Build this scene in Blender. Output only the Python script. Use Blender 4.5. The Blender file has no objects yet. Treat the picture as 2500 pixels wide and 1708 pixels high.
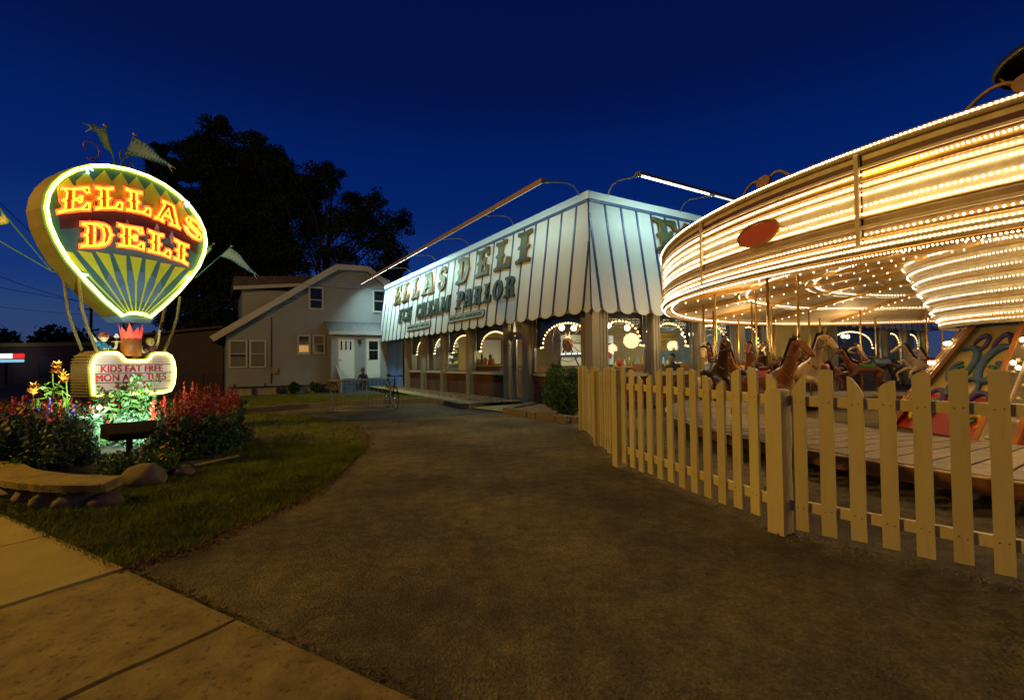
import bpy, bmesh, math, random
import numpy as np
from mathutils import Vector, Matrix, Quaternion
R = math.radians
rnd = random.Random(7)
scene = bpy.context.scene
COL = scene.collection

# ------------------------------------------------------------------ camera
cam_d = bpy.data.cameras.new("camera")
cam_d.sensor_width = 36.0
cam_d.lens = 1180.0 / 2500.0 * 36.0
cam_d.clip_start = 0.05
cam_d.clip_end = 2000
cam_o = bpy.data.objects.new("camera", cam_d)
COL.objects.link(cam_o)
pitch = math.atan(0.0254)
cam_o.matrix_world = (Matrix.Translation((0, 0, 1.3)) @ Matrix.Rotation(R(90) + pitch, 4, 'X')
                      @ Matrix.Rotation(-0.012, 4, 'Z'))
scene.camera = cam_o

# ------------------------------------------------------------------ sky: dusk, the sun has set
world = bpy.data.worlds.new("World")
scene.world = world
world.use_nodes = True
wn, wl = world.node_tree.nodes, world.node_tree.links
wn.clear()
w_out = wn.new('ShaderNodeOutputWorld')
w_bg = wn.new('ShaderNodeBackground')
w_tc = wn.new('ShaderNodeTexCoord')
w_sep = wn.new('ShaderNodeSeparateXYZ')
w_ramp = wn.new('ShaderNodeValToRGB')
w_ramp.color_ramp.interpolation = 'EASE'
el = w_ramp.color_ramp.elements
SKY = [(0.0, (0.036, 0.050, 0.115)), (0.07, (0.020, 0.050, 0.150)), (0.16, (0.0052, 0.030, 0.170)),
       (0.32, (0.0006, 0.0145, 0.125)), (0.52, (0.0005, 0.0058, 0.062)), (1.0, (0.0003, 0.0014, 0.015))]
el[0].position, el[0].color = SKY[0][0], SKY[0][1] + (1,)
el[1].position, el[1].color = SKY[-1][0], SKY[-1][1] + (1,)
for p_, c_ in SKY[1:-1]:
    e_ = el.new(p_)
    e_.color = c_ + (1,)
wl.new(w_tc.outputs['Generated'], w_sep.inputs[0])
wl.new(w_sep.outputs['Z'], w_ramp.inputs[0])
# the last light of the set sun, far below the horizon on the left
w_sky = wn.new('ShaderNodeTexSky')
w_sky.sky_type = 'NISHITA'
w_sky.sun_disc = False
w_sky.sun_elevation = R(-4.5)
w_sky.sun_rotation = R(-70)
w_mul = wn.new('ShaderNodeVectorMath')
w_mul.operation = 'SCALE'
w_mul.inputs['Scale'].default_value = 0.03
w_add = wn.new('ShaderNodeVectorMath')
wl.new(w_sky.outputs[0], w_mul.inputs[0])
wl.new(w_mul.outputs[0], w_add.inputs[0])
wl.new(w_ramp.outputs[0], w_add.inputs[1])
wl.new(w_add.outputs[0], w_bg.inputs['Color'])
w_bg.inputs['Strength'].default_value = 1.0
wl.new(w_bg.outputs[0], w_out.inputs[0])

scene.view_settings.view_transform = 'Standard'
scene.view_settings.look = 'None'
scene.view_settings.exposure = 0
scene.view_settings.gamma = 1
scene.view_settings.use_curve_mapping = False
scene.cycles.use_denoising = True
scene.cycles.max_bounces = 6
scene.cycles.diffuse_bounces = 2
scene.cycles.glossy_bounces = 3
scene.cycles.transparent_max_bounces = 12
scene.cycles.sample_clamp_indirect = 3.0
scene.cycles.sample_clamp_direct = 0
scene.cycles.use_light_tree = True
scene.cycles.caustics_reflective = False
scene.cycles.caustics_refractive = False

def lamp(name, kind, loc, energy, color, size=0.2, target=None, spot=None, size_y=None, spread=None):
    d = bpy.data.lights.new(name, kind)
    d.energy = energy
    d.color = color
    if kind == 'AREA':
        d.size = size
        if size_y:
            d.shape = 'RECTANGLE'
            d.size_y = size_y
        if spread:
            d.spread = spread
    else:
        d.shadow_soft_size = size
    if spot:
        d.spot_size = spot
        d.spot_blend = 0.6
    o = bpy.data.objects.new(name, d)
    o.location = loc
    if target is not None:
        o.rotation_euler = (Vector(target) - Vector(loc)).to_track_quat('-Z', 'Y').to_euler()
    COL.objects.link(o)
    return o

SODIUM = (1.0, 0.56, 0.02)
WARM = (1.0, 0.66, 0.30)
# sodium street lamps along the road, outside the frame
lamp('street_light', 'POINT', (-14.5, 3.0, 8.0), 4500, SODIUM, 0.25)
lamp('street_light', 'POINT', (3.0, -17.0, 9.0), 550, SODIUM, 0.25)

# ------------------------------------------------------------------ frames of reference (metres, eye at 0,0,1.3)
th = R(31.6)
u = Vector((-math.sin(th), math.cos(th), 0))     # along the long front of the diner, away from the eye
v = Vector((math.cos(th), math.sin(th), 0))      # along its right-hand front
Z = Vector((0, 0, 1))
C0 = Vector((2.052, 12.127, 0))                  # corner of its walls
HB, HT = 2.5, 5.55                               # foot and top of the mansard
B = C0 - .45 * v - .45 * u
S1, S2 = .4, .5
def WL(t, o, z): return C0 + u * t - v * o + Z * z
def WR(s, o, z): return C0 + v * s - u * o + Z * z
dl = v * S1 + Z * (HT - HB)
dr = u * S2 + Z * (HT - HB)
nL = dl.cross(u).normalized()
if nL.dot(-v) < 0: nL = -nL
nR = dr.cross(v).normalized()
if nR.dot(-u) < 0: nR = -nR
def ML(a, z, o=0.0): return B + u * a + dl * ((z - HB) / (HT - HB)) + Z * HB + nL * o
def MR(s, z, o=0.0): return B + v * s + dr * ((z - HB) / (HT - HB)) + Z * HB + nR * o
HC = Vector((-12.06 * 1.16, 20.36 * 1.16, 0))    # left corner of the white house
def HS(t, z, o=0.0): return HC + v * t - u * o + Z * z
SP = Vector((-7.018, 9.0, 0))                    # foot point of the neon sign
se = Vector((.431, .902, 0)).normalized()
sn = Vector((.902, -.431, 0)).normalized()
def SG(a, z, o=0.0): return SP + se * a + sn * o + Z * z
def sm(x, a, b):
    x = min(1, max(0, (x - a) / (b - a)))
    return x * x * (3 - 2 * x)
def drop(x, y):
    s = (x - C0.x) * u.x + (y - C0.y) * u.y
    w_ = (x - C0.x) * v.x + (y - C0.y) * v.y
    return -.24 * sm(s, 8, 16.5) * sm(-w_, 1.5, 5)

# ------------------------------------------------------------------ materials
MATS = {}
def mat(name, col, rough=.6, metal=0.0, var=0.0, vscale=5.0, bump=0.0, bscale=40.0, emit=None, estr=0.0,
        col2=None, detail=4.0, spec=.5, coords='Object', stretch=None, pits=0.0, rand=0.0):
    m = bpy.data.materials.new(name)
    m.use_nodes = True
    n, l = m.node_tree.nodes, m.node_tree.links
    b = n['Principled BSDF']
    b.inputs['Base Color'].default_value = tuple(col) + (1,)
    b.inputs['Roughness'].default_value = rough
    b.inputs['Metallic'].default_value = metal
    b.inputs['Specular IOR Level'].default_value = spec
    tc = n.new('ShaderNodeTexCoord')
    src = tc.outputs[coords]
    if stretch:
        mp = n.new('ShaderNodeMapping')
        mp.inputs['Scale'].default_value = stretch
        l.new(src, mp.inputs[0])
        src = mp.outputs[0]
    if var > 0 or col2:
        nz = n.new('ShaderNodeTexNoise')
        nz.inputs['Scale'].default_value = vscale
        nz.inputs['Detail'].default_value = detail
        nz.inputs['Roughness'].default_value = .6
        l.new(src, nz.inputs['Vector'])
        cr = n.new('ShaderNodeValToRGB')
        c1 = tuple(max(0, c * (1 - var)) for c in col)
        c2 = col2 if col2 else tuple(min(1, c * (1 + var)) for c in col)
        cr.color_ramp.elements[0].position = .32
        cr.color_ramp.elements[1].position = .68
        cr.color_ramp.elements[0].color = c1 + (1,)
        cr.color_ramp.elements[1].color = tuple(c2) + (1,)
        l.new(nz.outputs['Fac'], cr.inputs[0])
        l.new(cr.outputs[0], b.inputs['Base Color'])
    if pits > 0 or rand > 0:
        base = b.inputs['Base Color'].links[0].from_socket if b.inputs['Base Color'].is_linked else None
        mlt = n.new('ShaderNodeVectorMath'); mlt.operation = 'SCALE'
        if base: l.new(base, mlt.inputs[0])
        else: mlt.inputs[0].default_value = tuple(col)
        last = None
        if pits > 0:
            pz = n.new('ShaderNodeTexNoise'); pz.inputs['Scale'].default_value = 26; pz.inputs['Detail'].default_value = 3
            l.new(src, pz.inputs['Vector'])
            pr = n.new('ShaderNodeMapRange'); pr.inputs['From Min'].default_value = .60; pr.inputs['From Max'].default_value = .68
            pr.inputs['To Min'].default_value = 1; pr.inputs['To Max'].default_value = 1 - pits
            l.new(pz.outputs['Fac'], pr.inputs['Value']); last = pr.outputs['Result']
        if rand > 0:
            oi = n.new('ShaderNodeObjectInfo')
            rr_ = n.new('ShaderNodeMapRange'); rr_.inputs['To Min'].default_value = 1 - rand; rr_.inputs['To Max'].default_value = 1 + rand * .6
            l.new(oi.outputs['Random'], rr_.inputs['Value'])
            if last is not None:
                m2 = n.new('ShaderNodeMath'); m2.operation = 'MULTIPLY'; l.new(last, m2.inputs[0]); l.new(rr_.outputs['Result'], m2.inputs[1]); last = m2.outputs[0]
            else: last = rr_.outputs['Result']
        l.new(last, mlt.inputs['Scale']); l.new(mlt.outputs[0], b.inputs['Base Color'])
    if bump > 0:
        nb = n.new('ShaderNodeTexNoise')
        nb.inputs['Scale'].default_value = bscale
        nb.inputs['Detail'].default_value = 5
        l.new(src, nb.inputs['Vector'])
        bp = n.new('ShaderNodeBump')
        bp.inputs['Strength'].default_value = bump
        bp.inputs['Distance'].default_value = .02
        l.new(nb.outputs['Fac'], bp.inputs['Height'])
        l.new(bp.outputs[0], b.inputs['Normal'])
    if emit:
        b.inputs['Emission Color'].default_value = tuple(emit) + (1,)
        b.inputs['Emission Strength'].default_value = estr
    MATS[name] = m
    return m

def glass_mat(name, tint=(1, 1, 1), refl=.9):
    m = bpy.data.materials.new(name)
    m.use_nodes = True
    n, l = m.node_tree.nodes, m.node_tree.links
    n.clear()
    o = n.new('ShaderNodeOutputMaterial')
    t = n.new('ShaderNodeBsdfTransparent')
    t.inputs[0].default_value = tint + (1,)
    g = n.new('ShaderNodeBsdfGlossy')
    g.inputs['Roughness'].default_value = .03
    g.inputs['Color'].default_value = (refl, refl, refl, 1)
    lw = n.new('ShaderNodeLayerWeight')
    lw.inputs[0].default_value = .5
    pw = n.new('ShaderNodeMath'); pw.operation = 'POWER'; pw.inputs[1].default_value = 4.5
    f = n.new('ShaderNodeMath'); f.operation = 'MULTIPLY_ADD'; f.inputs[1].default_value = .6; f.inputs[2].default_value = .045
    l.new(lw.outputs['Facing'], pw.inputs[0]); l.new(pw.outputs[0], f.inputs[0])
    mx = n.new('ShaderNodeMixShader')
    l.new(f.outputs[0], mx.inputs[0])
    l.new(t.outputs[0], mx.inputs[1])
    l.new(g.outputs[0], mx.inputs[2])
    l.new(mx.outputs[0], o.inputs[0])
    MATS[name] = m
    return m

# ground surfaces
def asphalt_mat():
    m = mat('asphalt', (.05, .045, .04), .85, bump=.0)
    n, l = m.node_tree.nodes, m.node_tree.links
    b = n['Principled BSDF']
    tc = n.new('ShaderNodeTexCoord')
    big = n.new('ShaderNodeTexNoise'); big.inputs['Scale'].default_value = .42; big.inputs['Detail'].default_value = 7; big.inputs['Roughness'].default_value = .62
    mid = n.new('ShaderNodeTexNoise'); mid.inputs['Scale'].default_value = 7; mid.inputs['Detail'].default_value = 6; mid.inputs['Roughness'].default_value = .7
    fine = n.new('ShaderNodeTexNoise'); fine.inputs['Scale'].default_value = 38; fine.inputs['Detail'].default_value = 4
    fine.inputs['Roughness'].default_value = .8
    vor = n.new('ShaderNodeTexVoronoi'); vor.inputs['Scale'].default_value = 70
    for q in (big, mid, fine, vor): l.new(tc.outputs['Object'], q.inputs['Vector'])
    r1 = n.new('ShaderNodeValToRGB')
    r1.color_ramp.elements[0].position = .36; r1.color_ramp.elements[0].color = (.058, .046, .020, 1)
    r1.color_ramp.elements[1].position = .62; r1.color_ramp.elements[1].color = (.26, .205, .085, 1)
    l.new(big.outputs['Fac'], r1.inputs[0])
    rm = n.new('ShaderNodeValToRGB')
    rm.color_ramp.elements[0].position = .40; rm.color_ramp.elements[0].color = (.72, .72, .72, 1)
    rm.color_ramp.elements[1].position = .62; rm.color_ramp.elements[1].color = (1.25, 1.25, 1.25, 1)
    l.new(mid.outputs['Fac'], rm.inputs[0])
    r2 = n.new('ShaderNodeValToRGB')
    r2.color_ramp.elements[0].position = .42; r2.color_ramp.elements[0].color = (.72, .72, .72, 1)
    r2.color_ramp.elements[1].position = .66; r2.color_ramp.elements[1].color = (1.4, 1.36, 1.25, 1)
    l.new(fine.outputs['Fac'], r2.inputs[0])
    mxm = n.new('ShaderNodeMix'); mxm.data_type = 'RGBA'; mxm.blend_type = 'MULTIPLY'; mxm.inputs['Factor'].default_value = 1
    l.new(r1.outputs[0], mxm.inputs['A']); l.new(rm.outputs[0], mxm.inputs['B'])
    mx = n.new('ShaderNodeMix'); mx.data_type = 'RGBA'; mx.blend_type = 'MULTIPLY'; mx.inputs['Factor'].default_value = 1
    l.new(mxm.outputs['Result'], mx.inputs['A']); l.new(r2.outputs[0], mx.inputs['B'])
    # pale stones worn bare here and there
    r3 = n.new('ShaderNodeValToRGB')
    r3.color_ramp.elements[0].position = .0; r3.color_ramp.elements[0].color = (1, 1, 1, 1)
    r3.color_ramp.elements[1].position = .12; r3.color_ramp.elements[1].color = (0, 0, 0, 1)
    l.new(vor.outputs['Distance'], r3.inputs[0])
    rc = n.new('ShaderNodeSeparateColor'); l.new(vor.outputs['Color'], rc.inputs[0])
    gt = n.new('ShaderNodeMath'); gt.operation = 'GREATER_THAN'; gt.inputs[1].default_value = .86
    l.new(rc.outputs[0], gt.inputs[0])
    mm = n.new('ShaderNodeMath'); mm.operation = 'MULTIPLY'
    l.new(gt.outputs[0], mm.inputs[0]); l.new(r3.outputs[0], mm.inputs[1])
    mx2 = n.new('ShaderNodeMix'); mx2.data_type = 'RGBA'
    l.new(mm.outputs[0], mx2.inputs['Factor']); l.new(mx.outputs['Result'], mx2.inputs['A'])
    mx2.inputs['B'].default_value = (.30, .26, .21, 1)
    wn_ = n.new('ShaderNodeTexNoise'); wn_.inputs['Scale'].default_value = 1.6; wn_.inputs['Detail'].default_value = 5
    l.new(tc.outputs['Object'], wn_.inputs['Vector'])
    wv = n.new('ShaderNodeVectorMath'); wv.operation = 'SCALE'; wv.inputs['Scale'].default_value = 1.3
    l.new(wn_.outputs['Color'], wv.inputs[0])
    wa_ = n.new('ShaderNodeVectorMath'); l.new(tc.outputs['Object'], wa_.inputs[0]); l.new(wv.outputs[0], wa_.inputs[1])
    ve = n.new('ShaderNodeTexVoronoi'); ve.feature = 'DISTANCE_TO_EDGE'; ve.inputs['Scale'].default_value = .42
    l.new(wa_.outputs[0], ve.inputs['Vector'])
    cm = n.new('ShaderNodeMapRange'); cm.inputs['From Min'].default_value = .0; cm.inputs['From Max'].default_value = .010
    cm.inputs['To Min'].default_value = .62; cm.inputs['To Max'].default_value = 1
    l.new(ve.outputs['Distance'], cm.inputs['Value'])
    fin = n.new('ShaderNodeVectorMath'); fin.operation = 'SCALE'
    l.new(mx2.outputs['Result'], fin.inputs[0]); l.new(cm.outputs['Result'], fin.inputs['Scale'])
    l.new(fin.outputs[0], b.inputs['Base Color'])
    bp = n.new('ShaderNodeBump'); bp.inputs['Strength'].default_value = .8; bp.inputs['Distance'].default_value = .02
    ad = n.new('ShaderNodeMath'); l.new(fine.outputs['Fac'], ad.inputs[0]); l.new(vor.outputs['Distance'], ad.inputs[1])
    l.new(ad.outputs[0], bp.inputs['Height']); l.new(bp.outputs[0], b.inputs['Normal'])
    return m
asphalt_mat()
mat('soil', (.035, .030, .018), .95, var=.4, vscale=3, bump=.6, bscale=25)
mat('lawn_soil', (.09, .078, .011), .95, var=.5, vscale=6, bump=.6, bscale=60)
mat('concrete_new', (.38, .30, .09), .8, var=.14, vscale=2.5, pits=.12, rand=.06, bump=.15, bscale=60)
mat('concrete_old', (.26, .195, .06), .85, var=.34, vscale=5, pits=.45, rand=.1, bump=.5, bscale=45, detail=8)
mat('mulch', (.22, .13, .06), .95, var=.6, vscale=22, bump=1.0, bscale=30)
mat('stone', (.20, .155, .095), .85, var=.25, vscale=7, bump=.6, bscale=25)
mat('boulder', (.15, .11, .065), .8, var=.3, vscale=6, bump=.5, bscale=14)
mat('grass', (.15, .18, .014), .7, var=.45, vscale=2.0, spec=.2)
mat('leaf_dark', (.028, .065, .020), .6, var=.4, vscale=3, spec=.3)
mat('leaf_mid', (.05, .12, .028), .55, var=.4, vscale=4, spec=.3)
mat('leaf_blue', (.040, .085, .045), .5, var=.4, vscale=4, spec=.3)
mat('leaf_lime', (.10, .17, .02), .5, var=.3, vscale=4, spec=.3)
mat('tree_leaf', (.030, .045, .014), .7, var=.4, vscale=.4, spec=.1)
mat('bark', (.045, .033, .022), .9, var=.3, vscale=6, bump=.6, bscale=12)
mat('petal_red', (.30, .018, .006), .5, var=.25, vscale=12)
mat('petal_orange', (.80, .33, .02), .5, var=.2, vscale=12)
mat('petal_white', (.75, .72, .60), .5)
mat('petal_blue', (.06, .04, .35), .5)
mat('white_paint', (.60, .50, .20), .55, var=.08, vscale=5, bump=.15, bscale=22, stretch=(1, 1, .12), rand=.16, pits=.10)
mat('siding', (.27, .275, .29), .6, var=.06, vscale=1.5)
mat('house_trim', (.42, .40, .38), .55)
mat('garage_siding', (.06, .045, .042), .8, var=.1, vscale=2)
mat('roof_shingle', (.075, .05, .045), .9, var=.35, vscale=7, bump=.5, bscale=20)
mat('porch_roof', (.13, .13, .14), .9, var=.25, vscale=6)
mat('foundation', (.30, .27, .23), .9, var=.2, vscale=4)
mat('blue_paint', (.035, .09, .16), .6)
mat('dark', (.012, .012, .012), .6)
mat('black_metal', (.02, .018, .016), .5, metal=.2)
mat('dark_glass', (.01, .012, .014), .08, spec=.6)
mat('curtain', (.15, .14, .13), .9, var=.25, vscale=9, stretch=(6, 6, .5))
mat('amber_room', (.4, .3, .15), .8, emit=(1.0, .50, .12), estr=.42)
mat('panel_white', (.58, .57, .54), .5, var=.07, vscale=.9, stretch=(1, 1, .35), rand=.05)
mat('batten_blue', (.014, .036, .15), .35)
mat('fascia', (.70, .71, .68), .45)
mat('awning_beige', (.45, .36, .20), .55)
mat('post_metal', (.30, .26, .18), .42, metal=.25, var=.08, vscale=2)
mat('brick', (.17, .07, .035), .85, var=.35, vscale=1.6, rand=.55, bump=.35, bscale=45)
mat('mortar', (.12, .10, .075), .9)
mat('navy', (.012, .018, .060), .4)
mat('gold', (.050, .048, .012), .40, metal=.4, spec=.3, var=.45, vscale=3.5, bump=.10, bscale=5)
mat('gold_orange', (.42, .17, .012), .45)
mat('green_metal', (.055, .075, .05), .4, metal=.5, var=.2, vscale=6)
mat('plaque', (.34, .42, .37), .5)
mat('ink', (.02, .03, .03), .5)
mat('canvas_blue', (.008, .08, .38), .6)
mat('canvas_white', (.55, .66, .75), .6)
mat('bar_metal', (.42, .27, .15), .5, metal=.2)
mat('pipe_metal', (.28, .27, .24), .35, metal=.6)
mat('tube_cool', (.8, 1, .95), .4, emit=(.78, 1.0, .92), estr=9)
mat('tube_dim', (.8, 1, .95), .4, emit=(.78, 1.0, .92), estr=1.2)
mat('bulb', (1, .8, .5), .4, emit=(1.0, .62, .24), estr=7)
mat('globe', (1, .9, .7), .4, emit=(1.0, .86, .55), estr=6)
mat('in_wall', (.50, .40, .17), .8, var=.05, vscale=2)
mat('in_wall_white', (.62, .68, .66), .7)
mat('in_wall_blue', (.25, .42, .55), .7, var=.25, vscale=1.2)
mat('in_ceiling', (.50, .42, .28), .8)
mat('in_floor', (.16, .09, .05), .5)
mat('wood', (.24, .11, .035), .5, var=.3, vscale=5, stretch=(1, 1, 8))
mat('wood_dark', (.08, .035, .015), .5, var=.3, vscale=5)
mat('table_top', (.42, .34, .16), .4)
mat('steel', (.4, .42, .43), .3, metal=.8)
mat('yellow', (.55, .42, .03), .6)
mat('red_paint', (.42, .03, .02), .45)
mat('skin', (.38, .22, .13), .6)
mat('skin_pale', (.62, .50, .33), .6)
mat('skin_dark', (.10, .05, .03), .6)
mat('cloth_black', (.015, .015, .018), .8)
mat('cloth_blue', (.03, .16, .30), .7)
mat('cloth_pink', (.38, .16, .12), .7)
mat('hair_dark', (.02, .012, .008), .7)
mat('hair_red', (.30, .06, .02), .7)
mat('rubber', (.015, .015, .015), .8)
mat('chrome', (.6, .6, .58), .2, metal=1)
mat('bike_frame', (.02, .03, .035), .3, metal=.3)
# neon sign
mat('neon_yellow', (1, 1, .4), .4, emit=(1.0, 1.0, .06), estr=5.0)
mat('neon_core', (1, 1, .8), .4, emit=(1.0, .98, .62), estr=6)
mat('neon_red', (1, .2, .05), .4, emit=(1.0, .07, .012), estr=3.0)
mat('neon_orange', (1, .6, .1), .4, emit=(1.0, .56, .02), estr=4.0)
mat('electrode', (.4, .8, 1), .4, emit=(.25, .75, 1.0), estr=4)
mat('sign_teal', (.035, .10, .12), .5, var=.12, vscale=3)
mat('sign_blue', (.08, .14, .24), .5, var=.15, vscale=3)
mat('sign_yellow', (.48, .44, .02), .5, var=.1, vscale=3)
mat('sign_side', (.17, .125, .012), .5, var=.15, vscale=2)
mat('sign_grey', (.26, .25, .27), .5)
mat('sign_dark_red', (.07, .014, .010), .5)
mat('letter_face', (.35, .03, .01), .5)
mat('wicker', (.20, .16, .07), .8, var=.4, vscale=30, stretch=(1, 1, 3))
mat('board_face', (.42, .38, .35), .5, emit=(1.0, .74, .62), estr=.30)
mat('board_letter', (.70, .05, .04), .5)
mat('flame', (.8, .1, .06), .5, emit=(1.0, .10, .06), estr=.65)
mat('burner', (.36, .10, .02), .5)
mat('flag_teal', (.06, .22, .20), .6)
mat('flag_cream', (.50, .50, .34), .7)
mat('iron_red', (.14, .05, .02), .5)
mat('copper', (.40, .16, .05), .35, metal=.5)
mat('rope', (.16, .115, .04), .8, var=.4, vscale=40)
mat('far_sign_white', (1, 1, 1), .5, emit=(.85, .97, 1.0), estr=1.5)
mat('far_sign_red', (1, .1, .1), .5, emit=(1.0, .03, .03), estr=.9)
mat('far_sign_blue', (.5, .8, 1), .5, emit=(.30, .72, 1.0), estr=.8)
# carousel
mat('c_cream', (.78, .60, .34), .4, var=.12, vscale=6)
mat('c_gold', (.60, .34, .09), .3, metal=.45, var=.2, vscale=8)
mat('c_brown', (.40, .25, .10), .5, var=.3, vscale=5)
mat('c_tan', (.66, .51, .28), .45, var=.2, vscale=7)
mat('c_maroon', (.10, .025, .02), .5)
mat('c_mirror', (.75, .72, .66), .06, metal=1)
mat('c_bulb', (1, .8, .5), .4, emit=(1.0, .80, .48), estr=14)
mat('c_ceiling', (.60, .45, .24), .6, var=.1, vscale=5)
mat('c_roof', (.10, .05, .04), .8)
mat('c_plank', (.25, .20, .13), .6, rand=.25, var=.3, vscale=6, bump=.2, bscale=30)
mat('c_skirt', (.16, .06, .025), .6)
mat('c_panel', (.62, .44, .13), .5, var=.12, vscale=4)
mat('c_orange', (.42, .14, .02), .5)
mat('c_purple', (.08, .05, .20), .5)
mat('c_blue', (.07, .14, .24), .5)
mat('c_green', (.05, .17, .05), .5)
mat('c_red', (.45, .03, .02), .5)
mat('reflection_red', (.62, .10, .035), .45)  # red neon reflection, put into the colour of ovals on the boards
mat('c_sky', (.18, .35, .42), .5)
mat('horse_bay', (.20, .065, .02), .35, var=.25, vscale=5)
mat('horse_dark', (.05, .022, .012), .35, var=.25, vscale=5)
mat('horse_cream', (.42, .30, .17), .35, var=.15, vscale=5)
mat('brass', (.55, .36, .10), .25, metal=.9)
glass_mat('window_glass', (.93, .95, .93))

# ------------------------------------------------------------------ mesh helpers
class MB:
    def __init__(s):
        s.v, s.f, s.mi = [], [], []
    def add(s, vs, fs, mi=0):
        o = len(s.v)
        s.v += [tuple(q) for q in vs]
        s.f += [tuple(i + o for i in f) for f in fs]
        s.mi += [mi] * len(fs)
        return s
    def obox(s, c, ax, ay, az, mi=0):                      # centre and three half-axes
        c, ax, ay, az = Vector(c), Vector(ax), Vector(ay), Vector(az)
        vs = [c + ax * i + ay * j + az * k for i in (-1, 1) for j in (-1, 1) for k in (-1, 1)]
        fs = [(0, 1, 3, 2), (4, 6, 7, 5), (0, 4, 5, 1), (2, 3, 7, 6), (0, 2, 6, 4), (1, 5, 7, 3)]
        if ax.cross(ay).dot(az) < 0: fs = [f[::-1] for f in fs]
        return s.add(vs, fs, mi)
    def box(s, x0, x1, y0, y1, z0, z1, mi=0):
        return s.obox(((x0 + x1) / 2, (y0 + y1) / 2, (z0 + z1) / 2), ((x1 - x0) / 2, 0, 0), (0, (y1 - y0) / 2, 0), (0, 0, (z1 - z0) / 2), mi)
    def hexa(s, p, mi=0):                                   # 4 bottom + 4 top points
        return s.add(p, [(3, 2, 1, 0), (4, 5, 6, 7), (0, 1, 5, 4), (1, 2, 6, 5), (2, 3, 7, 6), (3, 0, 4, 7)], mi)
    def tube(s, path, r, n=6, closed=False, caps=True, mi=0):
        P = [Vector(p) for p in path]
        m = len(P)
        rs = r if isinstance(r, (list, tuple)) else [r] * m
        vs = []
        T = []
        for i in range(m):
            if closed: t = P[(i + 1) % m] - P[i - 1]
            else: t = P[min(i + 1, m - 1)] - P[max(i - 1, 0)]
            T.append(t.normalized() if t.length > 1e-9 else Z.copy())
        nrm = T[0].orthogonal().normalized()
        for i in range(m):
            nrm = (nrm - T[i] * nrm.dot(T[i]))
            nrm = nrm.normalized() if nrm.length > 1e-6 else T[i].orthogonal().normalized()
            bn = T[i].cross(nrm)
            for k in range(n):
                a = 2 * math.pi * k / n
                vs.append(P[i] + (nrm * math.cos(a) + bn * math.sin(a)) * rs[i])
        fs = []
        for i in range(m if closed else m - 1):
            j = (i + 1) % m
            sh = 0
            if closed and j == 0:                           # best match of first and last ring
                best = min(range(n), key=lambda q: (vs[q] - vs[i * n]).length)
                sh = best
            for k in range(n):
                fs.append((i * n + k, i * n + (k + 1) % n, j * n + (k + 1 + sh) % n, j * n + (k + sh) % n))
        if caps and not closed:
            fs.append(tuple(range(n))[::-1])
            fs.append(tuple((m - 1) * n + k for k in range(n)))
        return s.add(vs, fs, mi)
    def cyl(s, a, b, r, r2=None, n=10, mi=0):
        return s.tube([a, b], [r, r if r2 is None else r2], n, mi=mi)
    def sphere(s, c, r, n=8, m=6, mi=0, sc=(1, 1, 1)):
        c = Vector(c)
        vs = [c + Vector((0, 0, r * sc[2]))]
        for i in range(1, m):
            for k in range(n):
                a, b = math.pi * i / m, 2 * math.pi * k / n
                vs.append(c + Vector((r * sc[0] * math.sin(a) * math.cos(b), r * sc[1] * math.sin(a) * math.sin(b), r * sc[2] * math.cos(a))))
        vs.append(c - Vector((0, 0, r * sc[2])))
        fs = [(0, 1 + k, 1 + (k + 1) % n) for k in range(n)]
        for i in range(m - 2):
            for k in range(n):
                p, q = 1 + i * n, 1 + (i + 1) * n
                fs.append((p + k, q + k, q + (k + 1) % n, p + (k + 1) % n))
        q = 1 + (m - 2) * n
        fs += [(q + k, len(vs) - 1, q + (k + 1) % n) for k in range(n)]
        return s.add(vs, fs, mi)
    def lathe(s, c, prof, n=48, a0=0.0, a1=2 * math.pi, mi=0):  # prof: (r, z)
        c = Vector(c)
        full = abs(a1 - a0 - 2 * math.pi) < 1e-6
        m = n if full else n + 1
        vs = [c + Vector((r * math.cos(a0 + (a1 - a0) * k / n), r * math.sin(a0 + (a1 - a0) * k / n), z)) for r, z in prof for k in range(m)]
        fs = []
        for i in range(len(prof) - 1):
            for k in range(n):
                k2 = (k + 1) % m
                fs.append((i * m + k, i * m + k2, (i + 1) * m + k2, (i + 1) * m + k))
        return s.add(vs, fs, mi)
    def prism(s, pts, d, mi=0, side_mi=None):                # polygon (3-D points, convex or simple) pushed along d
        d = Vector(d)
        P = [Vector(p) for p in pts]
        n = len(P)
        s.add(P + [p + d for p in P], [tuple(range(n))[::-1], tuple(range(n, 2 * n))], mi)
        o = len(s.v) - 2 * n
        for i in range(n):
            j = (i + 1) % n
            s.f.append((o + i, o + j, o + n + j, o + n + i))
            s.mi.append(mi if side_mi is None else side_mi)
        return s
    def build(s, name, m, parent=None, smooth=False, origin=None, fixn=False):
        off = Vector((0, 0, 0))
        if parent is not None: off = wpos(parent)
        loc = Vector((0, 0, 0))
        if parent is None and origin is not None:
            off = Vector(origin); loc = off
        me = bpy.data.meshes.new(name)
        me.from_pydata([(q[0] - off.x, q[1] - off.y, q[2] - off.z) for q in s.v], [], s.f)
        ms = m if isinstance(m, (list, tuple)) else [m]
        for q in ms: me.materials.append(MATS[q])
        if len(ms) > 1: me.polygons.foreach_set('material_index', s.mi)
        if smooth: me.polygons.foreach_set('use_smooth', [True] * len(me.polygons))
        if fixn:
            bm = bmesh.new(); bm.from_mesh(me)
            bmesh.ops.recalc_face_normals(bm, faces=bm.faces)
            bm.to_mesh(me); bm.free()
        me.update()
        o = bpy.data.objects.new(name, me)
        o.location = loc
        COL.objects.link(o)
        if parent is not None: o.parent = parent
        return o

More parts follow.
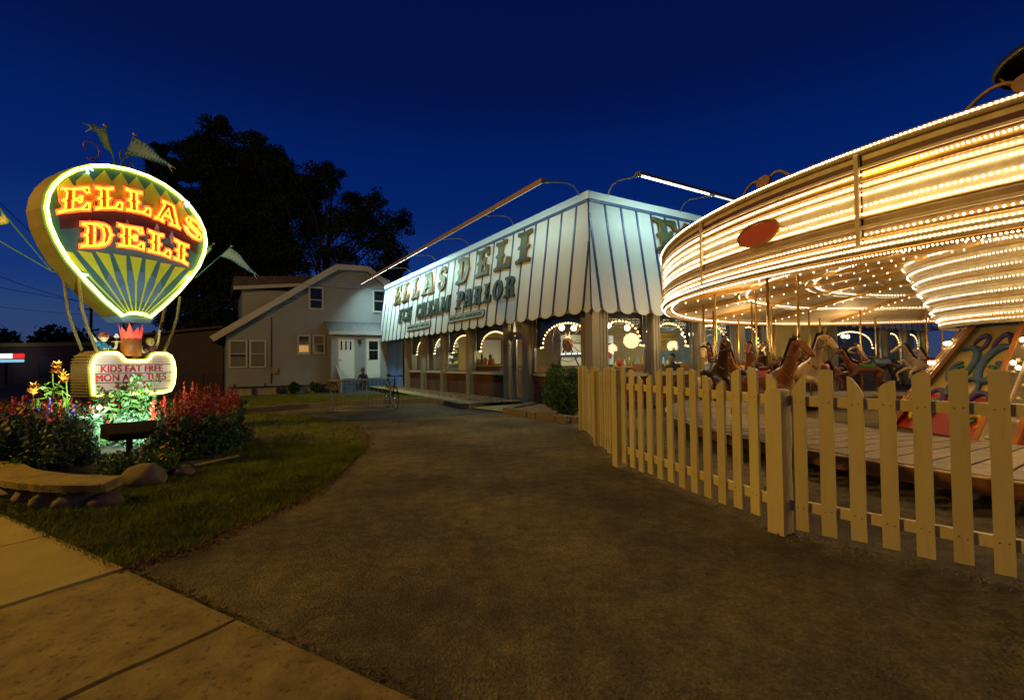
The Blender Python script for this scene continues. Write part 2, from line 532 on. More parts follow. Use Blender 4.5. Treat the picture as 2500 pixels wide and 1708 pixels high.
def wpos(o):
    p = Vector(o.location)
    while o.parent is not None:
        o = o.parent
        p = p + Vector(o.location)
    return p
def tag(o, label=None, cat=None, group=None, kind=None):
    if label: o['label'] = label
    if cat: o['category'] = cat
    if group: o['group'] = group
    if kind: o['kind'] = kind
    return o
def thing(name, label, cat, loc=(0, 0, 0), group=None, rotz=0):
    o = bpy.data.objects.new(name, None)
    o.empty_display_size = .1
    o.location = loc
    o.rotation_euler = (0, 0, rotz)
    COL.objects.link(o)
    return tag(o, label, cat, group)
def inst(name, me, parent=None, loc=(0, 0, 0), rot=None, scale=None):   # place shared mesh data as an object (world location)
    o = bpy.data.objects.new(name, me)
    COL.objects.link(o)
    if parent is not None:
        o.location = Vector(loc) - wpos(parent)
        o.parent = parent
    else: o.location = loc
    if rot is not None:
        o.rotation_mode = 'QUATERNION'; o.rotation_quaternion = rot
    if scale is not None: o.scale = scale
    return o
def copy_tree(o, parent=None):
    c = o.copy()
    COL.objects.link(c)
    c.parent = parent
    for ch in list(o.children): copy_tree(ch, c)
    return c
def quat_axes(x, y, z):
    return Matrix(((x.x, y.x, z.x), (x.y, y.y, z.y), (x.z, y.z, z.z))).to_quaternion()
def mesh_of(mb, name, m, smooth=False):
    o = mb.build(name, m, None, smooth)
    me = o.data
    bpy.data.objects.remove(o)
    return me

def glyph_mesh(pts_list, depth, face_m, side_m, name='letter', bevel=0.0, to=None):
    """filled glyph (outer outline first, holes after) as a solid; to(x, y, d) gives the world point"""
    cu = bpy.data.curves.new('glyph', 'CURVE')
    cu.dimensions = '2D'; cu.fill_mode = 'BOTH'; cu.extrude = .5
    for pts in pts_list:
        sp = cu.splines.new('POLY')
        sp.points.add(len(pts) - 1)
        for i, p in enumerate(pts): sp.points[i].co = (p[0], p[1], 0, 1)
        sp.use_cyclic_u = True
    ob = bpy.data.objects.new('glyph', cu)
    COL.objects.link(ob)
    dg = bpy.context.evaluated_depsgraph_get()
    me = bpy.data.meshes.new_from_object(ob.evaluated_get(dg), depsgraph=dg)
    bpy.data.objects.remove(ob)
    bpy.data.curves.remove(cu)
    me.name = name
    me.materials.clear()
    me.materials.append(MATS[face_m]); me.materials.append(MATS[side_m])
    for p in me.polygons: p.material_index = 0 if abs(p.normal.z) > .5 else 1
    for vv in me.vertices:
        x, y, d = vv.co
        vv.co = to(x, y, (d + .5) * depth)
    me.update()
    bm = bmesh.new(); bm.from_mesh(me)
    bmesh.ops.recalc_face_normals(bm, faces=bm.faces)
    bm.to_mesh(me); bm.free()
    return me
def text_mesh(txt, size, depth, m, to, name='lettering', align='CENTER', bold=0.0, sx=1.0, spacing=1.0):
    cu = bpy.data.curves.new('text', 'FONT')
    cu.body = txt; cu.size = size; cu.align_x = align; cu.align_y = 'CENTER'
    cu.extrude = .5; cu.offset = bold; cu.resolution_u = 3; cu.space_character = spacing
    ob = bpy.data.objects.new('text', cu)
    COL.objects.link(ob)
    dg = bpy.context.evaluated_depsgraph_get()
    me = bpy.data.meshes.new_from_object(ob.evaluated_get(dg), depsgraph=dg)
    bpy.data.objects.remove(ob); bpy.data.curves.remove(cu)
    me.name = name
    me.materials.clear(); me.materials.append(MATS[m])
    for vv in me.vertices:
        x, y, d = vv.co
        vv.co = to(x * sx, y, (d + .5) * depth)
    me.update()
    return me
def link_mesh(name, me, parent=None):                       # mesh in world coordinates
    o = bpy.data.objects.new(name, me)
    COL.objects.link(o)
    if parent is not None:
        off = wpos(parent)
        me.transform(Matrix.Translation(-off))
        o.parent = parent
    return o

def skin_mesh(joints, edges, sub=1, name='body', m='skin', root=0, to=None):
    """one continuous body grown over a skeleton: joints = [(x,y,z,r[,ry])]"""
    me = bpy.data.meshes.new(name)
    me.from_pydata([j[:3] for j in joints], edges, [])
    ob = bpy.data.objects.new(name, me)
    COL.objects.link(ob)
    md = ob.modifiers.new('skin', 'SKIN')
    md.use_smooth_shade = True
    for i, j in enumerate(joints):
        sv = me.skin_vertices[0].data[i]
        sv.radius = (j[3], j[4] if len(j) > 4 else j[3])
        sv.use_root = (i == root)
    if sub:
        sd = ob.modifiers.new('sub', 'SUBSURF'); sd.levels = sub; sd.render_levels = sub
    dg = bpy.context.evaluated_depsgraph_get()
    out = bpy.data.meshes.new_from_object(ob.evaluated_get(dg), depsgraph=dg)
    bpy.data.objects.remove(ob); bpy.data.meshes.remove(me)
    out.name = name
    out.materials.clear(); out.materials.append(MATS[m])
    out.polygons.foreach_set('use_smooth', [True] * len(out.polygons))
    return out

def np_mesh(name, verts, faces, m, parent=None, smooth=False, loc=(0, 0, 0)):
    """verts (n,3), faces (k,3|4) numpy -> object"""
    me = bpy.data.meshes.new(name)
    k = faces.shape[1]
    me.vertices.add(len(verts)); me.vertices.foreach_set('co', verts.astype(np.float32).ravel())
    me.loops.add(faces.size); me.loops.foreach_set('vertex_index', faces.astype(np.int32).ravel())
    me.polygons.add(len(faces)); me.polygons.foreach_set('loop_start', np.arange(0, faces.size, k, dtype=np.int32))
    if smooth: me.polygons.foreach_set('use_smooth', np.ones(len(faces), bool))
    me.update(calc_edges=True)
    me.materials.append(MATS[m])
    o = bpy.data.objects.new(name, me)
    o.location = loc
    COL.objects.link(o)
    if parent is not None: o.parent = parent
    return o

rng = np.random.default_rng(11)
def leaf_cloud(centres, size, aspect=.6, droop=0.0):
    """leaf-sized quads, randomly turned, around the given centres -> verts, faces"""
    n = len(centres)
    a = rng.normal(size=(n, 3)); a[:, 2] -= droop
    a /= np.linalg.norm(a, axis=1)[:, None]
    b = rng.normal(size=(n, 3))
    b -= a * (a * b).sum(1)[:, None]
    b /= np.linalg.norm(b, axis=1)[:, None]
    s = size * rng.uniform(.6, 1.3, n)[:, None]
    A, Bv = a * s, b * s * aspect
    vs = np.stack([centres - A, centres + Bv * .8, centres + A, centres - Bv * .8], 1).reshape(-1, 3)
    fs = np.arange(4 * n).reshape(n, 4)
    return vs, fs
def ball_pts(n, c, r, shell=.5):
    d = rng.normal(size=(n, 3)); d /= np.linalg.norm(d, axis=1)[:, None]
    q = rng.uniform(shell, 1, n)[:, None] ** .6
    return np.array(c) + d * q * np.array(r)

UNIT = mesh_of(MB().box(-1, 1, -1, 1, -1, 1), 'piece', 'stone')
_unit = {}
def unit(m, name):
    k = (m, name)
    if k not in _unit:
        me = UNIT.copy(); me.name = name; me.materials.clear(); me.materials.append(MATS[m]); _unit[k] = me
    return _unit[k]
def pieces(lst, parent, name, m, limit=300, one=True):
    """boxes (centre, half-axes x3); the nearest ones are parts of their own, the rest one joined part"""
    eye = Vector((0, 0, 1.3))
    lst = sorted(lst, key=lambda q: (Vector(q[0]) - eye).length)
    for c, ax, ay, az in lst[:limit]:
        ax, ay, az = Vector(ax), Vector(ay), Vector(az)
        if ax.cross(ay).dot(az) < 0: az = -az
        inst(name, unit(m, name), parent, c, quat_axes(ax.normalized(), ay.normalized(), az.normalized()), (ax.length, ay.length, az.length))
    if len(lst) > limit:
        mb = MB()
        for q in lst[limit:]: mb.obox(*q)
        o = mb.build(name + '_rest', m, parent)
        o['kind'] = 'stuff'

# ================================================================== THE GROUND
def grid_ground():
    xs = np.concatenate([np.array([-900, -400, -150, -80]), np.arange(-50, 40.1, 1.5), np.array([80, 200, 500, 900])])
    ys = np.concatenate([np.array([-900, -300, -80]), np.arange(-24, 55.1, 1.5), np.array([80, 150, 400, 900])])
    vs = [(x, y, -.035 + drop(x, y) * sm(60 - abs(x), 0, 20)) for y in ys for x in xs]
    nx = len(xs)
    fs = [(j * nx + i, j * nx + i + 1, (j + 1) * nx + i + 1, (j + 1) * nx + i) for j in range(len(ys) - 1) for i in range(nx - 1)]
    mb = MB(); mb.add(vs, fs)
    return mb.build('ground', 'soil', smooth=True)
tag(grid_ground(), kind='structure')

def smooth_line(pts, n=6):
    out = []
    P = [Vector((p[0], p[1], 0)) for p in pts]
    for i in range(len(P) - 1):
        p0, p1, p2, p3 = P[max(i - 1, 0)], P[i], P[i + 1], P[min(i + 2, len(P) - 1)]
        for k in range(n):
            t = k / n
            q = .5 * ((2 * p1) + (p2 - p0) * t + (2 * p0 - 5 * p1 + 4 * p2 - p3) * t * t + (3 * p1 - p0 - 3 * p2 + p3) * t ** 3)
            out.append((q.x, q.y))
    out.append((P[-1].x, P[-1].y))
    return out
def tri_fill(name, outline, zf, m, kind='structure', thick=0.0, jitter=0, sub=0):
    """flat sheet with any outline, triangulated"""
    bm = bmesh.new()
    vs = [bm.verts.new((x, y, 0)) for x, y in outline]
    es = [bm.edges.new((vs[i], vs[(i + 1) % len(vs)])) for i in range(len(vs))]
    bmesh.ops.triangle_fill(bm, edges=es, use_beauty=True)
    for f in bm.faces:
        if f.normal.z < 0: f.normal_flip()
    if sub:
        bmesh.ops.subdivide_edges(bm, edges=bm.edges[:], cuts=sub, use_grid_fill=True)
    for q in bm.verts: q.co.z = zf(q.co.x, q.co.y)
    if thick:
        g = bmesh.ops.extrude_face_region(bm, geom=bm.faces[:])
        for q in g['geom']:
            if isinstance(q, bmesh.types.BMVert): q.co.z -= thick
        bmesh.ops.recalc_face_normals(bm, faces=bm.faces)
    me = bpy.data.meshes.new(name); bm.to_mesh(me); bm.free()
    me.materials.append(MATS[m])
    o = bpy.data.objects.new(name, me); COL.objects.link(o)
    if kind: o['kind'] = kind
    return o

lawn_edge = smooth_line([(-2.52, 3.08), (-2.30, 3.45), (-2.24, 3.83), (-2.11, 4.27), (-2.02, 4.9), (-2.07, 5.78), (-2.36, 7.78),
                         (-2.75, 9.0), (-3.48, 10.53), (-4.48, 11.62), (-6.08, 12.78), (-7.41, 13.35)], 5)
def wob(pts, a=.035):
    r = random.Random(3)
    return [(x + r.uniform(-a, a), y + r.uniform(-a, a)) for x, y in pts]
lawn_edge = wob(lawn_edge)
E0 = Vector((-2.50, 3.12, 0)); sw = Vector((-.864, .504, 0)).normalized(); spv = Vector((-.504, -.864, 0)).normalized()
def SW(a, b, z=0): return E0 + sw * a + spv * b + Z * z
# asphalt: from the pavement back to the kerbs and under the carousel
asp = [tuple(SW(-.0, .0)[:2])] + lawn_edge[1:] + [(-7.6, 12.6), (-7.3, 13.2), (-5.6, 15.3), (-2.75, 16.4), (-1.45, 13.9), (.2, 15.2), (2.0, 12.3), (9, 17), (24, 26), (40, 20), (40, -16)] + [tuple(SW(-30, 0)[:2])]
# tidy: asphalt right of the lawn edge only
tag(tri_fill('driveway', [tuple(SW(-30, .0)[:2])] + [tuple(SW(-.02, .0)[:2])] + lawn_edge[1:] + [(-7.55, 13.1), (-5.6, 15.35), (-2.75, 16.4), (-1.2, 15.9), (3.0, 13.2), (24, 26), (40, 20)], lambda x, y: 0.0, 'asphalt'))
# front lawn
ll = [(-2.50, 3.10), (-3.05, 3.46), (-3.6, 3.78), (-4.05, 4.03), (-4.57, 4.35)] + [tuple(SW(k, 0)[:2]) for k in (4, 8, 16, 30)]
front_lawn = lawn_edge + [(-8.4, 14.0), (-12, 18.5), (-18, 21), (-30, 24)] + [tuple(SW(k, 0)[:2]) for k in (30, 16, 8, 4)]
tag(tri_fill('lawn', front_lawn, lambda x, y: .006 + drop(x, y), 'lawn_soil', sub=1))
# lawn between the kerb and the house, raised a little
def z2(x, y):
    s = (x - C0.x) * u.x + (y - C0.y) * u.y
    return .12 - .33 * sm(s, 6.5, 17)
def from_wall(t, o): return tuple(WL(t, o, 0)[:2])
kerb = [(-7.35, 12.95), (-6.2, 14.55), (-4.6, 15.5), (-2.66, 16.25), (-1.36, 13.62), (-.52, 15.0)]
back_lawn = [(-7.35, 12.95), (-6.2, 14.55), (-4.6, 15.5), (-2.72, 16.3), from_wall(9, 1.75), from_wall(13, 1.45), from_wall(17, 1.2), (-6.6, 28.6), (-15, 23.6), (-17, 22.5), (-9.5, 14.6)]
tag(tri_fill('rear_lawn', back_lawn, z2, 'lawn_soil', sub=2))
# concrete path beside the mulch, then the mulch against the wall
def strip(name, rows, z, m, kind='structure'):
    mb = MB()
    vs = []
    for (t, o0, o1) in rows: vs += [WL(t, o0, z), WL(t, o1, z)]
    mb.add(vs, [(2 * i, 2 * i + 2, 2 * i + 3, 2 * i + 1) for i in range(len(rows) - 1)])
    o = mb.build(name, m, fixn=True)
    if kind: o['kind'] = kind
    return o
strip('path', [(3.2, 2.1, 1.55), (4.5, 1.95, 1.35), (6.2, 1.9, 1.2), (9, 1.75, 1.05), (13, 1.45, .85), (17.4, 1.25, .7)], .135, 'concrete_old')
strip('mulch_bed', [(3.2, 1.6, .02), (4.5, 1.4, .02), (6.2, 1.25, .02), (9, 1.1, .02), (13, .9, .02), (17.4, .75, .02)], .125, 'mulch')
tri_fill('doorstep', [(-1.22, 13.78), (-.12, 12.36), tuple(WL(2.75, .02, 0)[:2]), tuple(WL(3.85, .02, 0)[:2]), (-.45, 15.0)], lambda x, y: .03, 'concrete_new')
# bark chips lying on the mulch
n = 2600
tt, oo = rng.uniform(3.3, 16.5, n), rng.uniform(0, 1, n)
ce = np.array([list(WL(t, .05 + o * (1.45 - .05 * (t - 3)), .14)) for t, o in zip(tt, oo)])
vs, fs = leaf_cloud(ce, .035, .4)
vs[:, 2] = np.maximum(vs[:, 2], .127)
tag(np_mesh('bark_chips', vs, fs, 'mulch'), kind='stuff')

# ---- pavement: slabs with open joints
walk = tri_fill('sidewalk', [tuple(SW(-30, .005)[:2]), tuple(SW(30, .005)[:2]), tuple(SW(30, 2.6)[:2]), tuple(SW(-30, 2.6)[:2])], lambda x, y: -.012, 'soil')
rj = random.Random(5)
for k in range(-6, 9):
    a0, a1 = -1.25 + k * 1.235, -1.25 + (k + 1) * 1.235
    new = k >= 1
    mb = MB()
    g = .012 if new else .018
    n_ = 10
    edge0 = [rj.uniform(-.012, .012) if not new else 0 for _ in range(n_ + 1)]
    edge1 = [rj.uniform(-.012, .012) if not new else 0 for _ in range(n_ + 1)]
    zt = .022 if new else .012
    out = [SW(a0 + g + edge0[i], .0 + 1.6 * i / n_, zt) for i in range(n_ + 1)]
    inn = [SW(a1 - g + edge1[i], .0 + 1.6 * i / n_, zt) for i in range(n_ + 1)]
    vs = out + inn
    lo = [Vector((q.x, q.y, -.03)) for q in vs]
    fs = [(i, i + 1, n_ + 2 + i, n_ + 1 + i) for i in range(n_)]
    fs += [(i, n_ * 2 + 2 + i, n_ * 2 + 3 + i, i + 1) for i in range(n_)] + [(n_ + 1 + i, n_ + 2 + i, 3 * n_ + 4 + i, 3 * n_ + 3 + i) for i in range(n_)]
    fs += [(0, n_ + 1, 3 * n_ + 3, 2 * n_ + 2), (n_, 3 * n_ + 2, 4 * n_ + 3, 2 * n_ + 1)]
    mb.add(vs + lo, fs)
    mb.build('slab', 'concrete_new' if new else 'concrete_old', walk, fixn=True)
tag(tri_fill('street_verge', [tuple(SW(-40, 1.63)[:2]), tuple(SW(40, 1.63)[:2]), tuple(SW(40, 4.2)[:2]), tuple(SW(-40, 4.2)[:2])], lambda x, y: .0, 'lawn_soil'))
tag(tri_fill('road', [tuple(SW(-60, 4.2)[:2]), tuple(SW(60, 4.2)[:2]), tuple(SW(60, 15)[:2]), tuple(SW(-60, 15)[:2])], lambda x, y: -.02, 'asphalt'))

# ---- grass blades
def in_poly(px, py, poly):
    inside = np.zeros(len(px), bool)
    j = len(poly) - 1
    for i in range(len(poly)):
        xi, yi = poly[i]; xj, yj = poly[j]
        c = ((yi > py) != (yj > py)) & (px < (xj - xi) * (py - yi) / (yj - yi + 1e-12) + xi)
        inside ^= c
        j = i
    return inside
def blades(name, poly, n, h, zf, box, m='grass'):
    px = rng.uniform(box[0], box[1], n); py = rng.uniform(box[2], box[3], n)
    k = in_poly(px, py, poly)
    px, py = px[k], py[k]
    n = len(px)
    d = np.hypot(px, py)
    hh = h * rng.uniform(.5, 1.25, n)
    w = .0045 + .0011 * d
    a = rng.uniform(0, 2 * np.pi, n)
    base = np.stack([px, py, np.array([zf(x, y) for x, y in zip(px, py)])], 1)
    side = np.stack([np.cos(a), np.sin(a), np.zeros(n)], 1) * w[:, None] * .5
    lean = np.stack([rng.normal(0, .5, n), rng.normal(0, .5, n), np.ones(n)], 1) * hh[:, None]
    vs = np.stack([base - side, base + side, base + lean], 1).reshape(-1, 3)
    fs = np.arange(3 * n).reshape(n, 3)
    return tag(np_mesh(name, vs, fs, m), kind='stuff')
fl = [(x, y) for x, y in front_lawn]
blades('grass', fl, 150000, .045, lambda x, y: .004 + drop(x, y), (-6.5, -1.9, 3.0, 8.0))
blades('grass', fl, 60000, .055, lambda x, y: .004 + drop(x, y), (-16, -2.0, 8.0, 19))
blades('grass', back_lawn, 60000, .05, z2, (-16, -2.0, 12.5, 28))
# blades growing through the joint between pavement and asphalt
jn = np.array([list(SW(-.1 - 6 * abs(rng.normal()) * .4, rng.normal(0, .035), .005)) for _ in range(1500)])
vs, fs = leaf_cloud(jn, .016, .25, 0); vs[:, 2] = np.maximum(vs[:, 2], .002)
tag(np_mesh('joint_grass', vs, fs, 'lawn_soil'), kind='stuff')
# dead grass and crumbs along the edge of the lawn
pts = []
for i in range(len(lawn_edge) - 1):
    (x0, y0), (x1, y1) = lawn_edge[i], lawn_edge[i + 1]
    for _ in range(70):
        t = rng.uniform(); pts.append((x0 + (x1 - x0) * t + rng.normal(0, .06), y0 + (y1 - y0) * t + rng.normal(0, .05), .012))
for _ in range(1600):
    t = rng.uniform(0, 4); q = SW(t, -abs(rng.normal(0, .06)), .012); pts.append(tuple(q))
vs, fs = leaf_cloud(np.array(pts), .022, .3); vs[:, 2] = np.maximum(vs[:, 2], .003)
tag(np_mesh('dead_grass', vs, fs, 'mulch'), kind='stuff')
# grit on the asphalt
n = 900
px, py = rng.uniform(-2, 3, n), rng.uniform(1.6, 9, n)
vs, fs = leaf_cloud(np.stack([px, py, np.full(n, .006)], 1), .007, .8); vs[:, 2] = np.maximum(vs[:, 2], .002)
tag(np_mesh('grit', vs, fs, 'stone'), kind='stuff')

# ---- low stone kerbs
def block_line(name, label, pts, w, h, z0, step=.42, group=None, inner=0.0, cat='kerb', m='stone', cap=None):
    t_ = thing(name, label, cat, (pts[0][0], pts[0][1], z0), group)
    r = random.Random(hash(len(pts)) % 100)
    lst = []
    for i in range(len(pts) - 1):
        a, b = Vector((*pts[i], 0)), Vector((*pts[i + 1], 0))
        L = (b - a).length; k = max(1, round(L / step)); d = (b - a) / L; nn = Vector((-d.y, d.x, 0))
        for j in range(k):
            c = a + d * (L * (j + .5) / k)
            hh = h * r.uniform(.93, 1.06); ww = w * r.uniform(.92, 1.06)
            ang = r.uniform(-.03, .03); dd = d * math.cos(ang) + nn * math.sin(ang); n2 = Vector((-dd.y, dd.x, 0))
            lst.append((c + Z * (z0 + hh / 2), dd * (L / k / 2 - .007), n2 * ww / 2, Z * hh / 2))
    pieces(lst, t_, 'stone_block', m)
    return t_
block_line('stone_kerb', 'low stone kerb along the grass behind the bicycle rack', kerb[:4], .22, .15, 0, .5)
block_line('stone_kerb', 'low stone kerb round the mulch bed left of the door', kerb[3:], .24, .16, 0, .42)
pl = [(.62, 14.0), (-.15, 12.45), (1.22, 10.22), (2.1, 10.9), (2.4, 11.3)]
block_line('planter_wall', 'low stone planter edge under the round bush beside the door', pl, .26, .14, 0, .38, cat='planter')
tri_fill('planter_mulch', [(.62, 14.25), (0.0, 12.55), (1.25, 10.4), (2.1, 11.0), (2.25, 11.8)], lambda x, y: .10, 'mulch')

# ---- flower bed in front: raised stone rim, boulders
bed = smooth_line([(-3.95, 5.75), (-3.98, 6.5), (-4.35, 7.6), (-4.9, 9.0), (-5.9, 10.3), (-7.6, 11.0), (-9.6, 10.4), (-10.6, 8.8), (-9.9, 6.9), (-8.2, 5.6), (-6.6, 5.0), (-5.2, 5.05), (-4.4, 5.25)], 4)
tag(tri_fill('flower_bed_soil', bed, lambda x, y: .09, 'soil', thick=.12))
rim = thing('garden_edging', 'curved concrete slab edging of the flower bed above rough stones', 'edging', (-4.6, 4.9, 0))
outer = smooth_line([(-3.72, 4.42), (-4.2, 4.42), (-4.85, 4.62), (-5.6, 5.0), (-6.6, 5.15), (-7.8, 5.3)], 6)
inner = smooth_line([(-3.80, 4.72), (-4.25, 4.78), (-4.95, 5.05), (-5.6, 5.45), (-6.6, 5.62), (-7.8, 5.8)], 6)
mb = MB(); r_ = random.Random(8)
N_ = len(outer)
top, bot = .245, .165
vs = []
for i in range(N_):
    (ox, oy), (ix, iy) = outer[i], inner[i]
    jx, jy = r_.uniform(-.012, .012), r_.uniform(-.012, .012)
    vs += [(ox + jx, oy + jy, top - .012), (ox + (ix - ox) * .08, oy + (iy - oy) * .08, top), (ix, iy, top + .004), (ix, iy, bot), (ox + jy + .01, oy + jx + .015, bot)]
fs = []
for i in range(N_ - 1):
    for k in range(5):
        fs.append((i * 5 + k, i * 5 + (k + 1) % 5, (i + 1) * 5 + (k + 1) % 5, (i + 1) * 5 + k))
fs += [(4, 3, 2, 1, 0), tuple((N_ - 1) * 5 + k for k in range(5))]
mb.add(vs, fs); mb.build('cap_slab', 'concrete_old', rim, fixn=True)
def rock_mesh(seed, r, sc, m='boulder', sub=3, name='rock'):
    bm = bmesh.new()
    bmesh.ops.create_icosphere(bm, subdivisions=sub, radius=1)
    rr = random.Random(seed)
    offs = [(Vector((rr.uniform(-1, 1), rr.uniform(-1, 1), rr.uniform(-1, 1))).normalized(), rr.uniform(.62, .95)) for _ in range(9)]
    for q in bm.verts:
        p = q.co.copy()
        for n_, d_ in offs:
            e_ = p.dot(n_) - d_
            if e_ > 0: p -= n_ * e_ * .85
        p = p * (1 + .05 * math.sin(p.x * 7 + seed) * math.sin(p.y * 9 + seed) + .03 * math.sin(p.z * 17 + p.x * 13))
        q.co = Vector((p.x * sc[0], p.y * sc[1], p.z * sc[2])) * r
    me = bpy.data.meshes.new(name); bm.to_mesh(me); bm.free()
    me.materials.append(MATS[m]); me.polygons.foreach_set('use_smooth', [True] * len(me.polygons))
    return me
for i in range(9):
    x, y = outer[2 + i * 3] if 2 + i * 3 < N_ else outer[-1]
    inst('rough_stone', rock_mesh(20 + i, .12, (1.4, .9, .75), 'boulder', 3), rim, (x + .03, y + .12, .06), Quaternion((0, 0, 1), i * .7))
o = inst('boulder', rock_mesh(3, .185, (1.2, .95, .8)), None, (-4.02, 5.30, .10), Quaternion((0, 0, 1), .4))
tag(o, 'rounded tan boulder at the end of the concrete edging', 'boulder')
o = inst('boulder', rock_mesh(5, .11, (1.1, .9, .7)), None, (-3.86, 5.72, .07), Quaternion((0, 0, 1), 1.4))
tag(o, 'small reddish stone just right of the rounded boulder', 'boulder')
# a pale strip lying on the grass by the bed
mb = MB()
mb.prism([(-4.02, 6.02, .045), (-3.94, 6.0, .06), (-3.62, 6.42, .10), (-3.66, 6.45, .09)], (0, 0, .03))
tag(mb.build('pale_strip', 'concrete_new', origin=(-3.8, 6.2, .05), fixn=True), 'pale strip of edging lying loose on the grass by the flower bed', 'edging strip')

# ================================================================== THE DINER
deli = thing('diner_building', 'low diner building with a blue striped white mansard roof and arched bulb-lit windows', 'building', C0)
LEN_L, LEN_R = 17.6, 21.0
# brick base, with separate bricks on a mortar core
def wall_core(a0, a1, f):
    mb = MB()
    mb.hexa([f(a0, -.02, -.05), f(a1, -.02, -.05), f(a1, -.25, -.05), f(a0, -.25, -.05), f(a0, -.02, .88), f(a1, -.02, .88), f(a1, -.25, .88), f(a0, -.25, .88)])
    return mb
DOOR = (2.98, 3.84)
bl = []
def bricks(a0, a1, f, da):
    for r in range(10):
        z = .13 + r * .0765
        if z > .86: break
        a = a0 - (.11 if r % 2 else 0)
        while a < a1:
            b0, b1 = max(a, a0), min(a + .205, a1)
            if b1 - b0 > .04:
                jo = rnd.uniform(-.003, .003)
                bl.append((f((b0 + b1) / 2, -.006 + jo, z + .032), da * ((b1 - b0) / 2), f(0, .016, 0) - f(0, 0, 0), Z * .0325))
            a += .216
for (a0, a1) in ((.2, 2.7), (3.95, 14.0)):
    wall_core(a0, a1, WL).build('wall_base', 'mortar', deli, fixn=True)
    bricks(a0, a1, WL, u)
wall_core(-.0, LEN_R, WR).build('wall_base', 'mortar', deli, fixn=True)
bricks(.25, 14.0, WR, v)
pieces(bl, deli, 'brick', 'brick')
# sills
for a0, a1, f, d_ in ((.2, 2.7, WL, u), (3.98, 13.45, WL, u), (.2, LEN_R, WR, v)):
    mb = MB(); c = (f(a0, .015, .93) + f(a1, .015, .93)) / 2
    mb.obox(c, d_ * ((a1 - a0) / 2), (f(0, .07, 0) - f(0, 0, 0)), Z * .035)
    mb.build('sill', 'awning_beige', deli)
# posts with ribs
def post(t, f, d_, w=.26, dep=.2, z1=2.66, m='post_metal'):
    mb = MB()
    nn = f(0, 1, 0) - f(0, 0, 0)
    mb.obox(f(t, dep / 2, z1 / 2 + .05), d_ * w / 2, nn * dep / 2, Z * (z1 / 2 - .05))
    for k in (-1, 0, 1):
        mb.obox(f(t + k * w * .36, dep + .006, z1 / 2 + .05), d_ * w * .07, nn * .0085, Z * (z1 / 2 - .053))
    for k in (-.3, .3):
        mb.obox(f(t - w / 2 - .006, dep * (.5 + k), z1 / 2 + .05), d_ * .0085, nn * dep * .1, Z * (z1 / 2 - .053))
        mb.obox(f(t + w / 2 + .006, dep * (.5 + k), z1 / 2 + .05), d_ * .0085, nn * dep * .1, Z * (z1 / 2 - .053))
    return mb.build('post', m, deli)
LP = [.14, 2.84, 3.98, 6.72, 9.1, 11.33, 13.5]
for t in LP: post(t, WL, u, w=.3 if t in (2.84, 3.98) else .24)
RP = [.16, 2.05, 3.97, 5.9, 7.6, 11.7, 16.2, 18.2, 20.2]
for t in RP: post(t, WR, v, w=.3)
mb = MB(); mb.obox(C0 - u * .2 - v * .2 + Z * 1.35, u * .12, v * .12, Z * 1.3); mb.build('corner_post', 'post_metal', deli)
# door jambs, transom bar, door with glass and handle, threshold
mb = MB()
for t in (DOOR[0] + .02, DOOR[1] - .02): mb.obox(WL(t, -.03, 1.35), u * .035, v * .05, Z * 1.3)
mb.build('door_frame', 'steel', deli)
mb = MB(); mb.obox(WL(3.41, -.03, 2.20), u * .39, v * .045, Z * .055); mb.build('transom_bar', 'post_metal', deli)
door = MB()
for t in (3.09, 3.73): door.obox(WL(t, -.04, 1.10), u * .035, v * .022, Z * 1.03)
for z in (.13, 2.08): door.obox(WL(3.41, -.04, z), u * .285, v * .022, Z * .06)
door = door.build('door', 'steel', deli)
MB().obox(WL(3.41, -.04, 1.1), u * .285, v * .004, Z * .91).build('pane', 'window_glass', door)
mb = MB(); mb.tube([WL(3.14, .0, 1.08), WL(3.14, .05, 1.09), WL(3.66, .05, 1.09), WL(3.66, .0, 1.08)], .013, 6); mb.build('handle', 'steel', door)
MB().obox(WL(3.41, -.03, 2.42), u * .355, v * .004, Z * .16).build('pane', 'window_glass', deli)
MB().obox(WL(3.41, .03, .055), u * .42, v * .14, Z * .022).build('threshold', 'steel', deli)

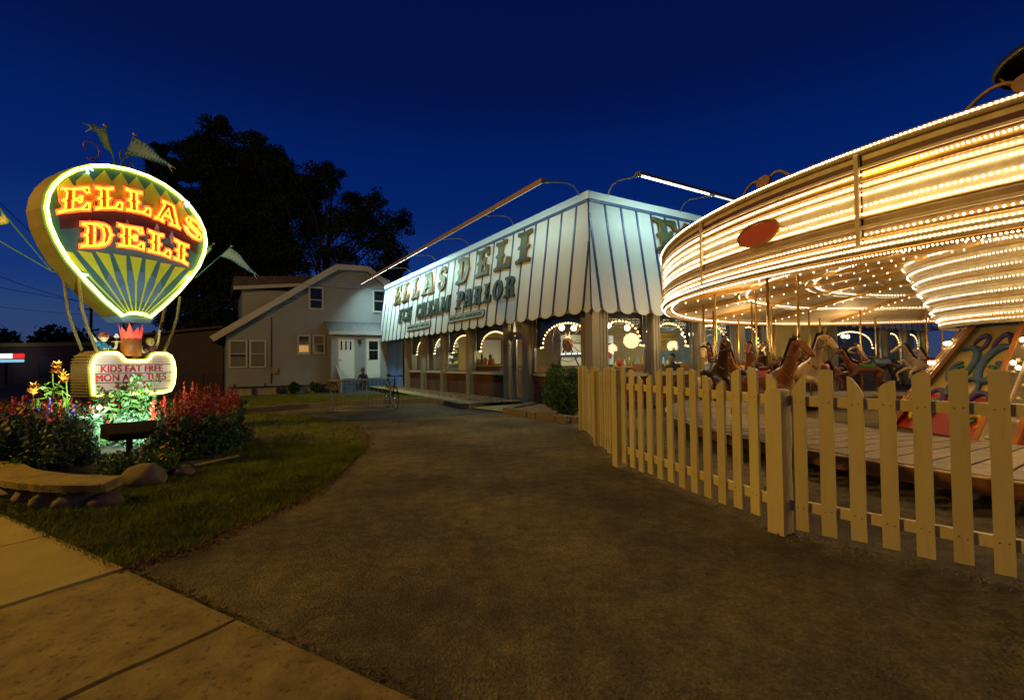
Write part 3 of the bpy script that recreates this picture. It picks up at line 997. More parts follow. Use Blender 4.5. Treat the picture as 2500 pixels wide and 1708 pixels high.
bulb_me = mesh_of(MB().sphere((0, 0, 0), .024, 8, 6), 'bulb', 'bulb', True)
def arch_window(a0, a1, f, d_, ca, hw, bulbs=True, zf=1.72, za=2.35, foot=.1):
    """window from a0 to a1: frame, pane, navy board cut to an arch, bulbs along the arch"""
    nn = f(0, 1, 0) - f(0, 0, 0)
    z0, z1 = .965, 2.66
    fr = MB()
    for a in (a0 + .025, a1 - .025): fr.obox(f(a, -.03, (z0 + z1) / 2), d_ * .025, nn * .04, Z * ((z1 - z0) / 2))
    for z in (z0 + .02, z1 - .02): fr.obox(f((a0 + a1) / 2, -.03, z), d_ * ((a1 - a0) / 2 - .051), nn * .038, Z * .02)
    w = fr.build('window', 'steel', deli)
    MB().obox(f((a0 + a1) / 2, -.03, (z0 + z1) / 2), d_ * ((a1 - a0) / 2 - .05), nn * .003, Z * ((z1 - z0) / 2 - .04)).build('pane', 'window_glass', w)
    # board above the arch
    K = 20
    arc = [(ca + hw * math.cos(math.pi * k / K), zf + (za - zf) * math.sin(math.pi * k / K) ** .8) for k in range(K + 1)]   # from +hw to -hw
    arc = [(min(max(a, a0 + .06), a1 - .06), z) for a, z in arc]
    mb = MB()
    for k in range(K):
        (x0, y0), (x1, y1) = arc[k], arc[k + 1]
        if abs(x0 - x1) < 1e-4: continue
        mb.hexa([f(x0, -.10, y0), f(x1, -.10, y1), f(x1, -.085, y1), f(x0, -.085, y0), f(x0, -.10, z1 - .05), f(x1, -.10, z1 - .05), f(x1, -.085, z1 - .05), f(x0, -.085, z1 - .05)])
    for a_, b_ in ((a0 + .055, ca - hw), (ca + hw, a1 - .055)):
        if b_ - a_ > .02: mb.obox(f((a_ + b_) / 2, -.0925, (zf + z1 - .05) / 2), d_ * ((b_ - a_) / 2), nn * .0075, Z * ((z1 - .05 - zf) / 2))
    mb.build('arch_board', 'navy', w, fixn=True)
    tr = MB(); tr.tube([f(a, -.075, z) for a, z in arc], .014, 5); tr.build('arch_trim', 'gold_orange', w)
    if bulbs:
        L = [(Vector((arc[k + 1][0] - arc[k][0], arc[k + 1][1] - arc[k][1]))).length for k in range(K)]
        tot = sum(L); m_ = int(tot / .125)
        pts = [(ca + hw + foot, zf - .01)] if ca + hw + foot < a1 - .05 else []
        acc, k, d = 0, 0, 0
        for j in range(m_ + 1):
            s = tot * j / m_
            while k < K - 1 and acc + L[k] < s: acc += L[k]; k += 1
            q = (s - acc) / max(L[k], 1e-6)
            pts.append((arc[k][0] + (arc[k + 1][0] - arc[k][0]) * q, arc[k][1] + (arc[k + 1][1] - arc[k][1]) * q))
        if ca - hw - foot > a0 + .05: pts.append((ca - hw - foot, zf - .01))
        for a, z in pts:
            inst('bulb', bulb_me, w, f(a, -.055, z))
    return w
arch_window(.3, 2.68, WL, u, 1.24, 1.04)
arch_window(4.13, 6.6, WL, u, 5.16, .97)
arch_window(6.84, 8.98, WL, u, 7.55, .92)
arch_window(9.22, 11.21, WL, u, 9.55, .85)
arch_window(11.45, 13.38, WL, u, 11.75, .8)
for a0, a1, ca, hw in ((.34, 1.88, .99, .72), (2.22, 3.80, 2.87, .68), (4.14, 5.74, 4.72, .70), (6.07, 7.44, 6.65, .52)):
    arch_window(a0, a1, WR, v, ca, hw)
arch_window(11.88, 16.03, WR, v, 13.6, 1.7)
arch_window(16.38, 18.02, WR, v, 17.2, .72)
arch_window(18.38, 20.02, WR, v, 19.2, .72)
MB().obox(WR(9.65, -.06, 1.8), v * 1.9, u * .05, Z * .86).build('wall_panel', 'concrete_new', deli)
# soffit and the beige channel that shows between the scallops
mb = MB()
def gap_box(f, a0, a1, o0, o1, z0, z1):
    return [f(a0, o0, z0), f(a1, o0, z0), f(a1, o1, z0), f(a0, o1, z0), f(a0, o0, z1), f(a1, o0, z1), f(a1, o1, z1), f(a0, o1, z1)]
mb.hexa(gap_box(WL, -.40, LEN_L, .40, -.3, 2.67, 2.72)); mb.hexa(gap_box(WR, -.30, LEN_R, .40, -.3, 2.675, 2.725))
mb.build('soffit', 'awning_beige', deli, fixn=True)
mb = MB()
mb.hexa(gap_box(WL, -.36, LEN_L, .40, .36, 2.535, 2.668)); mb.hexa(gap_box(WR, -.36, LEN_R, .395, .355, 2.535, 2.67))
mb.build('gutter_channel', 'awning_beige', deli, fixn=True)
# mansard: one panel between each two battens, scalloped foot
ZT = 5.40
def hipL(z): return S2 * (z - HB) / (HT - HB)       # left limit of the long front at height z
def hipR(z): return S1 * (z - HB) / (HT - HB)
def panel(f, nrm, a0, a1, hip, zlow=2.47, zs=2.625):
    w = a1 - a0
    pts = []
    K = 12
    m0, m1 = a0 + w * .10, a1 - w * .10
    pts.append((a0, zs)); pts.append((m0, zs))
    for k in range(1, K):
        q = math.pi * k / K
        pts.append(((m0 + m1) / 2 - (m1 - m0) / 2 * math.cos(q), zs - (zs - zlow) * math.sin(q) ** .85))
    pts.append((m1, zs)); pts.append((a1, zs))
    h1, h0 = hip(ZT), hip(zs)
    if a0 < h1:                                     # clipped by the hip
        top = [(max(a1, h1), ZT), (max(h1, a0), ZT)]
        if a1 <= h1:
            zc = zs + (a1 - h0) / (h1 - h0) * (ZT - zs)
            top = [(a1, zc)]
        a_ = max(a0, h0)
        zc0 = zs + (a_ - h0) / (h1 - h0) * (ZT - zs)
        if zc0 > zs + .01: top.append((a_, zc0))
    else: top = [(a1, ZT), (a0, ZT)]
    P = [f(a, z) for a, z in pts + top]
    mb = MB(); mb.prism(P, nrm * .014)
    return mb.build('panel', 'panel_white', deli, fixn=True)
LS = [-.33] + [.29 + .62 * i for i in range(28)]
LS = [s for s in LS if s < 17.5] + [17.55]
RS = [.33 + .562 * i for i in range(-1, 37)]
for i in range(len(LS) - 1): panel(ML, nL, max(LS[i], 0.0), LS[i + 1], hipL)
for i in range(len(RS) - 1): panel(MR, nR, max(RS[i], 0.0), RS[i + 1], hipR)
def batten(f, nrm, d_, a, hip, zs=2.60):
    z1 = 5.33
    if a < hip(z1): z1 = zs + (a - hip(zs)) / (hip(z1) - hip(zs)) * (z1 - zs)
    z1 = max(z1, zs + .1)
    c = (f(a, zs, .022) + f(a, z1, .022)) / 2
    up = (f(a, z1) - f(a, zs)) / 2
    mb = MB(); mb.obox(c, d_ * .031, nrm * .010, up); mb.build('batten', 'batten_blue', deli)
for a in LS[1:]: batten(ML, nL, u, a, hipL)
for a in RS[1:]: batten(MR, nR, v, a, hipR)
# hip batten, blue band, white fascia
mb = MB(); mb.tube([ML(0, 2.6, .015), ML(hipL(5.33), 5.33, .015)], .022, 4); mb.build('hip_batten', 'batten_blue', deli)
mb = MB(); mb.obox((ML(hipL(5.33), 5.36, .03) + ML(LEN_L, 5.36, .03)) / 2, u * ((LEN_L - hipL(5.33)) / 2), nL * .02, Z * .04)
mb.obox((MR(hipR(5.33), 5.362, .03) + MR(LEN_R, 5.362, .03)) / 2, v * ((LEN_R - hipR(5.33)) / 2), nR * .02, Z * .038)
mb.build('blue_band', 'batten_blue', deli)
TL0 = B + u * S2 + v * S1 + Z * 0
def fasc(z0, z1, o, name, m):
    mb = MB()
    a = TL0 - v * o - u * o
    mb.hexa([a + Z * z0, a + u * (LEN_L - S2 + o) + Z * z0, a + u * (LEN_L - S2 + o) + v * .1 + Z * z0, a + v * .1 + u * .1 + Z * z0,
             a + Z * z1, a + u * (LEN_L - S2 + o) + Z * z1, a + u * (LEN_L - S2 + o) + v * .1 + Z * z1, a + v * .1 + u * .1 + Z * z1])
    mb.hexa([a + Z * z0, a + v * (LEN_R) + Z * z0, a + v * LEN_R + u * .1 + Z * z0, a + v * .1 + u * .1 + Z * z0,
             a + Z * z1, a + v * (LEN_R) + Z * z1, a + v * LEN_R + u * .1 + Z * z1, a + v * .1 + u * .1 + Z * z1])
    return mb.build(name, m, deli, fixn=True)
fasc(5.40, 5.60, .07, 'fascia', 'fascia')
q = TL0 + Z * 5.56 + u * .03 + v * .03
mb = MB(); mb.hexa([q, q + u * 17, q + u * 17 + v * 20, q + v * 20] + [p + Z * .03 for p in (q, q + u * 17, q + u * 17 + v * 20, q + v * 20)]); mb.build('flat_roof', 'roof_shingle', deli, fixn=True)
# end of the mansard at the far left
mb = MB(); P = [ML(LEN_L - .05, 2.6), ML(LEN_L - .05, 5.4), ML(LEN_L - .05, 5.4) + v * .5, ML(LEN_L - .05, 2.6) + v * .9]
mb.prism(P, u * .03); mb.build('end_panel', 'panel_white', deli, fixn=True)
# dark recess, then the blue striped canvas wall at the far end
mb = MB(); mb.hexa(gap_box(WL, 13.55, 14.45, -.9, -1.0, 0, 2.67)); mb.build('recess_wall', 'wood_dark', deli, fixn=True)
for k in range(16):
    t0 = 14.45 + k * .196
    mb = MB(); mb.obox(WL(t0 + .098, .02 + .0 * k, 1.28), u * .085, v * .03, Z * 1.38)
    mb.build('canvas_strip', 'canvas_blue', deli)
    mb = MB(); mb.obox(WL(t0 + .0, .045, 1.28), u * .008, v * .008, Z * 1.38); mb.build('canvas_stripe', 'canvas_white', deli)
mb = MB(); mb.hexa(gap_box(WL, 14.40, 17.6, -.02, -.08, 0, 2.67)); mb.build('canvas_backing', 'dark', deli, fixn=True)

# interior shell
def IN(t, s, z): return C0 + u * t + v * s + Z * z
fl_ = MB(); fl_.hexa([IN(.05, .05, -.02), IN(17, .05, -.02), IN(17, 20, -.02), IN(.05, 20, -.02), IN(.05, .05, .04), IN(17, .05, .04), IN(17, 20, .04), IN(.05, 20, .04)]); fl_.build('interior_floor', 'in_floor', deli, fixn=True)
fl_ = MB(); fl_.hexa([IN(.28, .28, 2.80), IN(17, .28, 2.80), IN(17, 20, 2.80), IN(.28, 20, 2.80), IN(.28, .28, 2.86), IN(17, .28, 2.86), IN(17, 20, 2.86), IN(.28, 20, 2.86)]); fl_.build('interior_ceiling', 'in_ceiling', deli, fixn=True)
def iwall(t0, s0, t1, s1, z0, z1, m, name='interior_wall', th=.05):
    a, b = IN(t0, s0, 0), IN(t1, s1, 0); d = (b - a).normalized(); n_ = Vector((-d.y, d.x, 0)) * th
    mb = MB(); mb.hexa([p + Z * z for z in (z0, z1) for p in (a, b, b + n_, a + n_)]); return mb.build(name, m, deli, fixn=True)
iwall(8.6, .35, 8.6, 5.0, .04, 2.8, 'in_wall')
iwall(11.2, .35, 11.2, 5.0, .04, 2.8, 'in_wall_white')
iwall(13.4, .35, 13.4, 3.0, .04, 2.8, 'wood')
iwall(14.3, .35, 14.3, 4.0, .04, 2.8, 'in_wall_white')
iwall(8.65, 5.0, 5.2, 8.0, .04, 2.8, 'in_wall')
iwall(5.2, 8.0, 5.2, 20, .04, 2.8, 'in_wall_blue')
iwall(5.0, 2.8, 5.0, 5.4, 1.15, 2.3, 'in_wall_white', 'serving_hatch')
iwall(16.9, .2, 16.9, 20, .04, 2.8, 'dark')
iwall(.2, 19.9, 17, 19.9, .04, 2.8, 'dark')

def split_letters(me, name, parent):
    bm = bmesh.new(); bm.from_mesh(me); bm.verts.ensure_lookup_table()
    seen_, groups = set(), []
    for v0 in bm.verts:
        if v0.index in seen_: continue
        st, g = [v0], []
        seen_.add(v0.index)
        while st:
            q = st.pop(); g.append(q.index)
            for e in q.link_edges:
                w = e.other_vert(q)
                if w.index not in seen_: seen_.add(w.index); st.append(w)
        groups.append(set(g))
    for g in groups:
        mp = {i: k for k, i in enumerate(sorted(g))}
        m2 = bpy.data.meshes.new(name)
        V0 = [bm.verts[i].co.copy() for i in sorted(g)]
        F0 = [[mp[q.index] for q in f.verts] for f in bm.faces if f.verts[0].index in g]
        VV, FF = [], []
        for j_, sh_ in enumerate((-.0055, -.002, .002, .0055)):           # painted stroke, a little fatter than the type
            VV += [tuple(q + se * sh_ + Z * (.003 * (-1) ** j_) + sn * .0012 * j_) for q in V0]; FF += [[i + j_ * len(V0) for i in f] for f in F0]
        m2.from_pydata(VV, [], FF)
        m2.materials.append(me.materials[0])
        link_mesh(name, m2, parent)
    bm.free()

# ================================================================== LETTERING ON THE ROOF
def G(*p): return [tuple(q) for q in p]
STEM_L = [(0, 0.02), (0, .13), (.09, .15), (.14, .21), (.14, .42), (.05, .47), (.05, .53), (.14, .58), (.14, .79), (.09, .85), (0, .87), (0, .99)]
def stroke(path, w):
    P = [Vector((x, y)) for x, y in path]
    L, Rr = [], []
    for i, p in enumerate(P):
        d = (P[min(i + 1, len(P) - 1)] - P[max(i - 1, 0)]).normalized()
        n_ = Vector((-d.y, d.x))
        ww = w[i] if isinstance(w, (list, tuple)) else w
        L.append(tuple(p + n_ * ww / 2)); Rr.append(tuple(p - n_ * ww / 2))
    return L + Rr[::-1]
def ell(cx, cy, rx, ry, a0=0, a1=360, n=20):
    return [(cx + rx * math.cos(R(a0 + (a1 - a0) * k / n)), cy + ry * math.sin(R(a0 + (a1 - a0) * k / n))) for k in range(n + 1)]
GL = {}
GL['I'] = [STEM_L + [(.25, .95), (.5, .99), (.5, .87), (.41, .85), (.36, .79), (.36, .58), (.45, .53), (.45, .47), (.36, .42), (.36, .21), (.41, .15), (.5, .13), (.5, .02), (.25, .07)]]
GL['L'] = [STEM_L + [(.25, .95), (.5, .99), (.5, .87), (.41, .85), (.36, .79), (.36, .58), (.43, .53), (.43, .47), (.36, .42), (.36, .16), (.5, .17), (.56, .26), (.58, .38), (.68, .40), (.76, .34), (.74, .0), (.5, .06), (.25, .05)]]
GL['E'] = [STEM_L + [(.25, .95), (.70, .99), (.74, .70), (.64, .68), (.57, .80), (.50, .85), (.36, .85), (.36, .57), (.43, .57), (.47, .66), (.56, .66), (.56, .34), (.47, .34), (.43, .43), (.36, .43), (.36, .16), (.52, .17), (.60, .26), (.64, .38), (.76, .36), (.76, .0), (.5, .06), (.25, .05)]]
GL['F'] = [STEM_L + [(.25, .95), (.70, .99), (.74, .70), (.64, .68), (.57, .80), (.50, .85), (.36, .85), (.36, .57), (.43, .57), (.47, .66), (.56, .66), (.56, .34), (.47, .34), (.43, .43), (.36, .43), (.36, .21), (.41, .15), (.5, .13), (.5, .02), (.25, .07)]]
GL['D'] = [STEM_L + [(.44, .99), (.60, .95), (.72, .84), (.77, .68), (.78, .56), (.85, .50), (.78, .44), (.77, .32), (.72, .16), (.60, .05), (.44, .01), (.2, .03)],
           [(.36, .16), (.44, .17), (.53, .25), (.56, .5), (.53, .75), (.44, .83), (.36, .84)]]
GL['A'] = [[(0, .02), (0, .13), (.08, .16), (.27, .80), (.20, .86), (.20, .97), (.42, .99), (.60, .97), (.82, .16), (.90, .13), (.90, .02), (.70, .06), (.50, .02), (.50, .13), (.57, .16), (.545, .26), (.50, .32), (.36, .32), (.30, .26), (.275, .16), (.34, .13), (.34, .02), (.17, .06)],
           [(.35, .43), (.49, .43), (.43, .68)]]
GL['S'] = [stroke([(.62, .66), (.64, .80), (.52, .90), (.36, .91), (.20, .84), (.16, .70), (.24, .58), (.40, .50), (.56, .42), (.63, .30), (.56, .15), (.40, .09), (.24, .11), (.13, .22), (.10, .36)], [.20, .13, .15, .16, .19, .22, .24, .24, .24, .22, .19, .16, .15, .13, .20])]
GL['C'] = [stroke([(.60, .66), (.58, .80), (.44, .91), (.28, .86), (.17, .70), (.14, .5), (.17, .30), (.28, .14), (.44, .09), (.58, .20), (.62, .34)], [.2, .13, .15, .19, .22, .23, .22, .19, .15, .13, .18])]
GL['O'] = [[(.39 + .36 * math.cos(R(a)) * (1.1 if a % 180 == 0 else 1), .5 + .49 * math.sin(R(a))) for a in range(0, 360, 15)], [(.39 + .14 * math.cos(R(a)), .5 + .34 * math.sin(R(a))) for a in range(0, 360, 20)]]
GL['P'] = [STEM_L + [(.42, .99), (.58, .96), (.68, .86), (.71, .72), (.68, .56), (.58, .47), (.42, .44), (.36, .44), (.36, .21), (.41, .15), (.5, .13), (.5, .02), (.25, .07)],
           [(.36, .58), (.42, .58), (.49, .65), (.50, .72), (.49, .79), (.42, .85), (.36, .85)]]
GL['R'] = [STEM_L + [(.42, .99), (.58, .96), (.68, .86), (.71, .73), (.68, .60), (.60, .52), (.68, .42), (.70, .20), (.78, .15), (.82, .06), (.70, .0), (.56, .05), (.49, .18), (.48, .34), (.42, .42), (.36, .43), (.36, .21), (.40, .15), (.45, .13), (.45, .02), (.22, .07)],
           [(.36, .56), (.42, .56), (.49, .64), (.50, .72), (.49, .79), (.42, .85), (.36, .85)]]
GL['M'] = [[(0, .02), (0, .13), (.08, .16), (.12, .84), (.02, .87), (.02, .99), (.34, .97), (.53, .46), (.72, .97), (1.04, .99), (1.04, .87), (.95, .84), (.99, .16), (1.07, .13), (1.07, .02), (.86, .06), (.64, .02), (.64, .13), (.73, .17), (.72, .58), (.53, .10), (.33, .58), (.31, .17), (.41, .13), (.41, .02), (.2, .06)]]
GW = {k: max(p[0] for p in g[0]) for k, g in GL.items()}
def roof_letter(root, ch, aL, aR, z0, z1, depth, fm, sm_, f=ML, nrm=None, sgn=-1):
    nrm = nL if nrm is None else nrm
    w = GW[ch]
    def to(x, y, d): return f(aL + sgn * abs(aR - aL) * x / w, z0 + (z1 - z0) * y, .03 + d)
    me = glyph_mesh(GL[ch], depth, fm, sm_, 'letter', to=to)
    o = link_mesh('letter', me, root)
    # a raised smaller face plate standing on the orange body
    return o
sign1 = thing('roof_sign', 'large gold circus letters with orange sides reading ELLAS DELI on the long roof', 'sign', ML(9, 4.7, .03))
for ch, aL, aR in (('E', 15.45, 14.5), ('L', 14.18, 13.25), ('L', 12.85, 11.93), ('A', 11.5, 10.15), ('S', 9.78, 8.95),
                   ('D', 7.93, 6.86), ('E', 6.32, 5.4), ('L', 4.98, 4.0), ('I', 3.64, 2.88)):
    roof_letter(sign1, ch, aL, aR, 4.23, 5.24, .065, 'gold', 'gold_orange')
sign2 = thing('roof_sign', 'dark green letters reading ICE CREAM PARLOR below the gold ones', 'sign', ML(9, 3.6, .03))
for ch, aL, aR in (('I', 14.40, 13.98), ('C', 13.83, 13.25), ('E', 13.2, 12.65), ('C', 12.0, 11.42), ('R', 11.42, 10.68), ('E', 10.62, 10.03), ('A', 10.0, 9.30), ('M', 9.25, 8.35),
                   ('P', 7.77, 7.13), ('A', 7.07, 6.40), ('R', 6.31, 5.68), ('L', 5.55, 5.04), ('O', 4.95, 4.29), ('R', 4.18, 3.53)):
    roof_letter(sign2, ch, aL, aR, 3.27, 3.96, .05, 'green_metal', 'green_metal')
sign3 = thing('roof_sign', 'gold circus letters with orange sides on the right-hand roof, partly behind the carousel', 'sign', MR(4, 4.7, .03))
for ch, s0, s1 in (('E', 2.60, 3.55), ('L', 3.87, 4.80), ('L', 5.15, 6.05), ('A', 6.4, 7.7), ('S', 8.0, 8.85), ('D', 9.9, 10.95), ('E', 11.35, 12.25), ('L', 12.6, 13.5), ('I', 13.9, 14.6)):
    roof_letter(sign3, ch, s0, s1, 4.24, 5.25, .065, 'gold', 'gold_orange', f=MR, nrm=nR, sgn=1)
def plaque(label, a0, a1, z0, z1, txt, size):
    root = thing('roof_plaque', label, 'sign', ML((a0 + a1) / 2, (z0 + z1) / 2, .03))
    L_, h = abs(a1 - a0), (z1 - z0)
    def outline(g):
        r = h / 2 - g; pts = []
        for k in range(9): pts.append((L_ / 2 - h / 2 + r * math.sin(math.pi * k / 8), r * math.cos(math.pi * k / 8)))
        for k in range(9): pts.append((-L_ / 2 + h / 2 - r * math.sin(math.pi * k / 8), -r * math.cos(math.pi * k / 8)))
        return pts
    am, zm = (a0 + a1) / 2, (z0 + z1) / 2
    MB().prism([ML(am - x, zm + y, .02) for x, y in outline(0)], nL * .03).build('rim', 'ink', root, fixn=True)
    MB().prism([ML(am - x, zm + y, .045) for x, y in outline(.022)], nL * .015).build('face', 'plaque', root, fixn=True)
    me = text_mesh(txt, size, .008, 'ink', lambda x, y, d: ML(am - x, zm + y, .061 + d), sx=1.0, bold=.001)
    link_mesh('lettering', me, root)
plaque("small pale plaque reading MADISON'S FIRST & FINEST DELI", 13.05, 10.1, 2.79, 3.07, "MADISON'S FIRST & FINEST DELI", .185)
plaque('longer pale plaque reading BAKERS and ICE CREAM MAKERS', 8.33, 5.4, 2.82, 3.10, "BAKERS and ICE CREAM MAKERS", .185)

# ================================================================== FLUORESCENT LIGHT BARS OVER THE ROOF EDGE
def light_bar(label, a0, a1, f, d_, outv, arms, lit, lip=.053):
    """housing on bent pipe arms, open towards the roof; lit = list of (from, to, power)"""
    root = thing('light_bar', label, 'light fixture', f(a0))
    mb = MB(); c = (f(a0) + f(a1)) / 2; L_ = (f(a1) - f(a0)).length / 2
    mb.obox(c + Z * .03, d_ * L_, outv * .075, Z * .012)
    mb.obox(c + outv * .068 + Z * (.018 - lip), d_ * L_, outv * .008, Z * lip)
    mb.obox(c - outv * .06 + Z * .0, d_ * L_, outv * .008, Z * .018)
    mb.build('housing', 'bar_metal', root)
    n_ = int(L_ * 2 / 2.4)
    for k in range(n_):
        p0 = f(a0 + (a1 - a0) * (k + .03) / n_); p1 = f(a0 + (a1 - a0) * (k + .97) / n_)
        am = abs(a0 + (a1 - a0) * (k + .5) / n_)
        on = any(l0 <= am <= l1 for l0, l1, _ in lit)
        MB().tube([p0 - Z * .032, p1 - Z * .032], .021, 6).build('tube', 'tube_cool' if on else 'tube_dim', root)
        for q in (p0, p1): pass
        mb = MB(); mb.obox(p0 - Z * .02, d_ * .03, outv * .035, Z * .035); mb.build('lamp_holder', 'steel', root)
    for a in arms:
        q = f(a)
        e = q - outv * 1.22 - Z * .13
        pts = [q + Z * .04, q + Z * .05 - outv * .25, q + Z * .10 - outv * .55, q + Z * .14 - outv * .85, q + Z * .10 - outv * 1.02, q - outv * 1.14 + Z * .0, e]
        MB().tube(pts, .022, 6).build('arm', 'pipe_metal', root, smooth=True)
        MB().obox(q + Z * .05 - outv * .12, outv * .14, d_ * .035, Z * .03).build('bracket', 'pipe_metal', root)
    return root
TLc = TL0 + Z * 5.70
fL = lambda t: TLc - v * 1.27 + u * (t)
fR = lambda s: TLc - u * 1.27 + v * (s)
light_bar('long fluorescent light bar on bent arms above the left roof edge', .15, 17.5, fL, u, -v, [.3, 3.47, 6.6, 9.72, 12.8, 16.0], [(8.5, 18, 1)])
light_bar('fluorescent light bar on bent arms above the right-hand roof corner', .42, 19.5, fR, v, -u, [.6, 3.4, 6.6, 9.8, 13, 16.2], [(0, 3.2, 1)], lip=.023)
COOL = (.60, 1.0, .92)
def bar_light(f, a0, a1, outv, p, tgt):
    a, b = f(a0), f(a1); c = (a + b) / 2 - Z * .05 - outv * .02
    d = bpy.data.lights.new('tube_light', 'AREA'); d.energy = p; d.color = COOL; d.shape = 'RECTANGLE'; d.size = (b - a).length; d.size_y = .05; d.spread = R(155)
    o = bpy.data.objects.new('tube_light', d); COL.objects.link(o)
    x = (b - a).normalized(); zz = -(tgt - c).normalized(); y = zz.cross(x).normalized(); zz = x.cross(y)
    o.matrix_world = Matrix.Translation(c) @ Matrix(((x.x, y.x, zz.x), (x.y, y.y, zz.y), (x.z, y.z, zz.z))).to_4x4()
for a0, a1, p in ((.2, 4.5, 34), (4.6, 8.6, 27), (8.7, 12.5, 105), (12.6, 17.4, 200)):
    bar_light(fL, a0, a1, -v, p, ML((a0 + a1) / 2, 4.0))
for a0, a1, p in ((.45, 3.3, 40), (3.4, 8, 22)):
    bar_light(fR, a0, a1, -u, p, MR((a0 + a1) / 2, 4.0))

# ================================================================== INSIDE THE DINER
def globe_lamp(t, s, z=2.32, n=2, r=.09, label=None):
    c = IN(t, s, z)
    root = thing('chandelier', label, 'lamp', IN(t, s, 2.8), 'globe lamps inside the diner')
    MB().cyl(IN(t, s, 2.8), c + Z * .12, .012, n=6).build('rod', 'brass', root)
    mb = MB()
    for k in range(n):
        a = 2 * math.pi * k / n + .6
        q = c + Vector((math.cos(a), math.sin(a), 0)) * .24
        mb.tube([c + Z * .12, (c + q) / 2 + Z * .2, q + Z * .12], .009, 5)
        g = MB().sphere(q, r, 14, 10).build('globe', 'globe', root, smooth=True)
    mb.build('branch', 'brass', root)
    lamp('globe_light', 'POINT', c - Z * .2, 26, (1, .78, .45), .12)
spots = [(2.3, 1.0, 'globe lamp seen through the glass door of the diner'), (.95, 1.15, 'globe lamp just behind the corner window of the diner'), (1.6, 3.0, 'globe lamp behind the second right-hand window'),
         (2.6, 4.6, 'globe lamp behind the third right-hand window'), (3.2, 7.6, 'globe lamp deep behind the fourth right-hand window'), (1.7, 13.4, 'globe lamp behind the wide window beyond the carousel'), (1.8, 17.0, 'globe lamp at the far end of the diner')]
for t, s, lb in spots: globe_lamp(t, s, label=lb)
for t, s, e_, c_ in ((6.6, 1.4, 30, (1, .78, .42)), (9.9, 1.4, 60, (.9, 1, .92)), (12.3, 1.2, 5, (1, .7, .35)), (13.8, .9, 14, (1, .85, .6)), (3.5, 3.0, 30, (1, .8, .45)), (3.8, 6.0, 30, (.9, .97, 1)), (3.5, 13.0, 40, (1, .85, .55))):
    lamp('ceiling_light', 'AREA', IN(t, s, 2.76), e_, c_, .5, target=IN(t, s, 0))
def ceil_strip(t, s):
    o = MB().obox(IN(t, s, 2.78), u * .55, v * .07, Z * .015).build('ceiling_strip', 'globe', deli)
for t, s in ((1.5, 1.9), (3.4, 1.2), (2.6, 3.4)): ceil_strip(t, s)
def booth(t, s, ang, label):
    root = thing('booth_table', label, 'table', IN(t, s, .04), 'booth tables inside the diner')
    x = (u * math.cos(ang) + v * math.sin(ang)); y = Vector((-x.y, x.x, 0))
    c = IN(t, s, 0)
    MB().obox(c + Z * .76, x * .36, y * .55, Z * .018).build('tabletop', 'table_top', root)
    MB().cyl(c + Z * .04, c + Z * .745, .045).build('pedestal', 'dark', root)
    for k in (-1, 1):
        b = thing('booth_bench', ('brown wooden booth bench on the near side of ' if k < 0 else 'brown wooden booth bench on the far side of ') + label.split(' ', 1)[1], 'bench', c + x * .8 * k + Z * .04, 'booth benches inside the diner')
        MB().obox(c + x * .72 * k + Z * .42, x * .24, y * .6, Z * .05).build('seat', 'wood', b)
        MB().obox(c + x * .98 * k + Z * .62, x * .035, y * .6, Z * .58).build('backrest', 'wood', b)
        MB().obox(c + x * .72 * k + Z * .205, x * .2, y * .57, Z * .16).build('base', 'wood_dark', b)
booth(4.9, .95, .2, 'a booth table seen through the diner door')
booth(1.0, 4.0, 1.6, 'a booth table behind the second right-hand window')
booth(1.2, 6.2, 1.6, 'a booth table behind the third right-hand window')
booth(1.1, 2.1, 1.6, 'a booth table behind the corner windows')
def counter(label, t0, s0, t1, s1, h, m, top='table_top', dep=.5):
    a, b = IN(t0, s0, 0), IN(t1, s1, 0); d = (b - a) / 2; c = (a + b) / 2; n_ = Vector((-d.y, d.x, 0)).normalized() * dep / 2
    root = thing('counter', label, 'counter', c + Z * .04)
    MB().obox(c + Z * (h / 2 + .04), d, n_, Z * (h / 2 - .03)).build('cabinet', m, root)
    MB().obox(c + Z * (h + .03), d * 1.02, n_ * 1.08, Z * .02).build('worktop', top, root)
    return root
counter('wooden display cabinet inside the fourth arched window from the left', 5.3, .45, 7.6, .45, 1.16, 'wood_dark', dep=.4)
counter('steel kitchen counter inside the third arched window from the left', 8.9, .7, 11.0, .7, 1.0, 'steel', 'steel')
counter('dark serving counter behind the right-hand windows', 3.6, 2.2, 3.6, 8.0, 1.05, 'wood')
counter('counter beyond the wide window at the far right', 3.4, 11, 3.4, 17, 1.1, 'wood')
# kitchen shelves and tall fan in the third window
sh = thing('kitchen_shelf', 'white kitchen shelving stacked with boxes in the third arched window', 'shelf', IN(11.0, 1.4, .04))
for z in (1.25, 1.5, 1.75, 2.0): MB().obox(IN(10.95, 1.5, z), v * 1.0, u * .2, Z * .015).build('shelf_board', 'steel', sh)
for k, (t, z, w) in enumerate(((7.0, 1.33, .12), (7.35, 1.35, .1), (7.8, 1.33, .14), (8.2, 1.34, .09), (7.1, 1.59, .1), (7.6, 1.6, .13), (8.1, 1.58, .1), (7.3, 1.84, .12), (7.9, 1.83, .1))):
    o = MB().obox(IN(10.95, t - 6.1, z), v * w, u * .12, Z * .065).build('box', ['in_wall_white', 'yellow', 'in_wall_blue', 'wood'][k % 4], origin=IN(10.95, t - 6.1, z))
    tag(o, ['pale box on a kitchen shelf', 'yellow box on a kitchen shelf', 'blue box on a kitchen shelf', 'brown box on a kitchen shelf'][k % 4], 'box', ['pale', 'yellow', 'blue', 'brown'][k % 4] + ' boxes on the kitchen shelves')
fan = thing('wall_fan', 'round grey wall fan at the top of the third arched window', 'fan', IN(8.9, .5, 2.08))
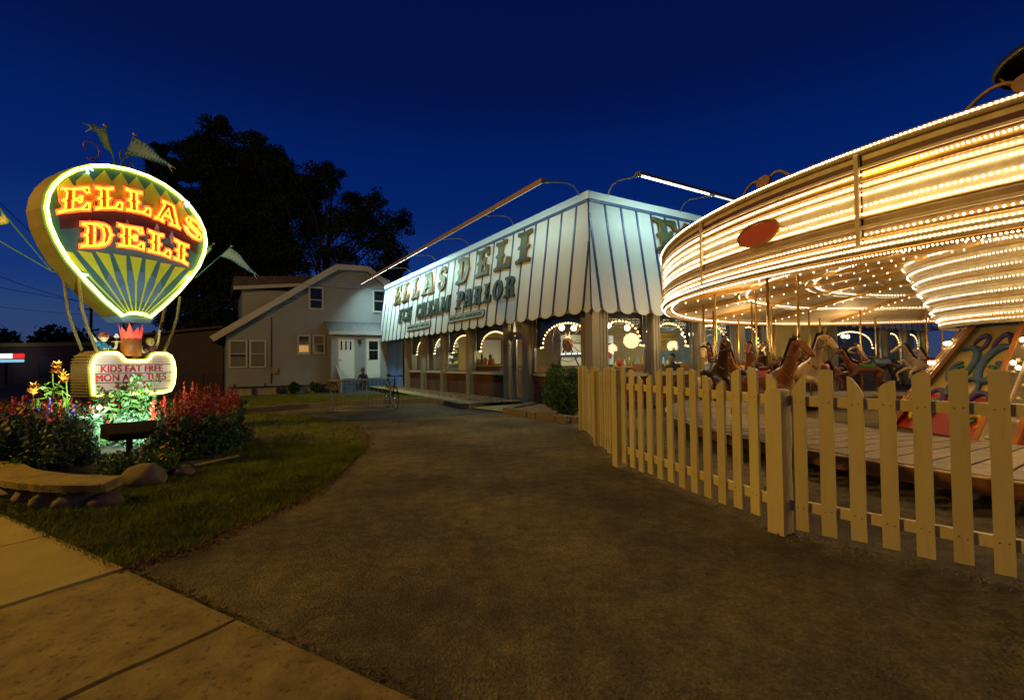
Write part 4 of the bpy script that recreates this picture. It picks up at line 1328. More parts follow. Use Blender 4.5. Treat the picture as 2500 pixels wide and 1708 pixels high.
fc = IN(8.9, .5, 2.08)
fa = (Vector((0, 0, 1.3)) - fc).normalized(); fx = fa.cross(Z).normalized(); fy = fa.cross(fx)
for rr_ in (.12, .19, .25):
    MB().tube([fc + (fx * math.cos(k * math.pi / 12) + fy * math.sin(k * math.pi / 12)) * rr_ + fa * .05 for k in range(24)], .006, 4, closed=True).build('guard_ring', 'steel', fan)
mb = MB()
for k in range(4):
    a = k * math.pi / 2 + .3; dx = fx * math.cos(a) + fy * math.sin(a); dy = -fx * math.sin(a) + fy * math.cos(a)
    mb.prism([fc + dx * .04 - dy * .02, fc + dx * .22 - dy * .09, fc + dx * .22 + dy * .06 + fa * .03, fc + dx * .04 + dy * .03], fa * .006)
mb.build('blades', 'steel', fan); MB().cyl(fc - fa * .1, fc + fa * .03, .05).build('motor', 'steel', fan)
MB().tube([fc - fa * .08, fc - fa * .1 + v * .3 + Z * .2, IN(8.9, .8, 2.8)], .015, 5).build('bracket', 'steel', fan)
# wall mirrors / framed picture behind window four
fr = thing('wooden_frame', 'wide wooden picture frame on the wall behind the display cabinet', 'picture frame', IN(8.55, 1.6, 1.7))
for s in (.75, 2.35): MB().obox(IN(8.56, s, 1.75), v * .05, u * .03, Z * .60).build('stile', 'wood', fr)
for z in (1.20, 2.30): MB().obox(IN(8.56, 1.55, z), v * .75, u * .028, Z * .05).build('rail', 'wood', fr)
MB().obox(IN(8.58, 1.55, 1.75), v * .75, u * .01, Z * .50).build('panel', 'in_wall_white', fr)
# toys and jars on top of the display cabinet
for k, (t, r, h, m) in enumerate(((4.85, .07, .25, 'red_paint'), (5.05, .09, .42, 'wood_dark'), (5.25, .06, .2, 'brass'), (5.45, .1, .3, 'red_paint'), (5.7, .07, .46, 'c_green'), (5.95, .08, .26, 'wood'), (6.15, .06, .36, 'brass'))):
    c = IN(t + 1.05, .42, 1.21)
    mb = MB().lathe((c.x, c.y, c.z), [(0.001, 0), (r, 0), (r * 1.1, h * .25), (r * .55, h * .55), (r * .75, h * .75), (r * .3, h * .92), (0.001, h)], 12)
    tag(mb.build('figurine', m, origin=c, smooth=True), '%s figurine on the display cabinet in the fourth arched window' % ['squat red', 'tall dark', 'short brass', 'stout red', 'tall green', 'plain wooden', 'slim brass'][k], 'figurine')
# big wheel toy on A-frame with a lit train, behind the window right of the door
fw = thing('toy_carnival_ride', 'large wooden toy ferris wheel on a black A-frame behind the window beside the door', 'toy wheel', IN(2.25, .95, .9))
wc = IN(2.25, .95, 1.92)
wa = (Vector((0, 0, 1.6)) - wc).normalized(); wa.z = 0; wa.normalize()
wx = Vector((-wa.y, wa.x, 0))
for k, (off, rad) in enumerate(((-.12, .62), (.12, .62))):
    MB().tube([wc + wa * off + (wx * math.cos(q * math.pi / 18) * .75 + Z * math.sin(q * math.pi / 18)) * rad for q in range(36)], .011, 5, closed=True).build('rim', 'wood', fw)
mb = MB()
for k in range(10):
    a = k * math.pi / 5
    for off in (-.12, .12): mb.tube([wc + wa * off, wc + wa * off + (wx * math.cos(a) * .75 + Z * math.sin(a)) * .6], .005, 4)
mb.build('spokes', 'brass', fw)
mb = MB()
for off in (-.16, .16):
    for k in (-1, 1): mb.tube([wc + wa * off, wc + wa * off + wx * .42 * k - Z * 1.0], .02, 5)
mb.build('frame', 'black_metal', fw)
MB().sphere(wc - Z * .1, .17, 12, 8, sc=(1, 1, 1.35)).build('gondola', 'gold_orange', fw, smooth=True)
ft = thing('toy_train', 'silver toy train with white lights on the sill behind the bush', 'toy train', IN(1.3, .5, 1.46))
for k in range(5):
    c = IN(.80 + k * .26, .5, 1.50)
    MB().obox(c, u * .11, v * .05, Z * .045).build('carriage', 'steel', ft)
    MB().obox(c + Z * .02 - v * .052, u * .095, v * .004, Z * .022).build('lit_window', 'far_sign_white', ft)
MB().obox(IN(1.32, .5, 1.44), u * .72, v * .09, Z * .012).build('track', 'steel', ft)
# hanging yellow notice behind the second right-hand window
ys = thing('notice_board', 'yellow notice with dark lines of writing in the second right-hand window', 'notice', IN(.5, 3.3, 1.9))
MB().obox(IN(.45, 3.28, 1.84), v * .42, u * .008, Z * .24).build('board', 'yellow', ys)
for k in range(6):
    MB().obox(IN(.438, 3.28, 2.01 - k * .055), v * (.34 - .03 * (k % 3)), u * .002, Z * .008).build('line', 'ink', ys)
# yellow bottle seen through the door
c = IN(4.75, .7, .79)
tag(MB().lathe(c, [(0.001, 0), (.035, 0), (.037, .12), (.02, .16), (.008, .2), (0.001, .2)], 10).build('mustard_bottle', 'yellow', origin=c, smooth=True), 'yellow squeeze bottle on the table inside the diner door', 'bottle')
cols_ = [('red_paint', 'red'), ('in_wall_white', 'white'), ('brass', 'brass'), ('c_green', 'green'), ('in_wall_blue', 'blue'), ('yellow', 'yellow')]
shp = ['squat', 'tall', 'slender', 'round']
for k in range(22):
    r_, h_ = rnd.uniform(.04, .09), rnd.uniform(.14, .38)
    c = IN(3.6, 3.0 + k * .23, 1.1)
    m_, nm = cols_[k % 6]
    tag(MB().lathe(c, [(.001, 0), (r_, 0), (r_ * 1.05, h_ * .5), (r_ * .4, h_ * .75), (r_ * .5, h_ * .95), (.001, h_)], 10).build('jar', m_, origin=c, smooth=True), '%s %s jar on the serving counter inside the right-hand windows' % (shp[k % 4], nm), 'jar', 'jars on the serving counter')
for k, (s_, z_, w_, h_, m_, lb) in enumerate(((3.4, 1.75, .35, .25, 'in_wall_white', 'white framed menu on the pale wall hatch'), (4.3, 1.8, .3, .3, 'yellow', 'yellow framed poster on the pale wall hatch'), (5.0, 1.7, .22, .3, 'red_paint', 'red framed poster on the pale wall hatch'))):
    pc_ = thing('framed_poster', lb, 'poster', IN(4.93, s_, z_))
    MB().obox(IN(4.93, s_, z_), v * w_, u * .015, Z * h_).build('frame', 'wood_dark', pc_)
    MB().obox(IN(4.912, s_, z_), v * (w_ - .04), u * .004, Z * (h_ - .04)).build('print', m_, pc_)
ck = thing('wall_clock', 'round pale wall clock behind the corner windows', 'clock', IN(4.9, 3.9, 2.05))
MB().cyl(IN(4.93, 3.88, 2.1), IN(4.90, 3.88, 2.1), .16, n=24).build('face', 'in_wall_white', ck)
mb = MB(); mb.obox(IN(4.895, 3.88, 2.14), v * .006, u * .002, Z * .06); mb.obox(IN(4.894, 3.92, 2.1), v * .045, u * .002, Z * .006); mb.build('hands', 'ink', ck)
bx_ = MB().obox(IN(.75, 1.75, 1.02), v * .22, u * .10, Z * .09).build('storage_box', 'navy', origin=IN(.75, 1.75, 1.02)); tag(bx_, 'dark blue box on the sill inside the first right-hand window', 'box')
# people in the diner
def seated_person(root_loc, fx_, label, shirt, skin, hair, lean=.0, parts=True, h=1.0):
    """seated figure facing fx_"""
    root = thing('person', label, 'person', root_loc)
    f_ = Vector((fx_[0], fx_[1], 0)).normalized(); s_ = Vector((-f_.y, f_.x, 0)); o_ = Vector(root_loc)
    def P(a, b, c, r, r2=None):
        q = o_ + f_ * a * h + s_ * b * h + Z * c * h
        return (q.x, q.y, q.z, r * h, (r2 or r) * h)
    J = [P(0, 0, .10, .15, .13), P(.02 + lean * .3, 0, .30, .145, .12), P(.04 + lean * .8, 0, .50, .17, .12), P(.05 + lean, 0, .60, .07), P(.07 + lean * 1.1, 0, .66, .055),
         P(.04 + lean, .17, .54, .06), P(.10 + lean, .24, .34, .045), P(.30 + lean, .16, .26, .038), P(.04 + lean, -.17, .54, .06), P(.10 + lean, -.24, .34, .045), P(.30 + lean, -.16, .26, .038),
         P(.05, .10, .07, .09), P(.42, .13, .10, .07), P(.44, .13, -.18, .055), P(.45, .13, -.36, .045), P(.58, .13, -.39, .04),
         P(.05, -.10, .07, .09), P(.42, -.13, .10, .07), P(.44, -.13, -.18, .055), P(.45, -.13, -.36, .045), P(.58, -.13, -.39, .04)]
    E = [(0, 1), (1, 2), (2, 3), (3, 4), (2, 5), (5, 6), (6, 7), (2, 8), (8, 9), (9, 10), (0, 11), (11, 12), (12, 13), (13, 14), (14, 15), (0, 16), (16, 17), (17, 18), (18, 19), (19, 20)]
    link_mesh('body', skin_mesh(J, E, 1, 'body', shirt), root)
    hc = o_ + f_ * (.09 + lean * 1.15) * h + Z * .78 * h
    hd = MB().sphere(hc, .105 * h, 14, 10, sc=(.88, .88, 1.12)); hd.sphere(hc + f_ * .10 * h - Z * .015, .018 * h, 6, 5)
    for k in (-1, 1): hd.sphere(hc + s_ * .09 * h * k, .022 * h, 6, 5)
    hd = hd.build('head', skin, root, smooth=True)
    ha = MB().sphere(hc - f_ * .018 * h + Z * .03 * h, .112 * h, 14, 10, sc=(.9, .9, .98)); ha.build('hair', hair, hd, smooth=True)
    mb = MB()
    for k in (-1, 1):
        hb = o_ + f_ * (.33 + lean) * h + s_ * .155 * k * h + Z * .255 * h
        mb.sphere(hb, .035 * h, 8, 6, sc=(1, 1, .7))
        for q in range(4): mb.tube([hb + s_ * (.012 * (q - 1.5)), hb + f_ * .045 + s_ * (.014 * (q - 1.5)), hb + f_ * .07 - Z * .012 + s_ * (.014 * (q - 1.5))], [.009, .008, .006], 5)
        mb.tube([hb - s_ * .02 * k, hb + f_ * .03 - s_ * .04 * k], [.01, .008], 5)
    mb.build('hands', skin, root, smooth=True)
    return root
seated_person(IN(.75, 3.9, .60), (u * -.3 - v), 'diner guest in dark clothes behind the second right-hand window', 'cloth_black', 'skin', 'hair_dark', .10)
seated_person(IN(1.9, 6.9, .55), (u * -.3 + v), 'diner guest in a blue shirt farther back behind the third right-hand window', 'cloth_blue', 'skin', 'hair_dark', .05)

# ================================================================== THE WHITE HOUSE
house = thing('white_house', 'white clapboard house with a long sloping gable beside the diner', 'house', HC)
ZG = -.32
gable = [(0, ZG), (0, 2.95), (5.11, 6.45), (6.78, 6.5), (8.6, 5.25), (8.6, ZG)]
MB().prism([HS(t, z) for t, z in gable], u * .2).build('gable_wall', 'siding', house, fixn=True)
# clapboards: lapped boards on the gable, far too thin in view to pick apart
def gable_range(z):
    a0 = 0 if z < 2.95 else (z - 2.95) / (6.45 - 2.95) * 5.11
    a1 = 8.6 if z < 5.25 else 8.6 - (z - 5.25) / (6.5 - 5.25) * 1.82
    return a0, a1
mb = MB()
z = .28
while z < 6.35:
    a0, a1 = gable_range(z + .1)
    if a1 - a0 > .2: mb.add([HS(a0, z, .045), HS(a1, z, .045), HS(a1, z + .1, .006), HS(a0, z + .1, .006), HS(a0, z, .0), HS(a1, z, .0)], [(0, 1, 2, 3), (4, 5, 1, 0)])
    z += .105
o = mb.build('clapboards', 'siding', house); o['kind'] = 'stuff'
MB().obox(HS(4.3, (ZG + .26) / 2, .03), v * 4.3, u * .02, Z * ((.26 - ZG) / 2)).build('foundation', 'foundation', house)
# side wall and the long roof behind
MB().prism([HS(.0, ZG), HS(0, 2.95), HS(0, 2.95) + u * 9, HS(0, ZG) + u * 9], v * .1).build('side_wall', 'siding', house, fixn=True)
def roof_plane(t0, z0, t1, z1, o0=.35, back=9.3, m='roof_shingle', name='roof', th=.10):
    mb = MB(); P = [HS(t0, z0, o0), HS(t1, z1, o0), HS(t1, z1) + u * back, HS(t0, z0) + u * back]
    mb.hexa([p for p in P] + [p + Z * th for p in P]); return mb.build(name, m, house, fixn=True)
sl = (6.45 - 2.95) / 5.11
roof_plane(-.6, 2.95 - sl * .6 + .10, 5.17, 6.62)
roof_plane(5.165, 6.62, 6.80, 6.66)
roof_plane(6.80, 6.66, 9.0, 5.1)
# rake boards
def rake(t0, z0, t1, z1, w=.15):
    a, b = HS(t0, z0, .37), HS(t1, z1, .37); d = (b - a) / 2
    up = (Z - d.normalized() * Z.dot(d.normalized())).normalized()
    MB().obox((a + b) / 2 - up * .04, d, u * .02, up * w).build('rake_board', 'house_trim', house)
rake(-.62, 2.95 - sl * .62 + .08, 5.13, 6.60); rake(5.13, 6.60, 6.83, 6.65); rake(6.83, 6.65, 9.0, 5.08)
# jerkinhead ridge behind
mb = MB(); mb.add([HS(5.13, 6.70, .3), HS(6.83, 6.72, .3), HS(6.0, 7.25) + u * 1.2], [(0, 1, 2)]); mb.add([HS(5.13, 6.70, .3), HS(6.0, 7.25) + u * 1.2, HS(6.0, 7.25) + u * 9, HS(5.13, 6.7) + u * 9, ], [(0, 1, 2, 3)]); mb.build('ridge', 'roof_shingle', house)
# dormer on the left slope
mb = MB()
dz0, dz1 = 4.3, 5.0
P0 = [HS(.75, 3.6) + u * 1.6, HS(2.9, 3.6) + u * 1.6, HS(2.9, 3.6) + u * 6, HS(.75, 3.6) + u * 6]
mb.hexa(P0 + [p + Z * 1.75 for p in P0]); mb.build('dormer_wall', 'siding', house, fixn=True)
P0 = [HS(.35, 5.28) + u * 1.2, HS(4.2, 5.75) + u * 1.2, HS(4.2, 5.75) + u * 6.4, HS(.35, 5.28) + u * 6.4]
mb = MB(); mb.hexa(P0 + [p + Z * .62 for p in P0[:1]] + [P0[1] + Z * .5, P0[2] + Z * .5, P0[3] + Z * .62]); mb.build('dormer_roof', 'roof_shingle', house, fixn=True)
MB().obox((P0[0] + P0[1]) / 2 - u * .03 + Z * .02, (P0[1] - P0[0]) / 2, u * .02, Z * .09).build('dormer_trim', 'house_trim', house)
def house_window(t0, t1, z0, z1, glass='dark_glass', curtain=None, mid=.5, o=0.075, trim=.09, parent=None):
    fr = MB()
    tc_, zc_ = (t0 + t1) / 2, (z0 + z1) / 2
    for t in (t0 - trim / 2, t1 + trim / 2): fr.obox(HS(t, zc_, o + .012), v * trim / 2, u * .02, Z * ((z1 - z0) / 2 + trim))
    for z_ in (z0 - trim / 2, z1 + trim / 2): fr.obox(HS(tc_, z_, o + .014), v * ((t1 - t0) / 2 - .002), u * .024, Z * trim / 2)
    zm = z0 + (z1 - z0) * mid
    fr.obox(HS(tc_, zm, o + .002), v * ((t1 - t0) / 2), u * .012, Z * .022)
    w = fr.build('window', 'house_trim', house)
    MB().obox(HS(tc_, zc_, o - .012), v * ((t1 - t0) / 2), u * .004, Z * ((z1 - z0) / 2)).build('pane', glass, w)
    if curtain:
        for (a, b, m) in curtain:
            MB().obox(HS(tc_, z0 + (z1 - z0) * (a + b) / 2, o - .004), v * ((t1 - t0) / 2 * .97), u * .003, Z * ((z1 - z0) * (b - a) / 2)).build('curtain' if m == 'curtain' else 'lit_blind', m, w)
    return w
house_window(.2, .84, 1.27, 2.47, curtain=[(.52, .97, 'curtain'), (.02, .40, 'curtain')])
house_window(1.09, 1.68, 1.26, 2.48, curtain=[(.52, .98, 'curtain'), (.02, .46, 'curtain')])
house_window(3.29, 3.77, 1.90, 2.79, curtain=[(.08, .47, 'amber_room')])
house_window(4.04, 4.50, 1.95, 2.81, curtain=[(.5, .98, 'curtain')])
house_window(3.85, 4.43, 4.31, 5.36, mid=.42)
house_window(7.23, 7.82, 4.31, 5.43, mid=.5)
# amber candle lamp in the left window
MB().obox(HS(.52, 1.83, .04), v * .07, u * .004, Z * .03).build('lamp_glow', 'amber_room', house)
# meter box, conduit, gas pipes
MB().obox(HS(2.14, 1.02, .09), v * .15, u * .06, Z * .15).build('meter_box', 'concrete_old', house)
MB().tube([HS(2.0, 3.72, .06), HS(2.0, .36, .06)], .028, 5).build('conduit', 'black_metal', house)
mb = MB(); mb.tube([HS(.1, .22, .14), HS(4.85, .21, .14)], .03, 5)
for t in (.35, 1.2, 1.7, 2.3, 2.55): mb.tube([HS(t, .22, .14), HS(t, -.2 if t in (1.2, 2.3, 2.55) else .42, .14)], .028, 5)
for t in (1.2, 2.3, 2.55): mb.obox(HS(t, .0, .16), v * .09, u * .07, Z * .11)
mb.build('gas_pipes', 'black_metal', house)
# enclosed porch on the right, with two doors and blue steps
PO = 1.3
def PB(t0, t1, o0, o1, z0, z1): return [HS(t0, z0, o0), HS(t1, z0, o0), HS(t1, z0, o1), HS(t0, z0, o1), HS(t0, z1, o0), HS(t1, z1, o0), HS(t1, z1, o1), HS(t0, z1, o1)]
def hb(t0, t1, o0, o1, z0, z1, name, m, parent=None): return MB().hexa(PB(t0, t1, o0, o1, z0, z1)).build(name, m, parent or house, fixn=True)
hb(4.72, 8.4, PO, 0.03, .40, 2.86, 'porch_wall', 'siding')
mb = MB(); z = .5
while z < 2.75:
    for a, b in ((4.66, 4.98), (5.88, 6.36), (7.32, 8.4)):
        mb.add([HS(a, z, PO + .028), HS(b, z, PO + .028), HS(b, z + .1, PO + .006), HS(a, z + .1, PO + .006), HS(a, z, PO), HS(b, z, PO)], [(0, 1, 2, 3), (4, 5, 1, 0)])
    z += .105
o = mb.build('porch_clapboards', 'siding', house); o['kind'] = 'stuff'
P0 = [HS(4.5, 2.93, PO + .25), HS(8.6, 2.93, PO + .25), HS(8.6, 3.55, .03), HS(4.5, 3.55, .03)]
MB().hexa(P0 + [p + Z * .07 for p in P0]).build('porch_roof', 'porch_roof', house, fixn=True)
MB().hexa(PB(4.5, 8.6, PO + .29, PO + .24, 2.84, 3.01)).build('porch_fascia', 'house_trim', house, fixn=True)
def pdoor(t0, t1, z0, z1, panes, name='door'):
    hb(t0 - .08, t1 + .08, PO + .03, PO + .001, z0, z1 + .1, 'door_frame', 'house_trim')
    d = hb(t0, t1, PO + .06, PO + .031, z0 + .01, z1, 'door', 'fascia')
    for a, b, c, e_ in panes: MB().hexa(PB(a, b, PO + .067, PO + .0605, c, e_)).build('pane', 'dark_glass', d, fixn=True)
    k = MB().sphere(HS(t0 + .07, z0 + .98, PO + .09), .035, 8, 6); k.build('handle', 'brass', d)
    return d
pdoor(5.02, 5.80, .54, 2.62, [(5.12, 5.20, 2.05, 2.5), (5.35, 5.43, 2.05, 2.5), (5.58, 5.66, 2.05, 2.5)])
pdoor(6.46, 7.16, .54, 2.66, [(6.58, 7.06, 1.52, 2.02), (6.58, 7.06, 2.06, 2.52)])
wlmp = MB().obox(HS(6.10, 2.46, PO + .1), v * .07, u * .07, Z * .10); wlmp.obox(HS(6.1, 2.59, PO + .1), v * .09, u * .09, Z * .015); wlmp.build('porch_lamp', 'dark', house)
for k in range(4):
    hb(4.98, 7.7, PO + .35 + .28 * k, PO + .03, -.42 + 0 * k, .50 - .17 * k, 'step', 'blue_paint') if k == 0 else hb(4.98, 7.7, PO + .35 + .28 * k, PO + .35 + .28 * (k - 1) + .003, -.42, .50 - .17 * k, 'step', 'blue_paint')
mb = MB(); mb.prism([HS(4.86, -.3, PO + 1.25), HS(4.86, .55, PO + 1.25), HS(4.86, 1.22, PO + .12), HS(4.86, .45, PO + .12)], v * .07); mb.build('stair_side', 'siding', house, fixn=True)
hb(.0, 8.4, .02, .0, -.42, .0, 'base_course', 'foundation')
# person sitting on the steps
seated_person(HS(6.15, .20, PO + .75), (-u * .7 - v * .5), 'person in black clothes sitting on the blue porch steps', 'cloth_black', 'skin_dark', 'hair_dark', .10)
lamp('yard_bounce', 'POINT', HS(6.5, 5.5, 6.5), 1, (1, 1, 1), .3) if False else None

# bushes by the house wall
def shrub(name, label, c, r, h, n, size, m, cat='shrub', group=None, stem=True, fac=1.0):
    root = thing(name, label, cat, c, group)
    if stem:
        mb = MB()
        rr = random.Random(int(abs(c[0]) * 100))
        for k in range(6):
            a = rr.uniform(0, 6.28)
            mb.tube([Vector(c), Vector(c) + Vector((math.cos(a) * r * .4, math.sin(a) * r * .4, h * .45)), Vector(c) + Vector((math.cos(a) * r * .7, math.sin(a) * r * .7, h * .8))], [.015, .01, .005], 4)
        mb.build('stem', 'bark', root)
    cc = []
    for k in range(14):
        d = rng.normal(size=3); d /= np.linalg.norm(d)
        q = np.array([d[0] * r * .62, d[1] * r * .62, h * .52 + d[2] * h * .34])
        cc.append(ball_pts(n // 14, q, (r * .45, r * .45, h * .24), .3))
    cc = np.concatenate(cc)
    vs, fs = leaf_cloud(cc, size)
    np_mesh('foliage', vs, fs, m, root)
    return root
shrub('round_bush', 'small dark clipped bush against the house below the conduit', tuple(HS(3.0, -.20, .55)), .30, .62, 1400, .045, 'leaf_dark')
shrub('round_bush', 'small dark clipped bush against the house just left of the porch', tuple(HS(4.05, -.18, .55)), .33, .66, 1400, .045, 'leaf_dark')
shrub('planter_bush', 'large dense dark green bush in the planter right of the diner door', (1.20, 11.15, .02), .56, 1.34, 15000, .030, 'leaf_mid')

# garage / neighbouring building left of the house
gar = thing('garage', 'dark low outbuilding with a shallow roof left of the white house', 'building', (-17, 29, -.2))
mb = MB(); g0 = HS(-.05, 0) + u * 4.0
gd = Vector((-.92, -.12, 0)).normalized()
ga, gb = g0, g0 + gd * 6.2
bk = Vector((-.12, .99, 0)) * 7
mb.prism([ga - Z * .4, gb - Z * .4, gb + Z * 2.75, ga + Z * 3.35], bk); mb.build('wall', 'garage_siding', gar, fixn=True)
mb = MB(); P = [ga + Z * 3.40 - bk * .05 - gd * .1, gb + Z * 2.74 - bk * .05 + gd * .3]; P += [P[1] + bk * 1.1, P[0] + bk * 1.1]
mb.hexa(P + [p + Z * .12 for p in P]); mb.build('roof', 'roof_shingle', gar, fixn=True)
MB().tube([gb + Z * 2.7 - bk * .01, gb - Z * .3 - bk * .01], .05, 5).build('downpipe', 'house_trim', gar)
fe = thing('wire_fence', 'dark low wire fence between the outbuilding and the white house', 'fence', HS(-2.0, -.2, 0))
fa_, fb_ = HS(-.1, -.2, -.8), HS(-2.6, -.2, -.8)
for k in range(4): MB().cyl(fa_ + (fb_ - fa_) * k / 3, fa_ + (fb_ - fa_) * k / 3 + Z * 1.15, .025, n=6).build('post', 'black_metal', fe)
for z_ in (.1, 1.1): MB().tube([fa_ + Z * z_, fb_ + Z * z_], .015, 4).build('rail', 'black_metal', fe)
mb = MB()
for k in range(42):
    q = fa_ + (fb_ - fa_) * (k + .5) / 42; mb.tube([q + Z * .1, q + Z * 1.1], .004, 3)
mb.build('mesh', 'black_metal', fe)

# ================================================================== THE NEON BALLOON SIGN
sign = thing('neon_sign', 'hot air balloon neon sign with yellow outline reading ELLAS DELI in red', 'sign', SP)
OUT = [(-0.23, 2.233), (-0.512, 2.49), (-0.779, 2.79), (-1.025, 3.107), (-1.17, 3.375), (-1.27, 3.64), (-1.315, 3.9), (-1.285, 4.13), (-1.21, 4.32), (-1.09, 4.50), (-0.93, 4.66),
       (-0.72, 4.80), (-0.46, 4.895), (-0.15, 4.94), (0.16, 4.93), (0.46, 4.86), (0.73, 4.73), (0.95, 4.57), (1.12, 4.37), (1.235, 4.14), (1.275, 3.90), (1.235, 3.65),
       (1.13, 3.37), (0.96, 3.10), (0.74, 2.80), (0.50, 2.52), (0.23, 2.245), (0.12, 2.285), (-0.005, 2.298), (-0.125, 2.283)]
def scale_out(k, c=(-.02, 3.7)): return [(c[0] + (a - c[0]) * k, c[1] + (z - c[1]) * k) for a, z in OUT]
def inner_poly(pts, d):
    n = len(pts); out = []
    for i in range(n):
        p0, p1, p2 = Vector(pts[i - 1]), Vector(pts[i]), Vector(pts[(i + 1) % n])
        e1, e2 = (p1 - p0), (p2 - p1)
        n1, n2 = Vector((-e1.y, e1.x)), Vector((-e2.y, e2.x))
        if n1.length < 1e-9 or n2.length < 1e-9: out.append(tuple(p1)); continue
        nn = (n1.normalized() + n2.normalized())
        nn = nn.normalized() if nn.length > .1 else n1.normalized()
        out.append(tuple(p1 + nn * d))
    return out
DEP = .52
body_o = inner_poly(OUT, .05)     # cabinet a little larger than the tube (clockwise outline)
area = sum(OUT[i][0] * OUT[(i + 1) % len(OUT)][1] - OUT[(i + 1) % len(OUT)][0] * OUT[i][1] for i in range(len(OUT)))
sgnA = 1 if area > 0 else -1
body_o = inner_poly(OUT, -.05 * sgnA)
cab = MB(); cab.prism([SG(a, z, -DEP) for a, z in body_o], sn * DEP, side_mi=1)
cab = cab.build('cabinet', ['sign_teal', 'sign_side'], sign, fixn=True)
# painted gores on the face: each a thin raised sheet
def face_poly(pts, m, name='painted_gore', o=.006):
    return MB().prism([SG(a, z, 0.001) for a, z in pts], sn * o).build(name, m, sign, fixn=True)
def env(a):            # envelope: upper and lower limit of the face at a
    zs = []
    P = OUT
    for i in range(len(P)):
        (a0, z0), (a1, z1) = P[i], P[(i + 1) % len(P)]
        if (a0 - a) * (a1 - a) <= 0 and a0 != a1: zs.append(z0 + (z1 - z0) * (a - a0) / (a1 - a0))
    return (min(zs), max(zs)) if len(zs) > 1 else (3.7, 3.7)
def clampz(a, z, g=.05):
    lo, hi = env(a); return max(lo + g, min(hi - g, z))
NG = 9
foot = [(-.185 + .37 * k / (NG - 1), 2.30) for k in range(NG)]
for k in range(NG):
    q = (k - (NG - 1) / 2) / ((NG - 1) / 2)
    ax = q * 1.05
    zt_ = 3.35 - .10 * q * q
    lo = env(ax * .96)[0] + .07
    top = [(ax - .105, max(zt_, lo)), (ax + .105, max(zt_, lo))]
    mid_ = (foot[k][0] + (ax - foot[k][0]) * .55, 2.30 + (zt_ - 2.30) * .55)
    midl = clampz(mid_[0], mid_[1])
    face_poly([(foot[k][0] - .008, 2.31), (foot[k][0] + .008, 2.31), (mid_[0] + .018, midl), (ax + .10 if q < .9 else ax + .04, clampz(ax + .1 if q < .9 else ax, zt_)), (ax - .10 if q > -.9 else ax - .04, clampz(ax - .1 if q > -.9 else ax, zt_)), (mid_[0] - .018, midl)], 'sign_yellow')
face_poly([(-.50, 2.72), (-.30, 2.52), (.28, 2.52), (.50, 2.72), (.42, 2.98), (.18, 3.08), (-.16, 3.08), (-.42, 2.98)], 'sign_blue', 'blue_bowl', .004)
# upper band of yellow darts between teal ones
for k in range(9):
    a = -1.02 + 2.04 * k / 8
    hi = env(a)[1] - .07
    zc_ = 4.50 - .22 * (a ** 2)
    pts = [(a, hi), (a + .15, clampz(a + .15 if abs(a + .15) < 1.2 else a, hi - .22, .06)), (a + .12, zc_ - .22), (a, zc_ - .45), (a - .12, zc_ - .22), (a - .15, clampz(a - .15 if abs(a - .15) < 1.2 else a, hi - .22, .06))]
    face_poly([(x, clampz(x, z_, .05)) for x, z_ in pts], 'sign_yellow')
# red band behind the words with grey lozenges
band = [(-1.16, 3.62), (-.8, 3.80), (-.3, 3.93), (.25, 3.95), (.75, 3.86), (1.12, 3.70), (1.10, 4.02), (.7, 4.14), (.2, 4.24), (-.3, 4.22), (-.8, 4.08), (-1.18, 3.88)]
mb = MB(); 
lowb = [(-1.12, 3.60), (-.8, 3.72), (-.3, 3.86), (.25, 3.88), (.75, 3.80), (1.12, 3.62)]
upb = [(-1.14, 3.88), (-.8, 4.06), (-.3, 4.20), (.25, 4.22), (.75, 4.12), (1.14, 3.92)]
for k in range(5):
    mb.hexa([SG(*lowb[k], .002), SG(*lowb[k + 1], .002), SG(*upb[k + 1], .002), SG(*upb[k], .002), SG(*lowb[k], .009), SG(*lowb[k + 1], .009), SG(*upb[k + 1], .009), SG(*upb[k], .009)])
mb.build('red_band', 'sign_dark_red', sign, fixn=True)
for a, z_ in ((-.72, 3.76), (-.45, 4.3), (-.15, 3.9), (.12, 4.35), (.35, 3.95), (.62, 3.86), (.5, 3.55), (-.15, 3.66)):
    face_poly([(a - .05, z_), (a, z_ + .13), (a + .05, z_), (a, z_ - .13)], 'sign_grey', 'lozenge', .011)
MB().tube([SG(a, z_, .045) for a, z_ in OUT], .032, 8, closed=True).build('outline_tube', 'neon_yellow', sign, smooth=True)
MB().tube([SG(a, z_, .070) for a, z_ in OUT], .013, 6, closed=True).build('outline_tube_core', 'neon_core', sign, smooth=True)
for a, z_, dx, dz in ((-.80, 4.76, .10, -.12), (.84, 4.67, .08, -.14), (-.86, 2.90, .10, -.06), (.90, 3.0, -.03, .14)):
    mb = MB(); mb.tube([SG(a, z_, .05), SG(a + dx, z_ + dz * .3, .07)], .016, 6); mb.tube([SG(a, z_, .05), SG(a + dx * .3, z_ + dz, .07)], .016, 6); mb.build('electrode', 'electrode', sign)
